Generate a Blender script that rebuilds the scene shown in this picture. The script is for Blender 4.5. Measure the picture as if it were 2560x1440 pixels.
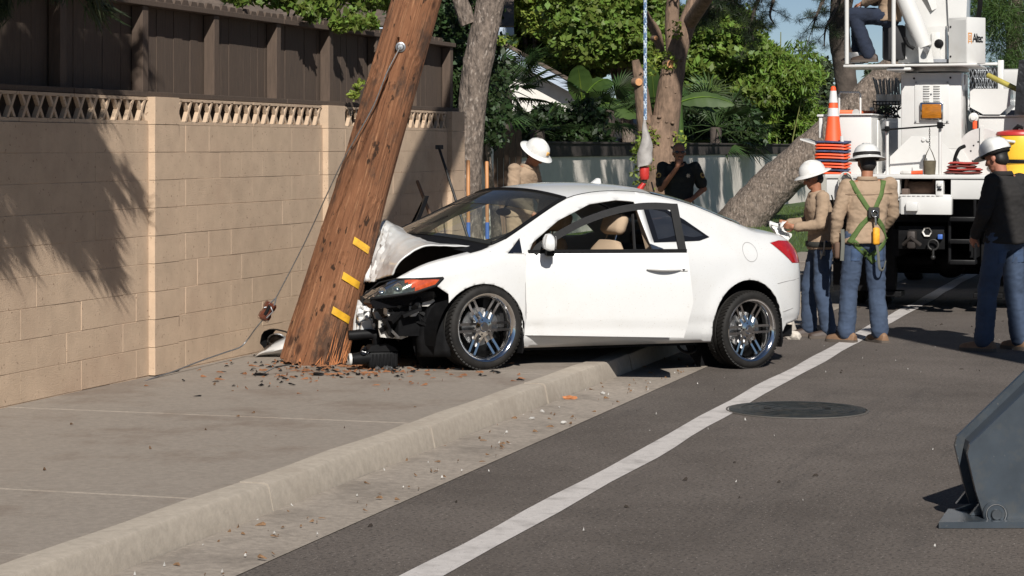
import bpy, bmesh, math, random
import numpy as np
from mathutils import Vector, Matrix, Euler, noise
from mathutils.geometry import intersect_line_plane
random.seed(7); np.random.seed(7)
for _o in list(bpy.data.objects): bpy.data.objects.remove(_o)
SC = bpy.context.scene
COL = SC.collection
# ---------------------------------------------------------------- camera
FPX = 5500.0; CH = 1.81; HY = 370.0          # focal length in photo pixels, eye height, horizon row
cam = bpy.data.cameras.new('camera'); cam_o = bpy.data.objects.new('camera', cam); COL.objects.link(cam_o)
cam_o.location = (0, 0, CH); cam_o.rotation_euler = (math.radians(90), 0, 0)
cam.sensor_width = 36; cam.lens = 36 * FPX / 2560; cam.shift_y = -(720 - HY) / 2560
cam.clip_start = 0.1; cam.clip_end = 3000
SC.camera = cam_o
# ---------------------------------------------------------------- sky and sun
SUN_AZ = math.atan2(.15, -.989); SUN_EL = math.radians(37.5)
w = bpy.data.worlds.new('World'); SC.world = w; w.use_nodes = True
_nt = w.node_tree; _nt.nodes.clear()
_sky = _nt.nodes.new('ShaderNodeTexSky'); _sky.sky_type = 'NISHITA'; _sky.sun_disc = False
_sky.sun_elevation = SUN_EL; _sky.sun_rotation = SUN_AZ; _sky.air_density = 0.6; _sky.dust_density = 0.0; _sky.ozone_density = 1.0
_bg = _nt.nodes.new('ShaderNodeBackground'); _bg.inputs[1].default_value = 0.05
_wo = _nt.nodes.new('ShaderNodeOutputWorld')
_nt.links.new(_sky.outputs[0], _bg.inputs[0]); _nt.links.new(_bg.outputs[0], _wo.inputs[0])
SUNV = Vector((math.sin(SUN_AZ) * math.cos(SUN_EL), math.cos(SUN_AZ) * math.cos(SUN_EL), math.sin(SUN_EL)))
_sl = bpy.data.lights.new('sun', 'SUN'); _sl.energy = 5.0; _sl.angle = math.radians(0.53); _sl.color = (1.0, .965, .91)
_so = bpy.data.objects.new('sun', _sl); COL.objects.link(_so); _so.location = (0, 0, 40)
_so.rotation_euler = SUNV.to_track_quat('Z', 'Y').to_euler()
SC.view_settings.view_transform = 'Standard'; SC.view_settings.look = 'None'
SC.view_settings.exposure = 0.22; SC.view_settings.gamma = 1.0
SC.render.engine = 'CYCLES'
SC.cycles.max_bounces = 8; SC.cycles.diffuse_bounces = 2; SC.cycles.transparent_max_bounces = 16

# ---------------------------------------------------------------- helpers
V = Vector
def at(x, y, Y):                 # photo pixel + depth -> world point
    return V(((x - 1280) / FPX * Y, Y, CH - (y - HY) / FPX * Y))
def gr(x, y, z=0.0):             # photo pixel -> point on the level z
    return at(x, y, FPX * (CH - z) / (y - HY))
DX, DY = 1720 / math.hypot(1720, FPX), FPX / math.hypot(1720, FPX)     # street direction
def W(u, v, z=0.0):              # street frame: u along the street, v to its left
    return V((u * DX - v * DY, u * DY + v * DX, z))
def u_at(x, v):
    k = (x - 1280) / FPX
    return v * (DY + DX * k) / (DX - DY * k)
STREET_ROT = math.atan2(DY, DX)
def rnd(a, b): return random.uniform(a, b)
def lerp(a, b, t): return a + (b - a) * t
def crom(pts, n):                # Catmull-Rom through tuples, n samples per span
    pts = [np.array(p, float) for p in pts]; P = [2 * pts[0] - pts[1]] + pts + [2 * pts[-1] - pts[-2]]
    out = []
    for i in range(1, len(P) - 2):
        for k in range(n):
            t = k / n; a, b, c, d = P[i - 1:i + 3]
            out.append(.5 * (2 * b + (c - a) * t + (2 * a - 5 * b + 4 * c - d) * t * t + (3 * b - a - 3 * c + d) * t ** 3))
    out.append(pts[-1]); return out

class MB:
    """collects shapes; build() links them as one mesh object"""
    def __init__(s): s.v = []; s.f = []
    def add(s, vs, fs, M=None):
        o = len(s.v)
        for p in vs:
            p = V(p); s.v.append(tuple(M @ p) if M is not None else tuple(p))
        s.f += [tuple(i + o for i in f) for f in fs]; return s
    def box(s, a, b, M=None, bev=0.0):
        x0, y0, z0 = a; x1, y1, z1 = b
        if x0 > x1: x0, x1 = x1, x0
        if y0 > y1: y0, y1 = y1, y0
        if z0 > z1: z0, z1 = z1, z0
        if bev <= 0:
            vs = [(x0,y0,z0),(x1,y0,z0),(x1,y1,z0),(x0,y1,z0),(x0,y0,z1),(x1,y0,z1),(x1,y1,z1),(x0,y1,z1)]
            fs = [(0,3,2,1),(4,5,6,7),(0,1,5,4),(1,2,6,5),(2,3,7,6),(3,0,4,7)]
            return s.add(vs, fs, M)
        bm = bmesh.new(); bmesh.ops.create_cube(bm, size=1)
        for q in bm.verts: q.co = V((x0 + (x1-x0)*(q.co.x+.5), y0 + (y1-y0)*(q.co.y+.5), z0 + (z1-z0)*(q.co.z+.5)))
        bmesh.ops.bevel(bm, geom=bm.edges[:], offset=bev, segments=2, profile=.5, affect='EDGES')
        s.bm(bm, M); return s
    def bm(s, bm, M=None):
        bm.verts.index_update()
        s.add([q.co.copy() for q in bm.verts], [[q.index for q in f.verts] for f in bm.faces], M); bm.free(); return s
    def tube(s, pts, r, seg=10, cap=True, sy=1.0):
        pts = [V(p) for p in pts]; n = len(pts)
        rs = r if isinstance(r, (list, tuple)) else [r] * n
        t0 = (pts[1] - pts[0]).normalized()
        up = V((0, 0, 1)) if abs(t0.z) < .9 else V((1, 0, 0))
        side = t0.cross(up).normalized(); o = len(s.v)
        for i in range(n):
            t = (pts[min(i+1, n-1)] - pts[max(i-1, 0)])
            t = t.normalized() if t.length > 1e-9 else t0
            side = (side - t * side.dot(t)); side = side.normalized() if side.length > 1e-6 else t.orthogonal().normalized()
            b = t.cross(side)
            for k in range(seg):
                a = 2 * math.pi * k / seg
                s.v.append(tuple(pts[i] + side * (math.cos(a) * rs[i]) + b * (math.sin(a) * rs[i] * sy)))
        for i in range(n - 1):
            for k in range(seg):
                k2 = (k + 1) % seg
                s.f.append((o+i*seg+k, o+i*seg+k2, o+(i+1)*seg+k2, o+(i+1)*seg+k))
        if cap:
            s.f.append(tuple(o + k for k in range(seg))[::-1]); s.f.append(tuple(o + (n-1)*seg + k for k in range(seg)))
        return s
    def lathe(s, prof, seg=32, M=None, axis='z', close=False):
        vs = []; fs = []; n = len(prof)
        for k in range(seg):
            a = 2 * math.pi * k / seg; c, d = math.cos(a), math.sin(a)
            for (r, h) in prof:
                vs.append((r*c, r*d, h) if axis == 'z' else (r*c, h, r*d) if axis == 'y' else (h, r*c, r*d))
        m = n if close else n - 1
        for k in range(seg):
            k2 = (k + 1) % seg
            for i in range(m):
                j = (i + 1) % n
                q = (k*n+i, k2*n+i, k2*n+j, k*n+j)
                fs.append(q if axis != 'y' else q[::-1])
        return s.add(vs, fs, M)
    def prism(s, poly, d0, d1, axis='y', M=None):     # polygon of 2D points extruded between d0 and d1 on the axis
        n = len(poly)
        def mk(p, d): return (p[0], d, p[1]) if axis == 'y' else (p[0], p[1], d) if axis == 'z' else (d, p[0], p[1])
        vs = [mk(p, d0) for p in poly] + [mk(p, d1) for p in poly]
        fs = [tuple(range(n)), tuple(range(2*n-1, n-1, -1))] + [(i, i+n, (i+1) % n + n, (i+1) % n) for i in range(n)]
        return s.add(vs, fs, M)
    def grid(s, P, M=None, flip=False):               # P: rows of points
        nr, nc = len(P), len(P[0])
        fs = []
        for i in range(nr-1):
            for j in range(nc-1):
                q = (i*nc+j, i*nc+j+1, (i+1)*nc+j+1, (i+1)*nc+j)
                fs.append(q[::-1] if flip else q)
        return s.add([p for r in P for p in r], fs, M)
    def ell(s, c, r, seg=16, rings=10, R=None):
        vs = []; fs = []
        for i in range(rings + 1):
            th = math.pi * i / rings
            for k in range(seg):
                a = 2*math.pi*k/seg
                p = V((r[0]*math.sin(th)*math.cos(a), r[1]*math.sin(th)*math.sin(a), r[2]*math.cos(th)))
                if R is not None: p = R @ p
                vs.append(V(c) + p)
        for i in range(rings):
            for k in range(seg):
                k2 = (k+1) % seg
                fs.append((i*seg+k, (i+1)*seg+k, (i+1)*seg+k2, i*seg+k2))
        return s.add(vs, fs)
    def cap(s, p0, r0, p1, r1, seg=14):               # tapered limb with round ends
        p0, p1 = V(p0), V(p1); ax = (p1 - p0); L = ax.length; t = ax.normalized()
        pts = []; rs = []
        for k in range(4):
            a = math.pi/2 * (1 - k/4); pts.append(p0 - t*r0*math.sin(a)); rs.append(max(r0*math.cos(a), .0015))
        for k in range(5):
            a = math.pi/2 * k/4; pts.append(p1 + t*r1*math.sin(a)); rs.append(max(r1*math.cos(a), .0015))
        return s.tube(pts, rs, seg)
    def mesh(s, name):
        m = bpy.data.meshes.new(name); m.from_pydata(s.v, [], s.f); m.validate(clean_customdata=False); return m
    def build(s, name, mat, parent=None, smooth=None, recalc=True, **kw):
        m = s.mesh(name)
        if recalc:
            b = bmesh.new(); b.from_mesh(m); bmesh.ops.remove_doubles(b, verts=b.verts, dist=1e-6)
            bmesh.ops.recalc_face_normals(b, faces=b.faces); b.to_mesh(m); b.free()
        return obj(name, m, mat, parent, smooth)
def obj(name, m, mat, parent=None, smooth=None):
    o = bpy.data.objects.new(name, m); COL.objects.link(o)
    if mat is not None:
        for q in (mat if isinstance(mat, (list, tuple)) else [mat]): m.materials.append(q)
    if parent is not None: o.parent = parent
    if smooth is not None and len(m.polygons):
        m.polygons.foreach_set('use_smooth', [True] * len(m.polygons)); m.set_sharp_from_angle(angle=math.radians(smooth))
    return o
def tag(o, label=None, cat=None, group=None, kind=None):
    if label: o['label'] = label
    if cat: o['category'] = cat
    if group: o['group'] = group
    if kind: o['kind'] = kind
    return o
def thing(name, label, cat, loc=(0,0,0), rz=0.0, group=None):
    o = bpy.data.objects.new(name, None); COL.objects.link(o); o.location = loc; o.rotation_euler = (0, 0, rz)
    o.empty_display_size = .2
    return tag(o, label, cat, group)
def frozen(o, name=None):        # bake modifiers into the mesh
    dg = bpy.context.evaluated_depsgraph_get(); dg.update()
    m = bpy.data.meshes.new_from_object(o.evaluated_get(dg)); o.modifiers.clear(); o.data = m; return o

# ---------------------------------------------------------------- materials (procedural)
def srgb(*c):
    return tuple(((x/255)/12.92 if x/255 <= .04045 else ((x/255+.055)/1.055)**2.4) for x in c)
def mat(name, col, rough=.6, metal=0.0, var=.12, scale=6.0, bump=0.0, bscale=50.0, spec=.5, coat=0.0, col2=None, stretch=None, obj_co=False, detail=4, transl=0.0, dirt=None, dscale=2.0, speck=None):
    m = bpy.data.materials.new(name); m.use_nodes = True; nt = m.node_tree; N = nt.nodes; L = nt.links
    p = N['Principled BSDF']; p.inputs['Roughness'].default_value = rough; p.inputs['Metallic'].default_value = metal
    p.inputs['Specular IOR Level'].default_value = spec
    if coat: p.inputs['Coat Weight'].default_value = coat; p.inputs['Coat Roughness'].default_value = .05
    if obj_co: src = N.new('ShaderNodeTexCoord').outputs['Object']
    else: src = N.new('ShaderNodeNewGeometry').outputs['Position']
    if stretch:
        mp = N.new('ShaderNodeMapping'); mp.inputs['Scale'].default_value = stretch; L.new(src, mp.inputs[0]); src = mp.outputs[0]
    c = tuple(col) + (1,)
    a = tuple(min(1, x*(1-var)) for x in col) + (1,); b = (tuple(col2) if col2 else tuple(min(1, x*(1+var)) for x in col)) + (1,)
    if col2: a = c
    nz = N.new('ShaderNodeTexNoise'); nz.inputs['Scale'].default_value = scale; nz.inputs['Detail'].default_value = detail; nz.inputs['Roughness'].default_value = .62
    L.new(src, nz.inputs['Vector'])
    mx = N.new('ShaderNodeMix'); mx.data_type = 'RGBA'; mx.inputs[6].default_value = a; mx.inputs[7].default_value = b
    rr = N.new('ShaderNodeMapRange'); rr.inputs[1].default_value = .3; rr.inputs[2].default_value = .7; L.new(nz.outputs[0], rr.inputs[0]); L.new(rr.outputs[0], mx.inputs[0])
    colout = mx.outputs[2]
    if dirt:
        n2 = N.new('ShaderNodeTexNoise'); n2.inputs['Scale'].default_value = dscale; n2.inputs['Detail'].default_value = 8; n2.inputs['Roughness'].default_value = .7; L.new(src, n2.inputs['Vector'])
        r2 = N.new('ShaderNodeMapRange'); r2.inputs[1].default_value = .5; r2.inputs[2].default_value = .72; r2.inputs[4].default_value = .8; L.new(n2.outputs[0], r2.inputs[0])
        m2 = N.new('ShaderNodeMix'); m2.data_type = 'RGBA'; m2.inputs[7].default_value = tuple(dirt) + (1,); L.new(colout, m2.inputs[6]); L.new(r2.outputs[0], m2.inputs[0]); colout = m2.outputs[2]
    if speck:                    # (colour, scale, threshold)
        n3 = N.new('ShaderNodeTexNoise'); n3.inputs['Scale'].default_value = speck[1]; n3.inputs['Detail'].default_value = 2; L.new(src, n3.inputs['Vector'])
        r3 = N.new('ShaderNodeMapRange'); r3.inputs[1].default_value = speck[2]; r3.inputs[2].default_value = speck[2] + .08; L.new(n3.outputs[0], r3.inputs[0])
        m3 = N.new('ShaderNodeMix'); m3.data_type = 'RGBA'; m3.inputs[7].default_value = tuple(speck[0]) + (1,); L.new(colout, m3.inputs[6]); L.new(r3.outputs[0], m3.inputs[0]); colout = m3.outputs[2]
    L.new(colout, p.inputs['Base Color'])
    if bump:
        nb = N.new('ShaderNodeTexNoise'); nb.inputs['Scale'].default_value = bscale; nb.inputs['Detail'].default_value = 5; L.new(src, nb.inputs['Vector'])
        bp = N.new('ShaderNodeBump'); bp.inputs['Strength'].default_value = 1.0; bp.inputs['Distance'].default_value = bump
        L.new(nb.outputs[0], bp.inputs['Height']); L.new(bp.outputs[0], p.inputs['Normal'])
    if transl:
        tr = N.new('ShaderNodeBsdfTranslucent'); L.new(colout, tr.inputs[0]); ms = N.new('ShaderNodeMixShader'); ms.inputs[0].default_value = transl
        L.new(p.outputs[0], ms.inputs[1]); L.new(tr.outputs[0], ms.inputs[2]); L.new(ms.outputs[0], N['Material Output'].inputs[0])
    return m
def glass(name, tint, refl=1.0):
    m = bpy.data.materials.new(name); m.use_nodes = True; nt = m.node_tree; N = nt.nodes; L = nt.links; N.remove(N['Principled BSDF'])
    t = N.new('ShaderNodeBsdfTransparent'); t.inputs[0].default_value = tuple(tint) + (1,)
    g = N.new('ShaderNodeBsdfGlossy'); g.inputs['Roughness'].default_value = .02; g.inputs[0].default_value = (1,1,1,1)
    fr = N.new('ShaderNodeFresnel'); fr.inputs[0].default_value = 1.45
    nz = N.new('ShaderNodeTexNoise'); nz.inputs['Scale'].default_value = 3
    d = N.new('ShaderNodeBsdfDiffuse'); d.inputs[0].default_value = (.5,.48,.44,1)
    ms = N.new('ShaderNodeMixShader'); mu = N.new('ShaderNodeMath'); mu.operation = 'MULTIPLY'; mu.inputs[1].default_value = refl; L.new(fr.outputs[0], mu.inputs[0]); L.new(mu.outputs[0], ms.inputs[0]); L.new(t.outputs[0], ms.inputs[1]); L.new(g.outputs[0], ms.inputs[2])
    m2 = N.new('ShaderNodeMixShader'); r = N.new('ShaderNodeMapRange'); r.inputs[3].default_value = .01; r.inputs[4].default_value = .06; L.new(nz.outputs[0], r.inputs[0])
    L.new(r.outputs[0], m2.inputs[0]); L.new(ms.outputs[0], m2.inputs[1]); L.new(d.outputs[0], m2.inputs[2])
    L.new(m2.outputs[0], N['Material Output'].inputs[0]); return m
MT = {}
MT['white_paint'] = mat('white_car_paint', (.64,.635,.62), .28, var=.015, scale=3, coat=.6, speck=((.40,.35,.29), 120, .675), dirt=(.60,.585,.555), dscale=1.4)
MT['black'] = mat('black_plastic', (.007,.007,.0075), .55, var=.3, scale=20, bump=.0008, bscale=120, spec=.14)
MT['black_gloss'] = mat('black_gloss', (.008,.008,.009), .12, var=.1, coat=.5)
MT['rubber'] = mat('tyre_rubber', (.010,.0095,.009), .7, var=.35, scale=14, col2=(.022,.020,.018), spec=.25)
MT['chrome'] = mat('chrome', (.66,.65,.64), .10, 1.0, var=.03, scale=30)
MT['steel'] = mat('worn_steel', (.30,.30,.30), .42, .9, var=.25, scale=14, dirt=(.12,.09,.07), dscale=9)
MT['dark_steel'] = mat('dark_steel', (.045,.044,.043), .5, .6, var=.4, scale=16)
MT['beige'] = mat('beige_upholstery', (.42,.31,.21), .9, var=.06, scale=10, bump=.001, bscale=160)
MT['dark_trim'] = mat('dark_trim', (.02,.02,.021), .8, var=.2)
MT['glass'] = glass('window_glass', (.80,.87,.80))
MT['dark_glass'] = mat('dark_tinted_glass', (.010,.012,.018), .04, var=.1, spec=.6, coat=.4)
MT['truck_white'] = mat('truck_white_enamel', (.62,.61,.585), .35, var=.03, scale=3, coat=.25, dirt=(.54,.52,.48), dscale=1.6)
MT['orange'] = mat('cone_orange', (.85,.10,.025), .55, var=.1, scale=9)
MT['reflect'] = mat('reflective_band', (.62,.61,.60), .5, var=.08, scale=30)
MT['red'] = mat('red_cloth', (.42,.055,.045), .85, var=.25, scale=12, bump=.003, bscale=30)
MT['yellow'] = mat('yellow_plastic', (.86,.50,.04), .4, var=.05)
MT['helmet'] = mat('white_hard_hat', (.68,.67,.64), .28, var=.02, scale=8, coat=.3, dirt=(.56,.54,.5), dscale=12)
# ================================================================ SETTING
def asphalt():
    m = bpy.data.materials.new('asphalt'); m.use_nodes = True; nt = m.node_tree; N = nt.nodes; L = nt.links; p = N['Principled BSDF']; p.inputs['Roughness'].default_value = .88; p.inputs['Specular IOR Level'].default_value = .35
    src = N.new('ShaderNodeNewGeometry').outputs['Position']
    mp = N.new('ShaderNodeMapping'); mp.inputs['Rotation'].default_value = (0,0,-STREET_ROT); L.new(src, mp.inputs[0]); src = mp.outputs[0]
    def nz(sc, det, rough=.6, st=None):
        v = src
        if st: m2 = N.new('ShaderNodeMapping'); m2.inputs['Scale'].default_value = st; L.new(src, m2.inputs[0]); v = m2.outputs[0]
        n = N.new('ShaderNodeTexNoise'); n.inputs['Scale'].default_value = sc; n.inputs['Detail'].default_value = det; n.inputs['Roughness'].default_value = rough; L.new(v, n.inputs['Vector']); return n.outputs[0]
    def mix(v, a, b, lo, hi, mn=0, mx=1):
        r = N.new('ShaderNodeMapRange'); r.inputs[1].default_value = lo; r.inputs[2].default_value = hi; r.inputs[3].default_value = mn; r.inputs[4].default_value = mx; L.new(v, r.inputs[0])
        x = N.new('ShaderNodeMix'); x.data_type = 'RGBA'; L.new(r.outputs[0], x.inputs[0])
        for k, c in ((6,a),(7,b)):
            if isinstance(c, tuple): x.inputs[k].default_value = c + (1,)
            else: L.new(c, x.inputs[k])
        return x.outputs[2]
    c = mix(nz(.7, 7, .7), (.086,.071,.060), (.130,.109,.094), .36, .64)
    c = mix(nz(1.0, 6, .65, (.35,2.6,1)), c, (.055,.047,.042), .56, .72, 0, .55)
    c = mix(nz(5.0, 6, .75), c, (.135,.113,.097), .54, .72, 0, .5)
    c = mix(nz(46, 4), c, (.030,.026,.023), .5, .66, 0, .75)
    c = mix(nz(60, 2), c, (.30,.265,.235), .64, .72, 0, .9)
    L.new(c, p.inputs['Base Color'])
    b = N.new('ShaderNodeBump'); b.inputs['Distance'].default_value = .006; L.new(nz(80, 5), b.inputs['Height']); L.new(b.outputs[0], p.inputs['Normal']); return m
MT['asphalt'] = asphalt()
MT['concrete'] = mat('sidewalk_concrete', (.235,.20,.165), .92, var=.14, scale=30, bump=.002, bscale=130, dirt=(.14,.10,.072), dscale=1.3)
MT['curb'] = mat('curb_concrete', (.36,.31,.252), .92, var=.12, scale=22, bump=.0016, bscale=90, dirt=(.27,.225,.178), dscale=1.4)
MT['gutter'] = mat('gutter_concrete', (.27,.23,.19), .92, var=.2, scale=26, bump=.003, bscale=100, dirt=(.12,.10,.08), dscale=1.6)
MT['line'] = mat('road_line_paint', (.50,.465,.44), .8, var=.1, scale=40, dirt=(.22,.20,.185), dscale=5, bump=.003, bscale=190, speck=((.10,.09,.085), 120, .66))
MT['earth'] = mat('dry_earth', (.12,.09,.06), .95, var=.3, scale=3)
MT['lawn'] = mat('lawn_green', (.05,.085,.02), .95, var=.4, scale=14, bump=.02, bscale=60)
def quad_sheet(name, corners, m, z=None, sub=1):
    b = MB(); b.add(corners, [(0,1,2,3)]); return b.build(name, m, recalc=False)
tag(quad_sheet('ground', [(-900,-200,-.06),(900,-200,-.06),(900,1800,-.06),(-900,1800,-.06)], MT['earth']), kind='structure')
def strip(v0, z0, v1, z1, u0, u1): return [W(u0,v0,z0), W(u1,v0,z0), W(u1,v1,z1), W(u0,v1,z1)]
tag(quad_sheet('road', strip(-9, 0, 3.89, 0, -20, 400), MT['asphalt']), kind='structure')
g = MB(); g.add(strip(3.885, .004, 4.36, .018, -20, 120), [(0,1,2,3)])
tag(g.build('gutter', MT['gutter'], recalc=False), kind='structure')
# white edge line with a hand-laid wobble
lb = MB(); us = np.arange(-6, 60, .5); L_, R_ = [], []
for u in us:
    c = 3.125 + .010*math.sin(u*.9) + .006*math.sin(u*2.3+1)
    hw = .085 + .006*math.sin(u*3.1); L_.append(W(u, c+hw, .004)); R_.append(W(u, c-hw, .004))
lb.grid([R_, L_]); tag(lb.build('edge_line', MT['line'], recalc=False), kind='structure')
# kerb in sections
prof = [(4.36,-.05),(4.362,.02),(4.386,.134),(4.395,.149),(4.414,.1545),(4.545,.156),(4.545,-.05)]
curb = thing('curb', None, None, W(0,0,0)); curb['kind'] = 'structure'
for k in range(16):
    u0 = -2 + k*2.4; b = MB(); n = len(prof); P = []
    for t in np.linspace(0, 1, 9):
        P.append([W(u0 + .006 + (2.388)*t, q[0] + .004*math.sin(k*7+t*9), q[1] + .003*math.sin(k*3+t*11)) for q in prof])
    b.grid(P); b.f.append(tuple(range(n))); b.f.append(tuple(8*n + i for i in range(n))[::-1])
    b.build('curb_section', MT['curb'], curb, smooth=40)
# sidewalk slabs
sw = thing('sidewalk', None, None); sw['kind'] = 'structure'
for k in range(24):
    u0 = -1.0 + k*1.5; v1 = 7.46 if u0 < 21.4 else 6.1
    b = MB(); M = Matrix.Translation(W(u0, 4.55)) @ Matrix.Rotation(STREET_ROT, 4, 'Z')
    b.box((.004, .004, -.03), (1.496, v1-4.55, .15 + rnd(-.003,.003)), M, bev=.006); b.build('slab', MT['concrete'], sw)
tag(quad_sheet('lawn', strip(6.1, .13, 13.5, .13, 22.9, 120), MT['lawn']), kind='structure')
tag(quad_sheet('back_yard', strip(7.4, .10, 40, .10, -10, 22.9), MT['earth']), kind='structure')
tag(quad_sheet('verge', strip(4.5, .12, 6.2, .12, 34, 120), MT['lawn']), kind='structure')
# ---------------------------------------------------------------- manhole cover
mc = gr(1993, 1026); mh = thing('manhole_cover', 'dark iron manhole cover set in the road beside the white line', 'manhole', (mc.x, mc.y, 0))
MT['iron'] = mat('cast_iron', (.030,.034,.034), .55, .5, var=.4, scale=20, bump=.003, bscale=60, dirt=(.09,.075,.06), dscale=8)
r = .47
MB().lathe([(r+.022,.002),(r+.02,.008),(r+.010,.009),(r+.008,.004)], 64).build('frame_ring', mat('worn_iron_rim', (.10,.09,.08), .7, .2), mh, smooth=40)
MB().lathe([(0,.012),(r*.5,.0115),(r*.97,.012),(r,.009),(r,.003)], 64).build('lid', MT['iron'], mh, smooth=40)
b = MB()
for q in range(5):
    b.lathe([(r*(.2+.15*q),.0115),(r*(.2+.15*q)+.006,.0165),(r*(.2+.15*q)+.02,.0165),(r*(.2+.15*q)+.026,.0115)], 48)
b.build('raised_ring', MT['iron'], mh, smooth=40)
for sx in (-1, 1):
    MB().box((sx*.2-.03,-.02,.0125),(sx*.2+.03,.02,.0185), bev=.003).build('pick_slot', MT['black'], mh)
# ---------------------------------------------------------------- tan block wall
MT['block'] = mat('tan_painted_block', (.505,.372,.258), .93, var=.10, scale=5, bump=.0035, bscale=120, dirt=(.44,.31,.215), dscale=1.3, speck=((.27,.18,.12), 42, .665))
MT['mortar'] = mat('tan_mortar', (.50,.365,.255), .95, var=.12, scale=20, bump=.003, bscale=90)
VF = 7.30; WT = 2.18; C = .203
wall = thing('block_wall', 'tan painted concrete block wall with pierced top course behind the leaning pole', 'wall', W(8.2, VF, .15), STREET_ROT)
def wl(u, dv, z): return (u - 8.2, dv, z - .15)
b = MB(); b.box(wl(8.2,.003,-.1+.15), wl(21.55,.15,1.978)); b.build('mortar_core', MT['mortar'], wall)
PIL = [11.16, 14.49, 17.82, 21.15]; PW = .40
def block_mesh(L, dep, hgt=C-.0032):
    q = MB(); q.box((0,0,0),(L-.003,dep,hgt), bev=.0018); return q
meshes = {}
def put_block(u, z, L, dep=.03, dv=0.0, name='block'):
    key = (round(L,2), dep)
    if key not in meshes:
        mm = block_mesh(key[0], dep).mesh('block'); mm.materials.append(MT['block']); meshes[key] = mm
    o = bpy.data.objects.new(name, meshes[key]); COL.objects.link(o); o.parent = wall
    p = wl(u, dv + rnd(-.0015,.0015), z); o.location = p; o.rotation_euler = (0, rnd(-.0012,.0012), rnd(-.003,.003)); return o
for rI in range(9):
    z = 1.98 - (rI+1)*C + .003
    u = 8.2 - (.203 if rI % 2 else 0)
    edges = [8.2]; 
    while u < 21.5:
        u += .406
        if 8.25 < u: edges.append(u)
    edges = [8.2] + edges[1:]
    for a, bb in zip(edges[:-1], edges[1:]):
        # clip against pilasters
        segs = [(a, bb)]
        for p in PIL:
            ns = []
            for (s0, s1) in segs:
                if s1 <= p or s0 >= p+PW: ns.append((s0, s1)); continue
                if s0 < p-.05: ns.append((s0, p))
                if s1 > p+PW+.05: ns.append((p+PW, s1))
            segs = ns
        for (s0, s1) in segs:
            if s1 - s0 > .05 and s0 < 21.1: put_block(s0, z, s1 - s0)
for p in PIL:
    for rI in range(10):
        z = 1.98 - rI*C + .003
        put_block(p, z, PW, dep=.20, dv=-.05, name='pilaster_block')
# pierced course
def breeze():
    q = MB(); w_ = .39; h = C-.006; p = w_/2; D = .034
    q.box((0,0,h-.022),(w_,D,h)); q.box((0,0,0),(w_,D,.026))
    for k in range(2):
        c = p*(k+.5); z0, z1 = .02, h-.015; hw = .055; t = .0155
        for sg in (-1, 1):
            q.prism([(c-sg*hw-t, z0), (c-sg*hw+t, z0), (c+sg*hw+t, z1), (c+sg*hw-t, z1)][::sg], .004 if sg < 0 else 0, D - (.004 if sg < 0 else 0), 'y')
    m = q.mesh('breeze_block'); bb = bmesh.new(); bb.from_mesh(m); bmesh.ops.recalc_face_normals(bb, faces=bb.faces); bb.to_mesh(m); bb.free()
    m.materials.append(MT['block']); return m
bz = breeze(); 
for p0, p1 in zip([8.2] + [p+PW for p in PIL[:-1]], PIL):
    n = int(round((p1-p0)/.39)); st = (p1-p0)/n
    for k in range(n):
        o = bpy.data.objects.new('breeze_block', bz); COL.objects.link(o); o.parent = wall
        o.location = wl(p0+k*st+.002, rnd(.004,.007), 1.983); o.scale = ((st-.005)/.39, 1, 1)
# ---------------------------------------------------------------- brown fence on the wall
MT['fence'] = mat('brown_stained_wood', (.066,.046,.034), .88, var=.28, scale=9, bump=.003, bscale=40, stretch=(9,9,.7), col2=(.098,.067,.047))
MT['fence_post'] = mat('brown_fence_post', (.088,.060,.043), .85, var=.2, scale=8, bump=.002, bscale=40, stretch=(8,8,.8))
fence = thing('board_fence', 'brown stained board fence standing on top of the tan block wall', 'fence', W(8.2, VF, WT), STREET_ROT)
def fl(u, dv, z): return (u - 8.2, dv, z - WT)
bmsh = []
for k in range(5):
    q = MB(); h = 2.945 + rnd(-.008,.008) - 1.3; wd = .138
    q.prism([(0,0),(wd,0),(wd,h-.045),(wd-.028,h),(.028,h),(0,h-.045)], 0, .019, 'y')
    m = q.mesh('board'); bb = bmesh.new(); bb.from_mesh(m); bmesh.ops.recalc_face_normals(bb, faces=bb.faces); bb.to_mesh(m); bb.free(); m.materials.append(MT['fence']); bmsh.append(m)
u = 8.25; k = 0
while u < 21.45:
    o = bpy.data.objects.new('board', bmsh[k % 5]); COL.objects.link(o); o.parent = fence
    o.location = fl(u, .163 + rnd(0,.006), 1.3); o.rotation_euler = (0, rnd(-.003,.003), rnd(-.01,.01)); u += .1425; k += 1
for (a, bb) in ((8.2, 13.4), (13.41, 17.07), (17.08, 21.55)):
    q = MB(); q.box(fl(a,.014,2.182+.001), fl(bb,.155,2.222), bev=.004); q.build('bottom_rail', MT['fence'], fence)
    q = MB(); q.box(fl(a,.045,2.852), fl(bb,.158,2.893), bev=.004); q.build('top_rail', MT['fence'], fence)
for up in (9.69, 10.91, 12.13, 13.35, 14.57, 15.79, 17.01, 18.18, 19.35, 20.45, 21.47):
    q = MB(); q.box(fl(up-.045,.066,2.2235), fl(up+.045,.157,2.85), bev=.004); q.build('post', MT['fence_post'], fence)
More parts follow.
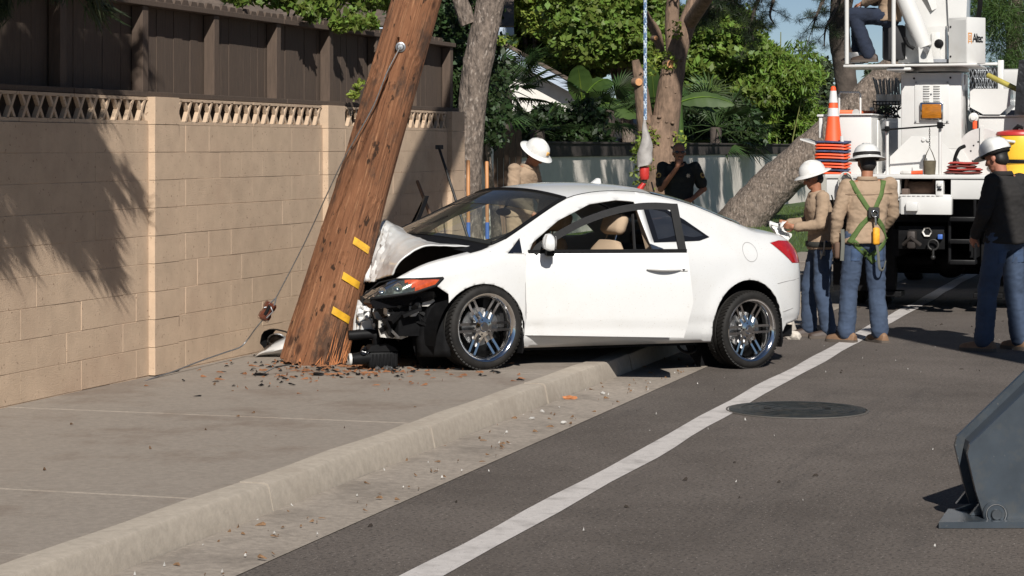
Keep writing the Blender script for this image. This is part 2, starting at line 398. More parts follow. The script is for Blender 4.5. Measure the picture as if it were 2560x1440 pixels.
# ---------------------------------------------------------------- white stucco wall across the lawn
MT['stucco'] = mat('white_stucco', (.72,.66,.59), .95, var=.05, scale=4, bump=.006, bscale=35, dirt=(.58,.525,.47), dscale=.9)
MT['band'] = mat('dark_brown_band', (.045,.036,.031), .9, var=.25, scale=5, bump=.003, bscale=50)
SV = 11.8
sw_ = thing('stucco_wall', 'white stucco garden wall with dark brown top band across the lawn', 'wall', W(20, SV, .1), STREET_ROT)
q = MB(); q.box((0,0,0),(62,.18,1.62)); q.build('stucco_face', MT['stucco'], sw_)
for k in range(9):
    q = MB(); q.box((k*6.9+.006,-.045,1.54),(k*6.9+6.894,.22,1.79), bev=.006); q.build('band_panel', MT['band'], sw_)
    q = MB(); q.box((k*6.9+.006,-.075,1.791),(k*6.9+6.894,.25,1.835), bev=.008); q.build('coping', MT['band'], sw_)
# dark board fence far right behind the truck
df = thing('far_fence', 'weathered dark grey board fence beyond the leaning pine trunk', 'fence', W(83, 9, 0), STREET_ROT + .9)
for k in range(40):
    q = MB(); q.box((k*.3-7, 0, 0), (k*.3-6.71, .03, 3.2 + rnd(-.04,.04))); q.build('board', MT['fence'], df)
q = MB(); q.box((-7.1,-.05,2.9),(5.1,-.001,3.02)); q.build('rail', MT['fence'], df)
# ---------------------------------------------------------------- houses behind
MT['shingle'] = mat('brown_shingles', (.10,.075,.058), .9, var=.4, scale=8, bump=.02, bscale=14)
MT['fascia'] = mat('pale_blue_fascia', (.36,.42,.50), .7, var=.06)
MT['house_white'] = mat('house_white_stucco', (.66,.63,.58), .95, var=.06, bump=.004, bscale=40)
def gable_house(name, label, Yh, xr, apex, eave, depth, group=None, wallm=None):
    s = Yh / FPX
    A = at(apex[0], apex[1], Yh); Ev = at(eave[0], eave[1], Yh)
    hw = Ev.x - A.x; t = thing(name, label, 'house', (A.x, Yh, 0), rnd(-.02,.02), group)
    za, ze = A.z, Ev.z
    MB().prism([(-hw*.86,0),(hw*.86,0),(hw*.86,ze+.05),(0,za-.22),(-hw*.86,ze+.05)], .5, depth, 'y').build('wall', wallm or MT['house_white'], t)
    for sg in (-1, 1):
        M = Matrix.Scale(sg, 4, V((1,0,0)))
        rf = MB().prism([(0,za),(hw,ze),(hw,ze+.10),(0,za+.11)], -.03, depth+.4, 'y', M).build('roof_slope', MT['shingle'], t)
        MB().prism([(0,za-.004),(hw+.02,ze-.004),(hw+.02,ze-.30),(0,za-.31)], 0, .06, 'y', M).build('fascia_board', MT['fascia'], t)
    MB().prism([(-.35,.0),(.35,0),(.35,1.0),(-.35,1.0)], .40, .49, 'y', Matrix.Translation((hw*.45, 0, 1.1))).build('window', MT['dark_glass'], t)
    return t
gable_house('gable_house', 'white house gable with pale blue fascia rising behind the palms', 62, 0, (1268,118), (1468,228), 9)
gable_house('gable_house', 'low house roof with pale edge just left of the cut tree trunk', 66, 0, (1492,232), (1650,318), 8)
h2 = thing('corner_house', 'house with brown shingle eave and pale blue gutter behind the grey trunk', 'house', at(1150,68,34)*1.0)
h2.location.z = 0; e2 = at(1285,68,34)
x2 = e2.x - h2.location.x
MB().box((-7,.6,0),(x2-.35,8,e2.z-.15)).build('wall', MT['house_white'], h2)
MB().prism([(0,e2.z+.02),(.09,e2.z-.0),(4.6,e2.z+1.75),(4.6,e2.z+1.95)], -7.4, x2, 'x').build('roof_slope', MT['shingle'], h2)
MB().box((-7.4,-.07,e2.z-.13),(x2,-.005,e2.z-.005), bev=.02).build('gutter_trim', MT['fascia'], h2)
# ================================================================ LEANING UTILITY POLE
def pole_wood():
    m = bpy.data.materials.new('weathered_pole_wood'); m.use_nodes = True; nt = m.node_tree; N = nt.nodes; L = nt.links; p = N['Principled BSDF']; p.inputs['Roughness'].default_value = .85; p.inputs['Specular IOR Level'].default_value = .3
    co = N.new('ShaderNodeTexCoord').outputs['Object']
    def nz(st, sc, det=6, rough=.6):
        mp = N.new('ShaderNodeMapping'); mp.inputs['Scale'].default_value = st; L.new(co, mp.inputs[0]); n = N.new('ShaderNodeTexNoise'); n.inputs['Scale'].default_value = sc; n.inputs['Detail'].default_value = det; n.inputs['Roughness'].default_value = rough; L.new(mp.outputs[0], n.inputs['Vector']); return n.outputs[0]
    def rng(v, a, b, lo=0, hi=1):
        r = N.new('ShaderNodeMapRange'); r.inputs[1].default_value = a; r.inputs[2].default_value = b; r.inputs[3].default_value = lo; r.inputs[4].default_value = hi; L.new(v, r.inputs[0]); return r.outputs[0]
    def mix(f, a, b):
        x = N.new('ShaderNodeMix'); x.data_type = 'RGBA'; L.new(f, x.inputs[0])
        for k, c in ((6,a),(7,b)):
            if isinstance(c, tuple): x.inputs[k].default_value = c + (1,)
            else: L.new(c, x.inputs[k])
        return x.outputs[2]
    c = mix(rng(nz((1,1,.25), 3.0), .3, .7), (.165,.068,.032), (.32,.145,.072))
    c = mix(rng(nz((26,26,1.2), 2.2, 8, .7), .54, .70, 0, .8), c, (.47,.25,.13))
    c = mix(rng(nz((40,40,.7), 1.4, 6, .7), .54, .66, 0, .9), c, (.075,.030,.015))
    c = mix(rng(nz((1,1,.45), 2.4, 9, .75), .52, .60, 0, .85), c, (.062,.040,.029))
    c = mix(rng(nz((9,9,4.0), 2.0, 3), .62, .67, 0, .95), c, (.035,.018,.010))
    mp = N.new('ShaderNodeMapping'); mp.inputs['Scale'].default_value = (1,1,.6); L.new(co, mp.inputs[0]); vo = N.new('ShaderNodeTexVoronoi'); vo.inputs['Scale'].default_value = 4.6; L.new(mp.outputs[0], vo.inputs['Vector'])
    c = mix(rng(vo.outputs['Distance'], .10, .17, .9, 0), c, (.060,.026,.014))
    L.new(c, p.inputs['Base Color'])
    b = N.new('ShaderNodeBump'); b.inputs['Distance'].default_value = .022; b.inputs['Strength'].default_value = 1.0; L.new(nz((40,40,.8), 1.6, 8, .7), b.inputs['Height']); L.new(b.outputs[0], p.inputs['Normal']); return m
MT['pole'] = pole_wood()
LEAN = math.atan(.2856); PB = V((-1.55, 17.05, .13))
pole = thing('utility_pole', 'thick reddish wooden utility pole leaning right over the crushed car', 'utility pole', PB)
pole.rotation_euler = (0, LEAN, 0)
zs = list(np.linspace(0, .5, 34)) + list(np.linspace(.51, 3.1, 120)) + list(np.linspace(3.2, 7.5, 30))
cz = [.0,.41,.58,1.0,1.39,1.94,2.39,3.1]; cp = [-1.5,-1.3,-.98,-.78,-.58,-.30,-.23,-.15]
def prad(z): return float(np.interp(z, [0,.12,.5,1.4,2.9,7.5], [.252,.246,.236,.206,.187,.15]))
SEG = 180; vs = []; fs = []
knots = [(rnd(-1.5,1.5), rnd(.3,3.0), rnd(.018,.035)) for _ in range(16)]
for i, z in enumerate(zs):
    R = prad(z); cph = float(np.interp(z, cz, cp))
    for k in range(SEG):
        a = 2*math.pi*k/SEG; ph = (a - 1.5*math.pi + math.pi) % (2*math.pi) - math.pi     # 0 faces the street
        r = R + .004*noise.noise(V((math.cos(a)*14, math.sin(a)*14, z*.8))) + .0035*noise.noise(V((math.cos(a)*38, math.sin(a)*38, z*1.1+5)))
        r += .010*noise.noise(V((math.cos(a)*1.6, math.sin(a)*1.6, z*.7+9)))
        d = (ph - cph)*R; wv = .012*noise.noise(V((3, 1, z*6)))
        if z < 2.6: r -= .05*math.exp(-((d - wv)/.009)**2)
        for (kp, kz, kr) in knots:
            e = ((ph-kp)*R/kr)**2 + ((z-kz)/(kr*1.25))**2
            if e < 4: r += -.008*math.exp(-e*2.2) + .006*math.exp(-((e-1.2)**2)*2)
        if z < .45: r += (.45-z)*.06*noise.noise(V((math.cos(a)*9, math.sin(a)*9, z*2)))
        zz = z
        if i == 0: zz = -.02 + .05*abs(noise.noise(V((math.cos(a)*7, math.sin(a)*7, 3))))
        vs.append((r*math.cos(a), r*math.sin(a), zz))
n = len(zs)
for i in range(n-1):
    for k in range(SEG):
        k2 = (k+1) % SEG; fs.append((i*SEG+k, i*SEG+k2, (i+1)*SEG+k2, (i+1)*SEG+k))
fs.append(tuple(k for k in range(SEG))[::-1]); fs.append(tuple((n-1)*SEG+k for k in range(SEG)))
MB().add(vs, fs).build('shaft', MT['pole'], pole, smooth=60, recalc=False)
def on_pole(ph, z, off=0.0):
    a = ph + 1.5*math.pi; r = prad(z) + off; return V((r*math.cos(a), r*math.sin(a), z))
MT['strip_y'] = mat('yellow_reflective_strip', (.72,.40,.03), .45, var=.12, scale=9, dirt=(.40,.20,.03), dscale=14)
for (zc, p0, p1) in ((1.03, .26, .98), (.75, .22, .94), (.475, .20, .90)):
    G = []
    for off in (.003, .006):
        for zz in np.linspace(-.028, .028, 4):
            G.append([on_pole(p0 + (p1-p0)*t + (.04 if abs(zz) > .03 and t in (0,1) else 0), zc + zz - .05*t, off + .003*math.sin(t*9)) for t in np.linspace(0,1,14)])
    b = MB(); b.grid(G[:4], flip=True); b.grid(G[4:]); b.build('reflective_strip', MT['strip_y'], pole, smooth=50)
MT['splinter'] = mat('fresh_splinter_wood', (.42,.16,.06), .9, var=.45, scale=20)
b = MB()
for k in range(46):
    ph = rnd(-1.9, 1.5) if k < 16 else rnd(.4,1.35); z0 = rnd(0,.05); L = rnd(.03,.2)*(1.8 if ph > .4 else .45); o_ = rnd(.0,.05)
    p0 = on_pole(ph, z0, o_ - .03); p1 = on_pole(ph + rnd(-.12,.12), z0 + L, rnd(-.012,.028)); w_ = rnd(.004,.013)
    tdir = V((-p0.y, p0.x, 0)).normalized()*w_
    b.add([p0-tdir, p0+tdir, p1, p0 + V((p0.x,p0.y,0)).normalized()*.012], [(0,1,2),(0,2,3),(1,3,2)])
b.build('splinter_fringe', MT['splinter'], pole)['kind'] = 'stuff'
# split cavity at the broken foot
b = MB()
for k in range(10):
    ph = rnd(.5,.95); z0 = rnd(.0,.04); L = rnd(.15,.36); p0 = on_pole(ph, z0, .004); p1 = on_pole(ph+rnd(-.05,.05), z0+L, .006); td = V((-p0.y,p0.x,0)).normalized()*rnd(.008,.02)
    b.add([p0-td, p0+td, p1], [(0,1,2)])
b.build('split_mark', mat('dark_split', (.03,.014,.008), .95), pole)
MT['galv'] = mat('galvanised_steel', (.33,.34,.35), .45, .8, var=.2, scale=30)
bz_ = 2.55; bp_ = on_pole(-.02, bz_, .0); 
M = Matrix.Translation(bp_) @ Matrix.Rotation(math.radians(90), 4, 'X')
MB().lathe([(0,.03),(.02,.028),(.028,.012),(.038,.008),(.04,0)], 20, M).build('guy_bolt', MT['galv'], pole, smooth=40)
# ---------------------------------------------------------------- guy wire and strain insulator
M0 = Matrix.Translation(PB) @ Euler((0,LEAN,0)).to_matrix().to_4x4()
def wallp(x, y, v):
    u = u_at(x, v); Y = u*DY + v*DX; return at(x, y, Y)
PA = M0 @ on_pole(-.02, bz_, .035)
ins = wallp(668, 778, 6.95)
wp = [PA, at(968,180,16.80), at(935,262,16.80), at(895,335,16.82), at(858,400,16.9), at(820,480,17.0), at(760,610,17.2), wallp(690,745,6.93)]
wire = MB().tube([tuple(p) for p in crom([tuple(p) for p in wp], 5)], .0048, 8)
gw = wire.build('guy_wire', mat('grey_wire_strand', (.23,.23,.225), .5, .7, var=.3, scale=80), None, smooth=60)
tag(gw, 'loose grey guy wire running down the front of the wooden pole', 'wire')
b = MB(); top = V(wp[-1])
b.tube([top, ins + V((.02,-.04,.06)), ins + V((.05,-.045,0)), ins + V((.0,-.04,-.05))], .006, 8); b.tube([top, ins + V((.06,-.03,.05)), ins + V((-.02,-.04,.03))], .006, 8)
b.build('wire_loop', MT['galv'], gw, smooth=60)
wp2 = [ins + V((0,-.04,-.03)), wallp(640,820,7.05), wallp(618,850,7.17), wallp(600,868,7.2), wallp(560,882,7.2), wallp(500,903,7.2), wallp(430,930,7.2), wallp(370,950,7.19), wallp(300,985,7.15)]
tail = MB().tube([tuple(p) for p in crom([tuple(p) for p in wp2], 5)], .006, 8).build('guy_wire_tail', MT['galv'], None, smooth=60)
tag(tail, 'slack end of wire trailing along the foot of the block wall', 'wire')
M = Matrix.Translation(ins) @ Euler((0, math.radians(28), 0)).to_matrix().to_4x4()
it = thing('strain_insulator', 'brown glazed strain insulator hanging on the slack guy wire', 'insulator'); it.matrix_world = M
MT['ceramic'] = mat('brown_glaze', (.095,.028,.016), .15, var=.3, scale=12, coat=.6)
MB().lathe([(0,-.076),(.036,-.074),(.048,-.06),(.05,-.03),(.041,-.012),(.041,.012),(.05,.03),(.05,.06),(.04,.074),(0,.076)], 8).build('body', MT['ceramic'], it, smooth=25)
MB().box((-.012,-.052,-.03),(.012,-.04,.055), bev=.004).build('groove', MT['black'], it)
MB().box((-.046,-.03,-.078),(.046,.03,-.060), bev=.01).build('end_face', mat('raw_ceramic', (.22,.15,.10), .8), it)
# ---------------------------------------------------------------- tools by the wall
MT['ash'] = mat('ash_handle', (.45,.20,.07), .5, var=.2, scale=6, stretch=(10,10,1))
MT['grey_wood'] = mat('grey_wood_handle', (.16,.10,.065), .8, var=.3, scale=6, stretch=(10,10,1))
def stick(name, label, a, c, r, m, bladem, blade=True, cat='shovel', ferr=None):
    a, c = V(a), V(c); t = thing(name, label, cat, c); d = (a - c)
    M = d.to_track_quat('Z','Y').to_matrix().to_4x4(); t.matrix_world = Matrix.Translation(c) @ M; L = d.length
    MB().tube([(0,0,.30 if blade else 0),(0,0,L*.5),(0,0,L-.01),(0,0,L)], [r, r*.96, r, r*.6], 12).build('handle', m, t, smooth=50)
    if blade:
        P = []
        for i in range(9):
            s = i/8; w_ = .105*math.sqrt(max(0, 1-(1-s)**3)) if s < 1 else .105
            P.append([(w_*q, .018*(q*q) - .02*s*(1-s), .02 + .27*s) for q in (-1,-.5,0,.5,1)])
        b = MB(); b.grid(P); b.grid([[(p[0], p[1]+.003, p[2]) for p in r_] for r_ in P], flip=True); b.build('blade', bladem, t, smooth=50)
        MB().tube([(0,0,.24),(0,0,.42)], [r*1.5, r*1.15], 12).build('socket', ferr or bladem, t, smooth=50)
    return t
gw1 = wallp(1097,368,7.22); stick('digging_bar', 'black steel digging bar with flat head leaning on the end of the block wall', gw1, V((at(1236,800,21.2).x, 21.2, .15)), .014, MT['dark_steel'], MT['dark_steel'], False, 'digging bar')
hd = MB(); hd.box((-.035,-.012,-.02),(.045,.012,.022), Matrix.Translation(gw1), bev=.006); 
_h = hd.build('bar_head', MT['dark_steel'], None); _b = [o for o in bpy.data.objects if o.name.startswith('digging_bar')][0]; bpy.context.view_layer.update(); _h.parent = _b; _h.matrix_parent_inverse = _b.matrix_world.inverted()
stick('long_shovel', 'shovel with grey weathered handle leaning on the block wall in the pole shadow', wallp(1043,452,7.23), V((at(1187,830,19.85).x, 19.85, .155)), .017, MT['grey_wood'], MT['steel'])
MT['blue'] = mat('blue_paint', (.05,.13,.42), .5, var=.15)
for k, (x, lab) in enumerate(((1170, 'left one of two orange handled shovels standing behind the windshield'), (1217, 'right one of two orange handled shovels standing behind the windshield'))):
    Y = 24.0; a = at(x, 400 + k*3, Y); sh = stick('upright_shovel', lab, a, (a.x + .01, Y - .05, .12), .021, MT['ash'], MT['steel'], True, 'shovel', MT['blue'])
    sh['group'] = 'upright shovels'
    MB().tube([(0,0,.70),(0,0,.88)], .0225, 12).build('blue_sleeve', MT['blue'], sh, smooth=50)
# ================================================================ WRECKED WHITE COUPE
CPSI = math.atan2(-1.55, -2.145); CPIT = math.radians(1.6)
car = thing('wrecked_car', 'white two door coupe with crushed front against the leaning wooden pole', 'car')
CR = Matrix.Rotation(CPSI, 4, 'Z') @ Matrix.Rotation(-CPIT, 4, 'Y')
_l = V((CR[0][1], CR[1][1], 0)); CO = V((1.9, 18.12, 0)) - .76*_l
car.matrix_world = Matrix.Translation(CO) @ CR
CARM = car.matrix_world.copy(); CARI = CARM.inverted()
_cl = CARI @ V((0,0,CH))
def sl(x, y, yl):                # photo pixel -> car-local point on the plane y = yl
    d = (CARI.to_3x3() @ V(((x-1280)/FPX, 1, -(y-HY)/FPX))); t = (yl - _cl.y)/d.y; return _cl + d*t
PLAN = crom([(3.56,.50),(3.50,.62),(3.38,.72),(3.2,.79),(2.95,.835),(2.65,.86),(2.2,.866),(1.5,.868),(.8,.868),(.3,.866),(0,.86),(-.3,.845),(-.5,.805),(-.65,.73),(-.76,.60),(-.83,.40),(-.86,.2),(-.87,0)], 8)
UC = np.array(crom([(3.58,.64),(3.40,.745),(3.16,.86),(2.88,.93),(2.66,.975),(2.52,1.02),(2.23,1.155),(1.85,1.335),(1.65,1.395),(1.37,1.43),(1.05,1.43),(.8,1.40),(.54,1.345),(.37,1.295),(.06,1.19),(-.16,1.135),(-.45,1.105),(-.65,1.085),(-.88,1.07)], 6))[::-1]
def Uz(x): return float(np.interp(x, UC[:,0], UC[:,1]))
def Bz(x): return float(np.interp(x, [-.9,-.6,-.42,-.34,3.6], [.40,.38,.35,.225,.225]))
IZ = np.array(crom([(.18,.085),(.25,.045),(.30,.02),(.40,.014),(.43,.004),(.52,.0),(.68,.0),(.80,.006),(.90,.022),(.97,.048),(1.05,.088),(1.2,.16),(1.35,.228),(1.45,.29)], 5))
ARCH = [(.045,.345,.385), (2.70,.335,.385)]
def inset(x, z):
    e = float(np.interp(z, IZ[:,0], IZ[:,1]))
    bl = max(min((x-2.45)/.2, 1), min((.05-x)/.25, 1), 0)
    e += (.085 if x > 1 else .055)*bl*max(0, 1-(Uz(x)-z)/.14)**2.2
    for (ax, az, ar) in ARCH:
        d = math.hypot(x-ax, z-az)
        if z < .85: e -= .016*math.exp(-((d-ar)/.07)**2)
    return e
NR = 34; cols = []
for i, p in enumerate(PLAN):
    a = PLAN[max(i-1,0)]; b_ = PLAN[min(i+1,len(PLAN)-1)]; t = V((b_[0]-a[0], b_[1]-a[1])).normalized(); nin = V((t.y, -t.x))   # inward
    if nin.dot(V((0 if p[0] > -.3 else -.3, 0)) - V((p[0], p[1])) ) < 0 and p[0] < 3: nin = -nin
    if p[0] >= 3: nin = V((-abs(nin.x), -abs(nin.y)))
    u_, b0 = Uz(p[0]), Bz(p[0]); c = []
    for j in range(NR):
        z = b0 + (u_-b0)*j/(NR-1); e = inset(p[0], z); q = V((p[0], p[1])) + nin*e
        c.append(V((q.x, max(q.y, 0) if i < len(PLAN)-1 else 0, z)))
    cols.append(c)
def skin_bm(mir):
    bm = bmesh.new(); vv = [[bm.verts.new((p.x, -p.y if mir else p.y, p.z)) for p in c] for c in cols]
    for i in range(len(cols)-1):
        for j in range(NR-1):
            q = [vv[i][j], vv[i][j+1], vv[i+1][j+1], vv[i+1][j]]
            try: bm.faces.new(q if not mir else q[::-1])
            except Exception: pass
    return bm
def inpoly(x, z, P):
    c = False; n = len(P)
    for i in range(n):
        (x0,z0),(x1,z1) = P[i], P[(i+1) % n]
        if (z0 > z) != (z1 > z) and x < (x1-x0)*(z-z0)/(z1-z0)+x0: c = not c
    return c
def carve(bm, P, ymin=.25, delete=True):
    xs = [p[0] for p in P]; zs_ = [p[1] for p in P]; m = .10
    for i in range(len(P)):
        (x0,z0),(x1,z1) = P[i], P[(i+1) % len(P)]
        if math.hypot(x1-x0, z1-z0) < 1e-6: continue
        fs_ = [f for f in bm.faces if abs(f.calc_center_median().y) > ymin and min(xs)-m < f.calc_center_median().x < max(xs)+m and min(zs_)-m < f.calc_center_median().z < max(zs_)+m]
        ge = set(fs_)
        for f in fs_: ge.update(f.edges); ge.update(f.verts)
        bmesh.ops.bisect_plane(bm, geom=list(ge), dist=1e-5, plane_co=(x0,0,z0), plane_no=(z1-z0,0,-(x1-x0)))
    ins_ = [f for f in bm.faces if abs(f.calc_center_median().y) > ymin and inpoly(f.calc_center_median().x, f.calc_center_median().z, P)]
    out = MB(); idx = {}
    for f in ins_:
        for q in f.verts:
            if q not in idx: idx[q] = len(out.v); out.v.append(tuple(q.co))
        out.f.append(tuple(idx[q] for q in f.verts))
    if delete: bmesh.ops.delete(bm, geom=ins_, context='FACES')
    return out
def circ(cx, cz_, r, n=28): return [(cx + r*math.cos(2*math.pi*k/n), cz_ + r*math.sin(2*math.pi*k/n)) for k in range(n)]
DOORLOW = [(2.30,.325),(2.305,.62),(2.26,.955),(1.035,.985),(.985,.60),(1.05,.325)]
WINO = [(2.26,.953),(2.20,1.025),(1.9,1.195),(1.55,1.325),(1.27,1.362),(1.09,1.352),(1.035,.983)]
QWIN = [(1.0,1.03),(1.015,1.325),(.83,1.32),(.62,1.215),(.40,1.075),(.52,1.045)]
HEADL = [(3.04,.765),(3.10,.705),(3.25,.655),(3.52,.60),(3.60,.62),(3.48,.715),(3.37,.748)]
TAILL = [(-.27,1.03),(-.40,1.05),(-.76,1.04),(-.78,.86),(-.50,.865)]
bmL = skin_bm(False); bmR = skin_bm(True)
for k, bmx in enumerate((bmL, bmR)):
    for a in ARCH: carve(bmx, circ(*a))
    carve(bmx, [(a_[0]-.33,.24) if i == 0 else (a_[0]+.33,.24) if i == 1 else (a_[0]+.36,.34) if i == 2 else (a_[0]-.36,.34) for i, a_ in enumerate([ARCH[0]]*4)])
    carve(bmx, [(ARCH[1][0]-.33,.24),(ARCH[1][0]+.33,.24),(ARCH[1][0]+.36,.34),(ARCH[1][0]-.36,.34)])
    d = carve(bmx, DOORLOW); wo = carve(bmx, WINO); qw = carve(bmx, QWIN); tl = carve(bmx, TAILL); hl = carve(bmx, HEADL)
    carve(bmx, [(2.98,.0),(3.8,.0),(3.8,.66),(3.54,.605),(3.25,.66),(3.10,.71),(3.0,.645)])
    tri = carve(bmx, [(2.46,.945),(2.315,1.06),(2.325,.942)])
    if k == 0: dL, qL, tL, hL, trL = d, qw, tl, hl, tri
    else:
        dR, qR, tR, trR = d, qw, tl, tri
        carve(bmx, [(2.9,.0),(3.8,.0),(3.8,1.2),(2.95,1.2)])
for side_, bmx in (('l', bmL), ('r', bmR)):
    bmesh.ops.holes_fill
body = MB(); body.bm(bmL); body.bm(bmR)
shell = body.build('body_shell', MT['white_paint'], car, smooth=38, recalc=False)
_sm = shell.modifiers.new('s', 'SOLIDIFY'); _sm.thickness = .012; _sm.offset = 1
def topsheet(xa, xb, crown, sh0, sh1, n=22, inset_y=0.0):
    rows = []
    idx = [i for i, c in enumerate(cols) if xb - 1e-4 <= c[-1].x <= xa + 1e-4]
    for i in idx:
        T = cols[i][-1]; t = (xa - T.x)/(xa - xb); r_ = []
        for k in range(n+1):
            q = 1 - 2*k/n; g_ = (1 - abs(q)**2.4)
            r_.append(V((T.x + lerp(sh0, sh1, t)*g_, (T.y - inset_y)*q, T.z + crown*g_)))
        rows.append(r_)
    return rows
xs_all = [c[-1].x for c in cols]
def nearest(x): return min(xs_all, key=lambda q: abs(q-x))
XW0, XW1, XR1, XB1 = nearest(2.55), nearest(1.80), nearest(.86), nearest(.0)
MB().grid(topsheet(XW1, XR1, .062, .10, -.08)).build('roof', MT['white_paint'], car, smooth=50)
MB().grid(topsheet(XW0, XW1, .06, .20, .10)).build('windshield', MT['glass'], car, smooth=60)
MB().grid(topsheet(XR1, XB1, .062, -.08, -.22)).build('rear_window', MT['glass'], car, smooth=60)
dk = topsheet(XB1, -.9, .035, -.22, 0.0); MB().grid(dk).build('trunk_lid', MT['white_paint'], car, smooth=50)
# windshield surround, roof seams
wr = topsheet(XW0, XW1, .062, .20, .10)
b = MB(); b.tube([r_[0] + V((0,-.012,.006)) for r_ in wr], .016, 8); b.tube([r_[-1] + V((0,.012,.006)) for r_ in wr], .016, 8); b.tube([p + V((0,0,.003)) for p in wr[-1]], .014, 8)
b.build('windshield_seal', MT['black'], car, smooth=60)
band = [[wr[-1-i][k] + V((0,0,.003)) for k in range(len(wr[0]))] for i in range(4)]
MB().grid(band).build('windshield_shade_band', glass('windshield_shade', (.30,.33,.34)), car, smooth=60)
b = MB(); b.grid([[p + V((.02,0,-.012)) for p in wr[0]], [p + V((-.10,0,.012)) for p in wr[0]]]); b.grid([[p + V((.20,0,-.06)) for p in wr[0]],[p + V((.02,0,-.012)) for p in wr[0]]]); b.build('cowl', MT['black'], car, smooth=50)
for sg in (1, -1):
    rr_ = [c[-1] for c in cols if XR1-.8 <= c[-1].x <= XW1+.1]
    MB().tube([V((p.x, sg*(p.y-.004), p.z-.001)) for p in rr_], .005, 6).build('roof_seam', MT['black'], car, smooth=60)
b = MB(); b.prism([(0,0),(.13,0),(.04,.06),(.015,.055)], -.012, .012, 'y', Matrix.Translation((.93,0,1.475))); b.build('antenna_fin', MT['white_paint'], car)
for sg, pts in ((1, [(2.44,.55),(2.30,.40),(2.12,.05),(2.05,-.1)]), ):
    P = []
    for (x_, y_) in pts:
        q = 1 - (y_/.66)**2; P.append(V((x_+.10, y_, Uz(x_)+.06*q+.035 if x_ < 2.4 else 1.10)))
    MB().tube([sl(1205,606,.52), sl(1262,588,.40), sl(1330,560,.30), sl(1385,538,.26)], [.012,.010,.008,.006], 8).build('wiper', MT['black'], car, smooth=50)
MB().tube([sl(1030,577,-.50), sl(1065,563,-.42), sl(1120,540,-.34)], [.011,.009,.006], 8).build('wiper', MT['black'], car, smooth=50)
# lights and side glass
def proud(mb, d, name, m, smooth=50):
    q = MB(); q.v = [(x, y + (d if y > 0 else -d), z) for (x,y,z) in mb.v]; q.f = mb.f
    return q.build(name, m, car, smooth=smooth, recalc=False)
proud(qL, .001, 'quarter_window', glass('quarter_glass', (.10,.10,.10), .25)); proud(qR, .001, 'quarter_window', MT['glass'])
def frame_strip(poly, wd, mb_ref, name, m, d=.004, n=10):
    # flat surround that follows the body side
    c = V((sum(p[0] for p in poly)/len(poly), sum(p[1] for p in poly)/len(poly)))
    outer, inner = [], []
    for i in range(len(poly)):
        a, e = V(poly[i]), V(poly[(i+1) % len(poly)])
        for k in range(n):
            p = a.lerp(e, k/n); dd = (c-p).normalized(); outer.append(p); inner.append(p + dd*wd)
    b = MB(); P = []
    for ring in (outer, inner):
        P.append([V((p.x, side_y(p.x, p.y) + d, p.y)) for p in ring + ring[:1]])
    b.grid(P); return b.build(name, m, car, smooth=60)
PLX = np.array([(p[0], p[1]) for p in PLAN])[::-1]
def side_y(x, z): return float(np.interp(x, PLX[:,0], PLX[:,1])) - inset(x, z)
frame_strip(QWIN, .055, None, 'quarter_window_border', MT['black_gloss'])
proud(trL, .002, 'quarter_pane', MT['dark_glass']); proud(trR, .002, 'quarter_pane', MT['dark_glass'])
MT['tail_red'] = mat('tail_lamp_red', (.36,.012,.012), .12, var=.2, scale=30, coat=.6)
proud(tL, .004, 'tail_light', MT['tail_red']); proud(tR, .004, 'tail_light', MT['tail_red'])
# headlight: dark bowl, clear lens, amber marker
MT['lamp_dark'] = mat('headlight_bowl', (.09,.09,.095), .18, .5, var=.5, scale=25, dirt=(.5,.5,.5), dscale=18)
MT['amber'] = mat('amber_red_lens', (.80,.085,.02), .15, var=.35, scale=22, coat=.5)
hlo = MB(); hlo.v = [(x-.01, y-.018, z) for (x,y,z) in hL.v]; hlo.f = hL.f
hb = hlo.build('headlight', MT['lamp_dark'], car, smooth=40, recalc=False)
amb = MB(); am_f = [f for f in hL.f if (lambda c: c[0] < 3.27 + (c[2]-.70)*.9)([sum(hL.v[i][q] for i in f)/len(f) for q in range(3)])]
amb.v = [(x, y-.010, z) for (x,y,z) in hL.v]; amb.f = am_f; amb.build('marker_lens', MT['amber'], hb, smooth=40, recalc=False)
for (hx, hz, rr_) in ((3.36,.69,.034),(3.45,.66,.030)):
    yy = side_y(hx, hz) - .012
    MB().lathe([(rr_,.0),(rr_*.9,.006),(rr_*.6,-.004),(0,-.010)], 18, Matrix.Translation((hx, yy, hz)) @ Matrix.Rotation(math.radians(-90),4,'X') @ Matrix.Rotation(math.radians(40),4,'Y')).build('reflector', MT['chrome'], hb, smooth=40)
ln = MB(); ln.v = [(x+.001, y+.002, z) for (x,y,z) in hL.v]; ln.f = hL.f; ln.build('lens', MT['glass'], hb, smooth=60, recalc=False)
hlp = [V((p[0], side_y(p[0], p[1])+.002, p[1])) for p in [(3.04,.765),(3.10,.705),(3.25,.655),(3.40,.628),(3.52,.60)]]
MB().tube(hlp, .011, 8).build('headlight_rim', MT['black'], car, smooth=50)
MB().tube([V((p[0], side_y(p[0], p[1])+.001, p[1])) for p in [(3.04,.765),(3.2,.757),(3.37,.748),(3.45,.72),(3.54,.62)]], .006, 8).build('headlight_rim', MT['black'], car, smooth=50)
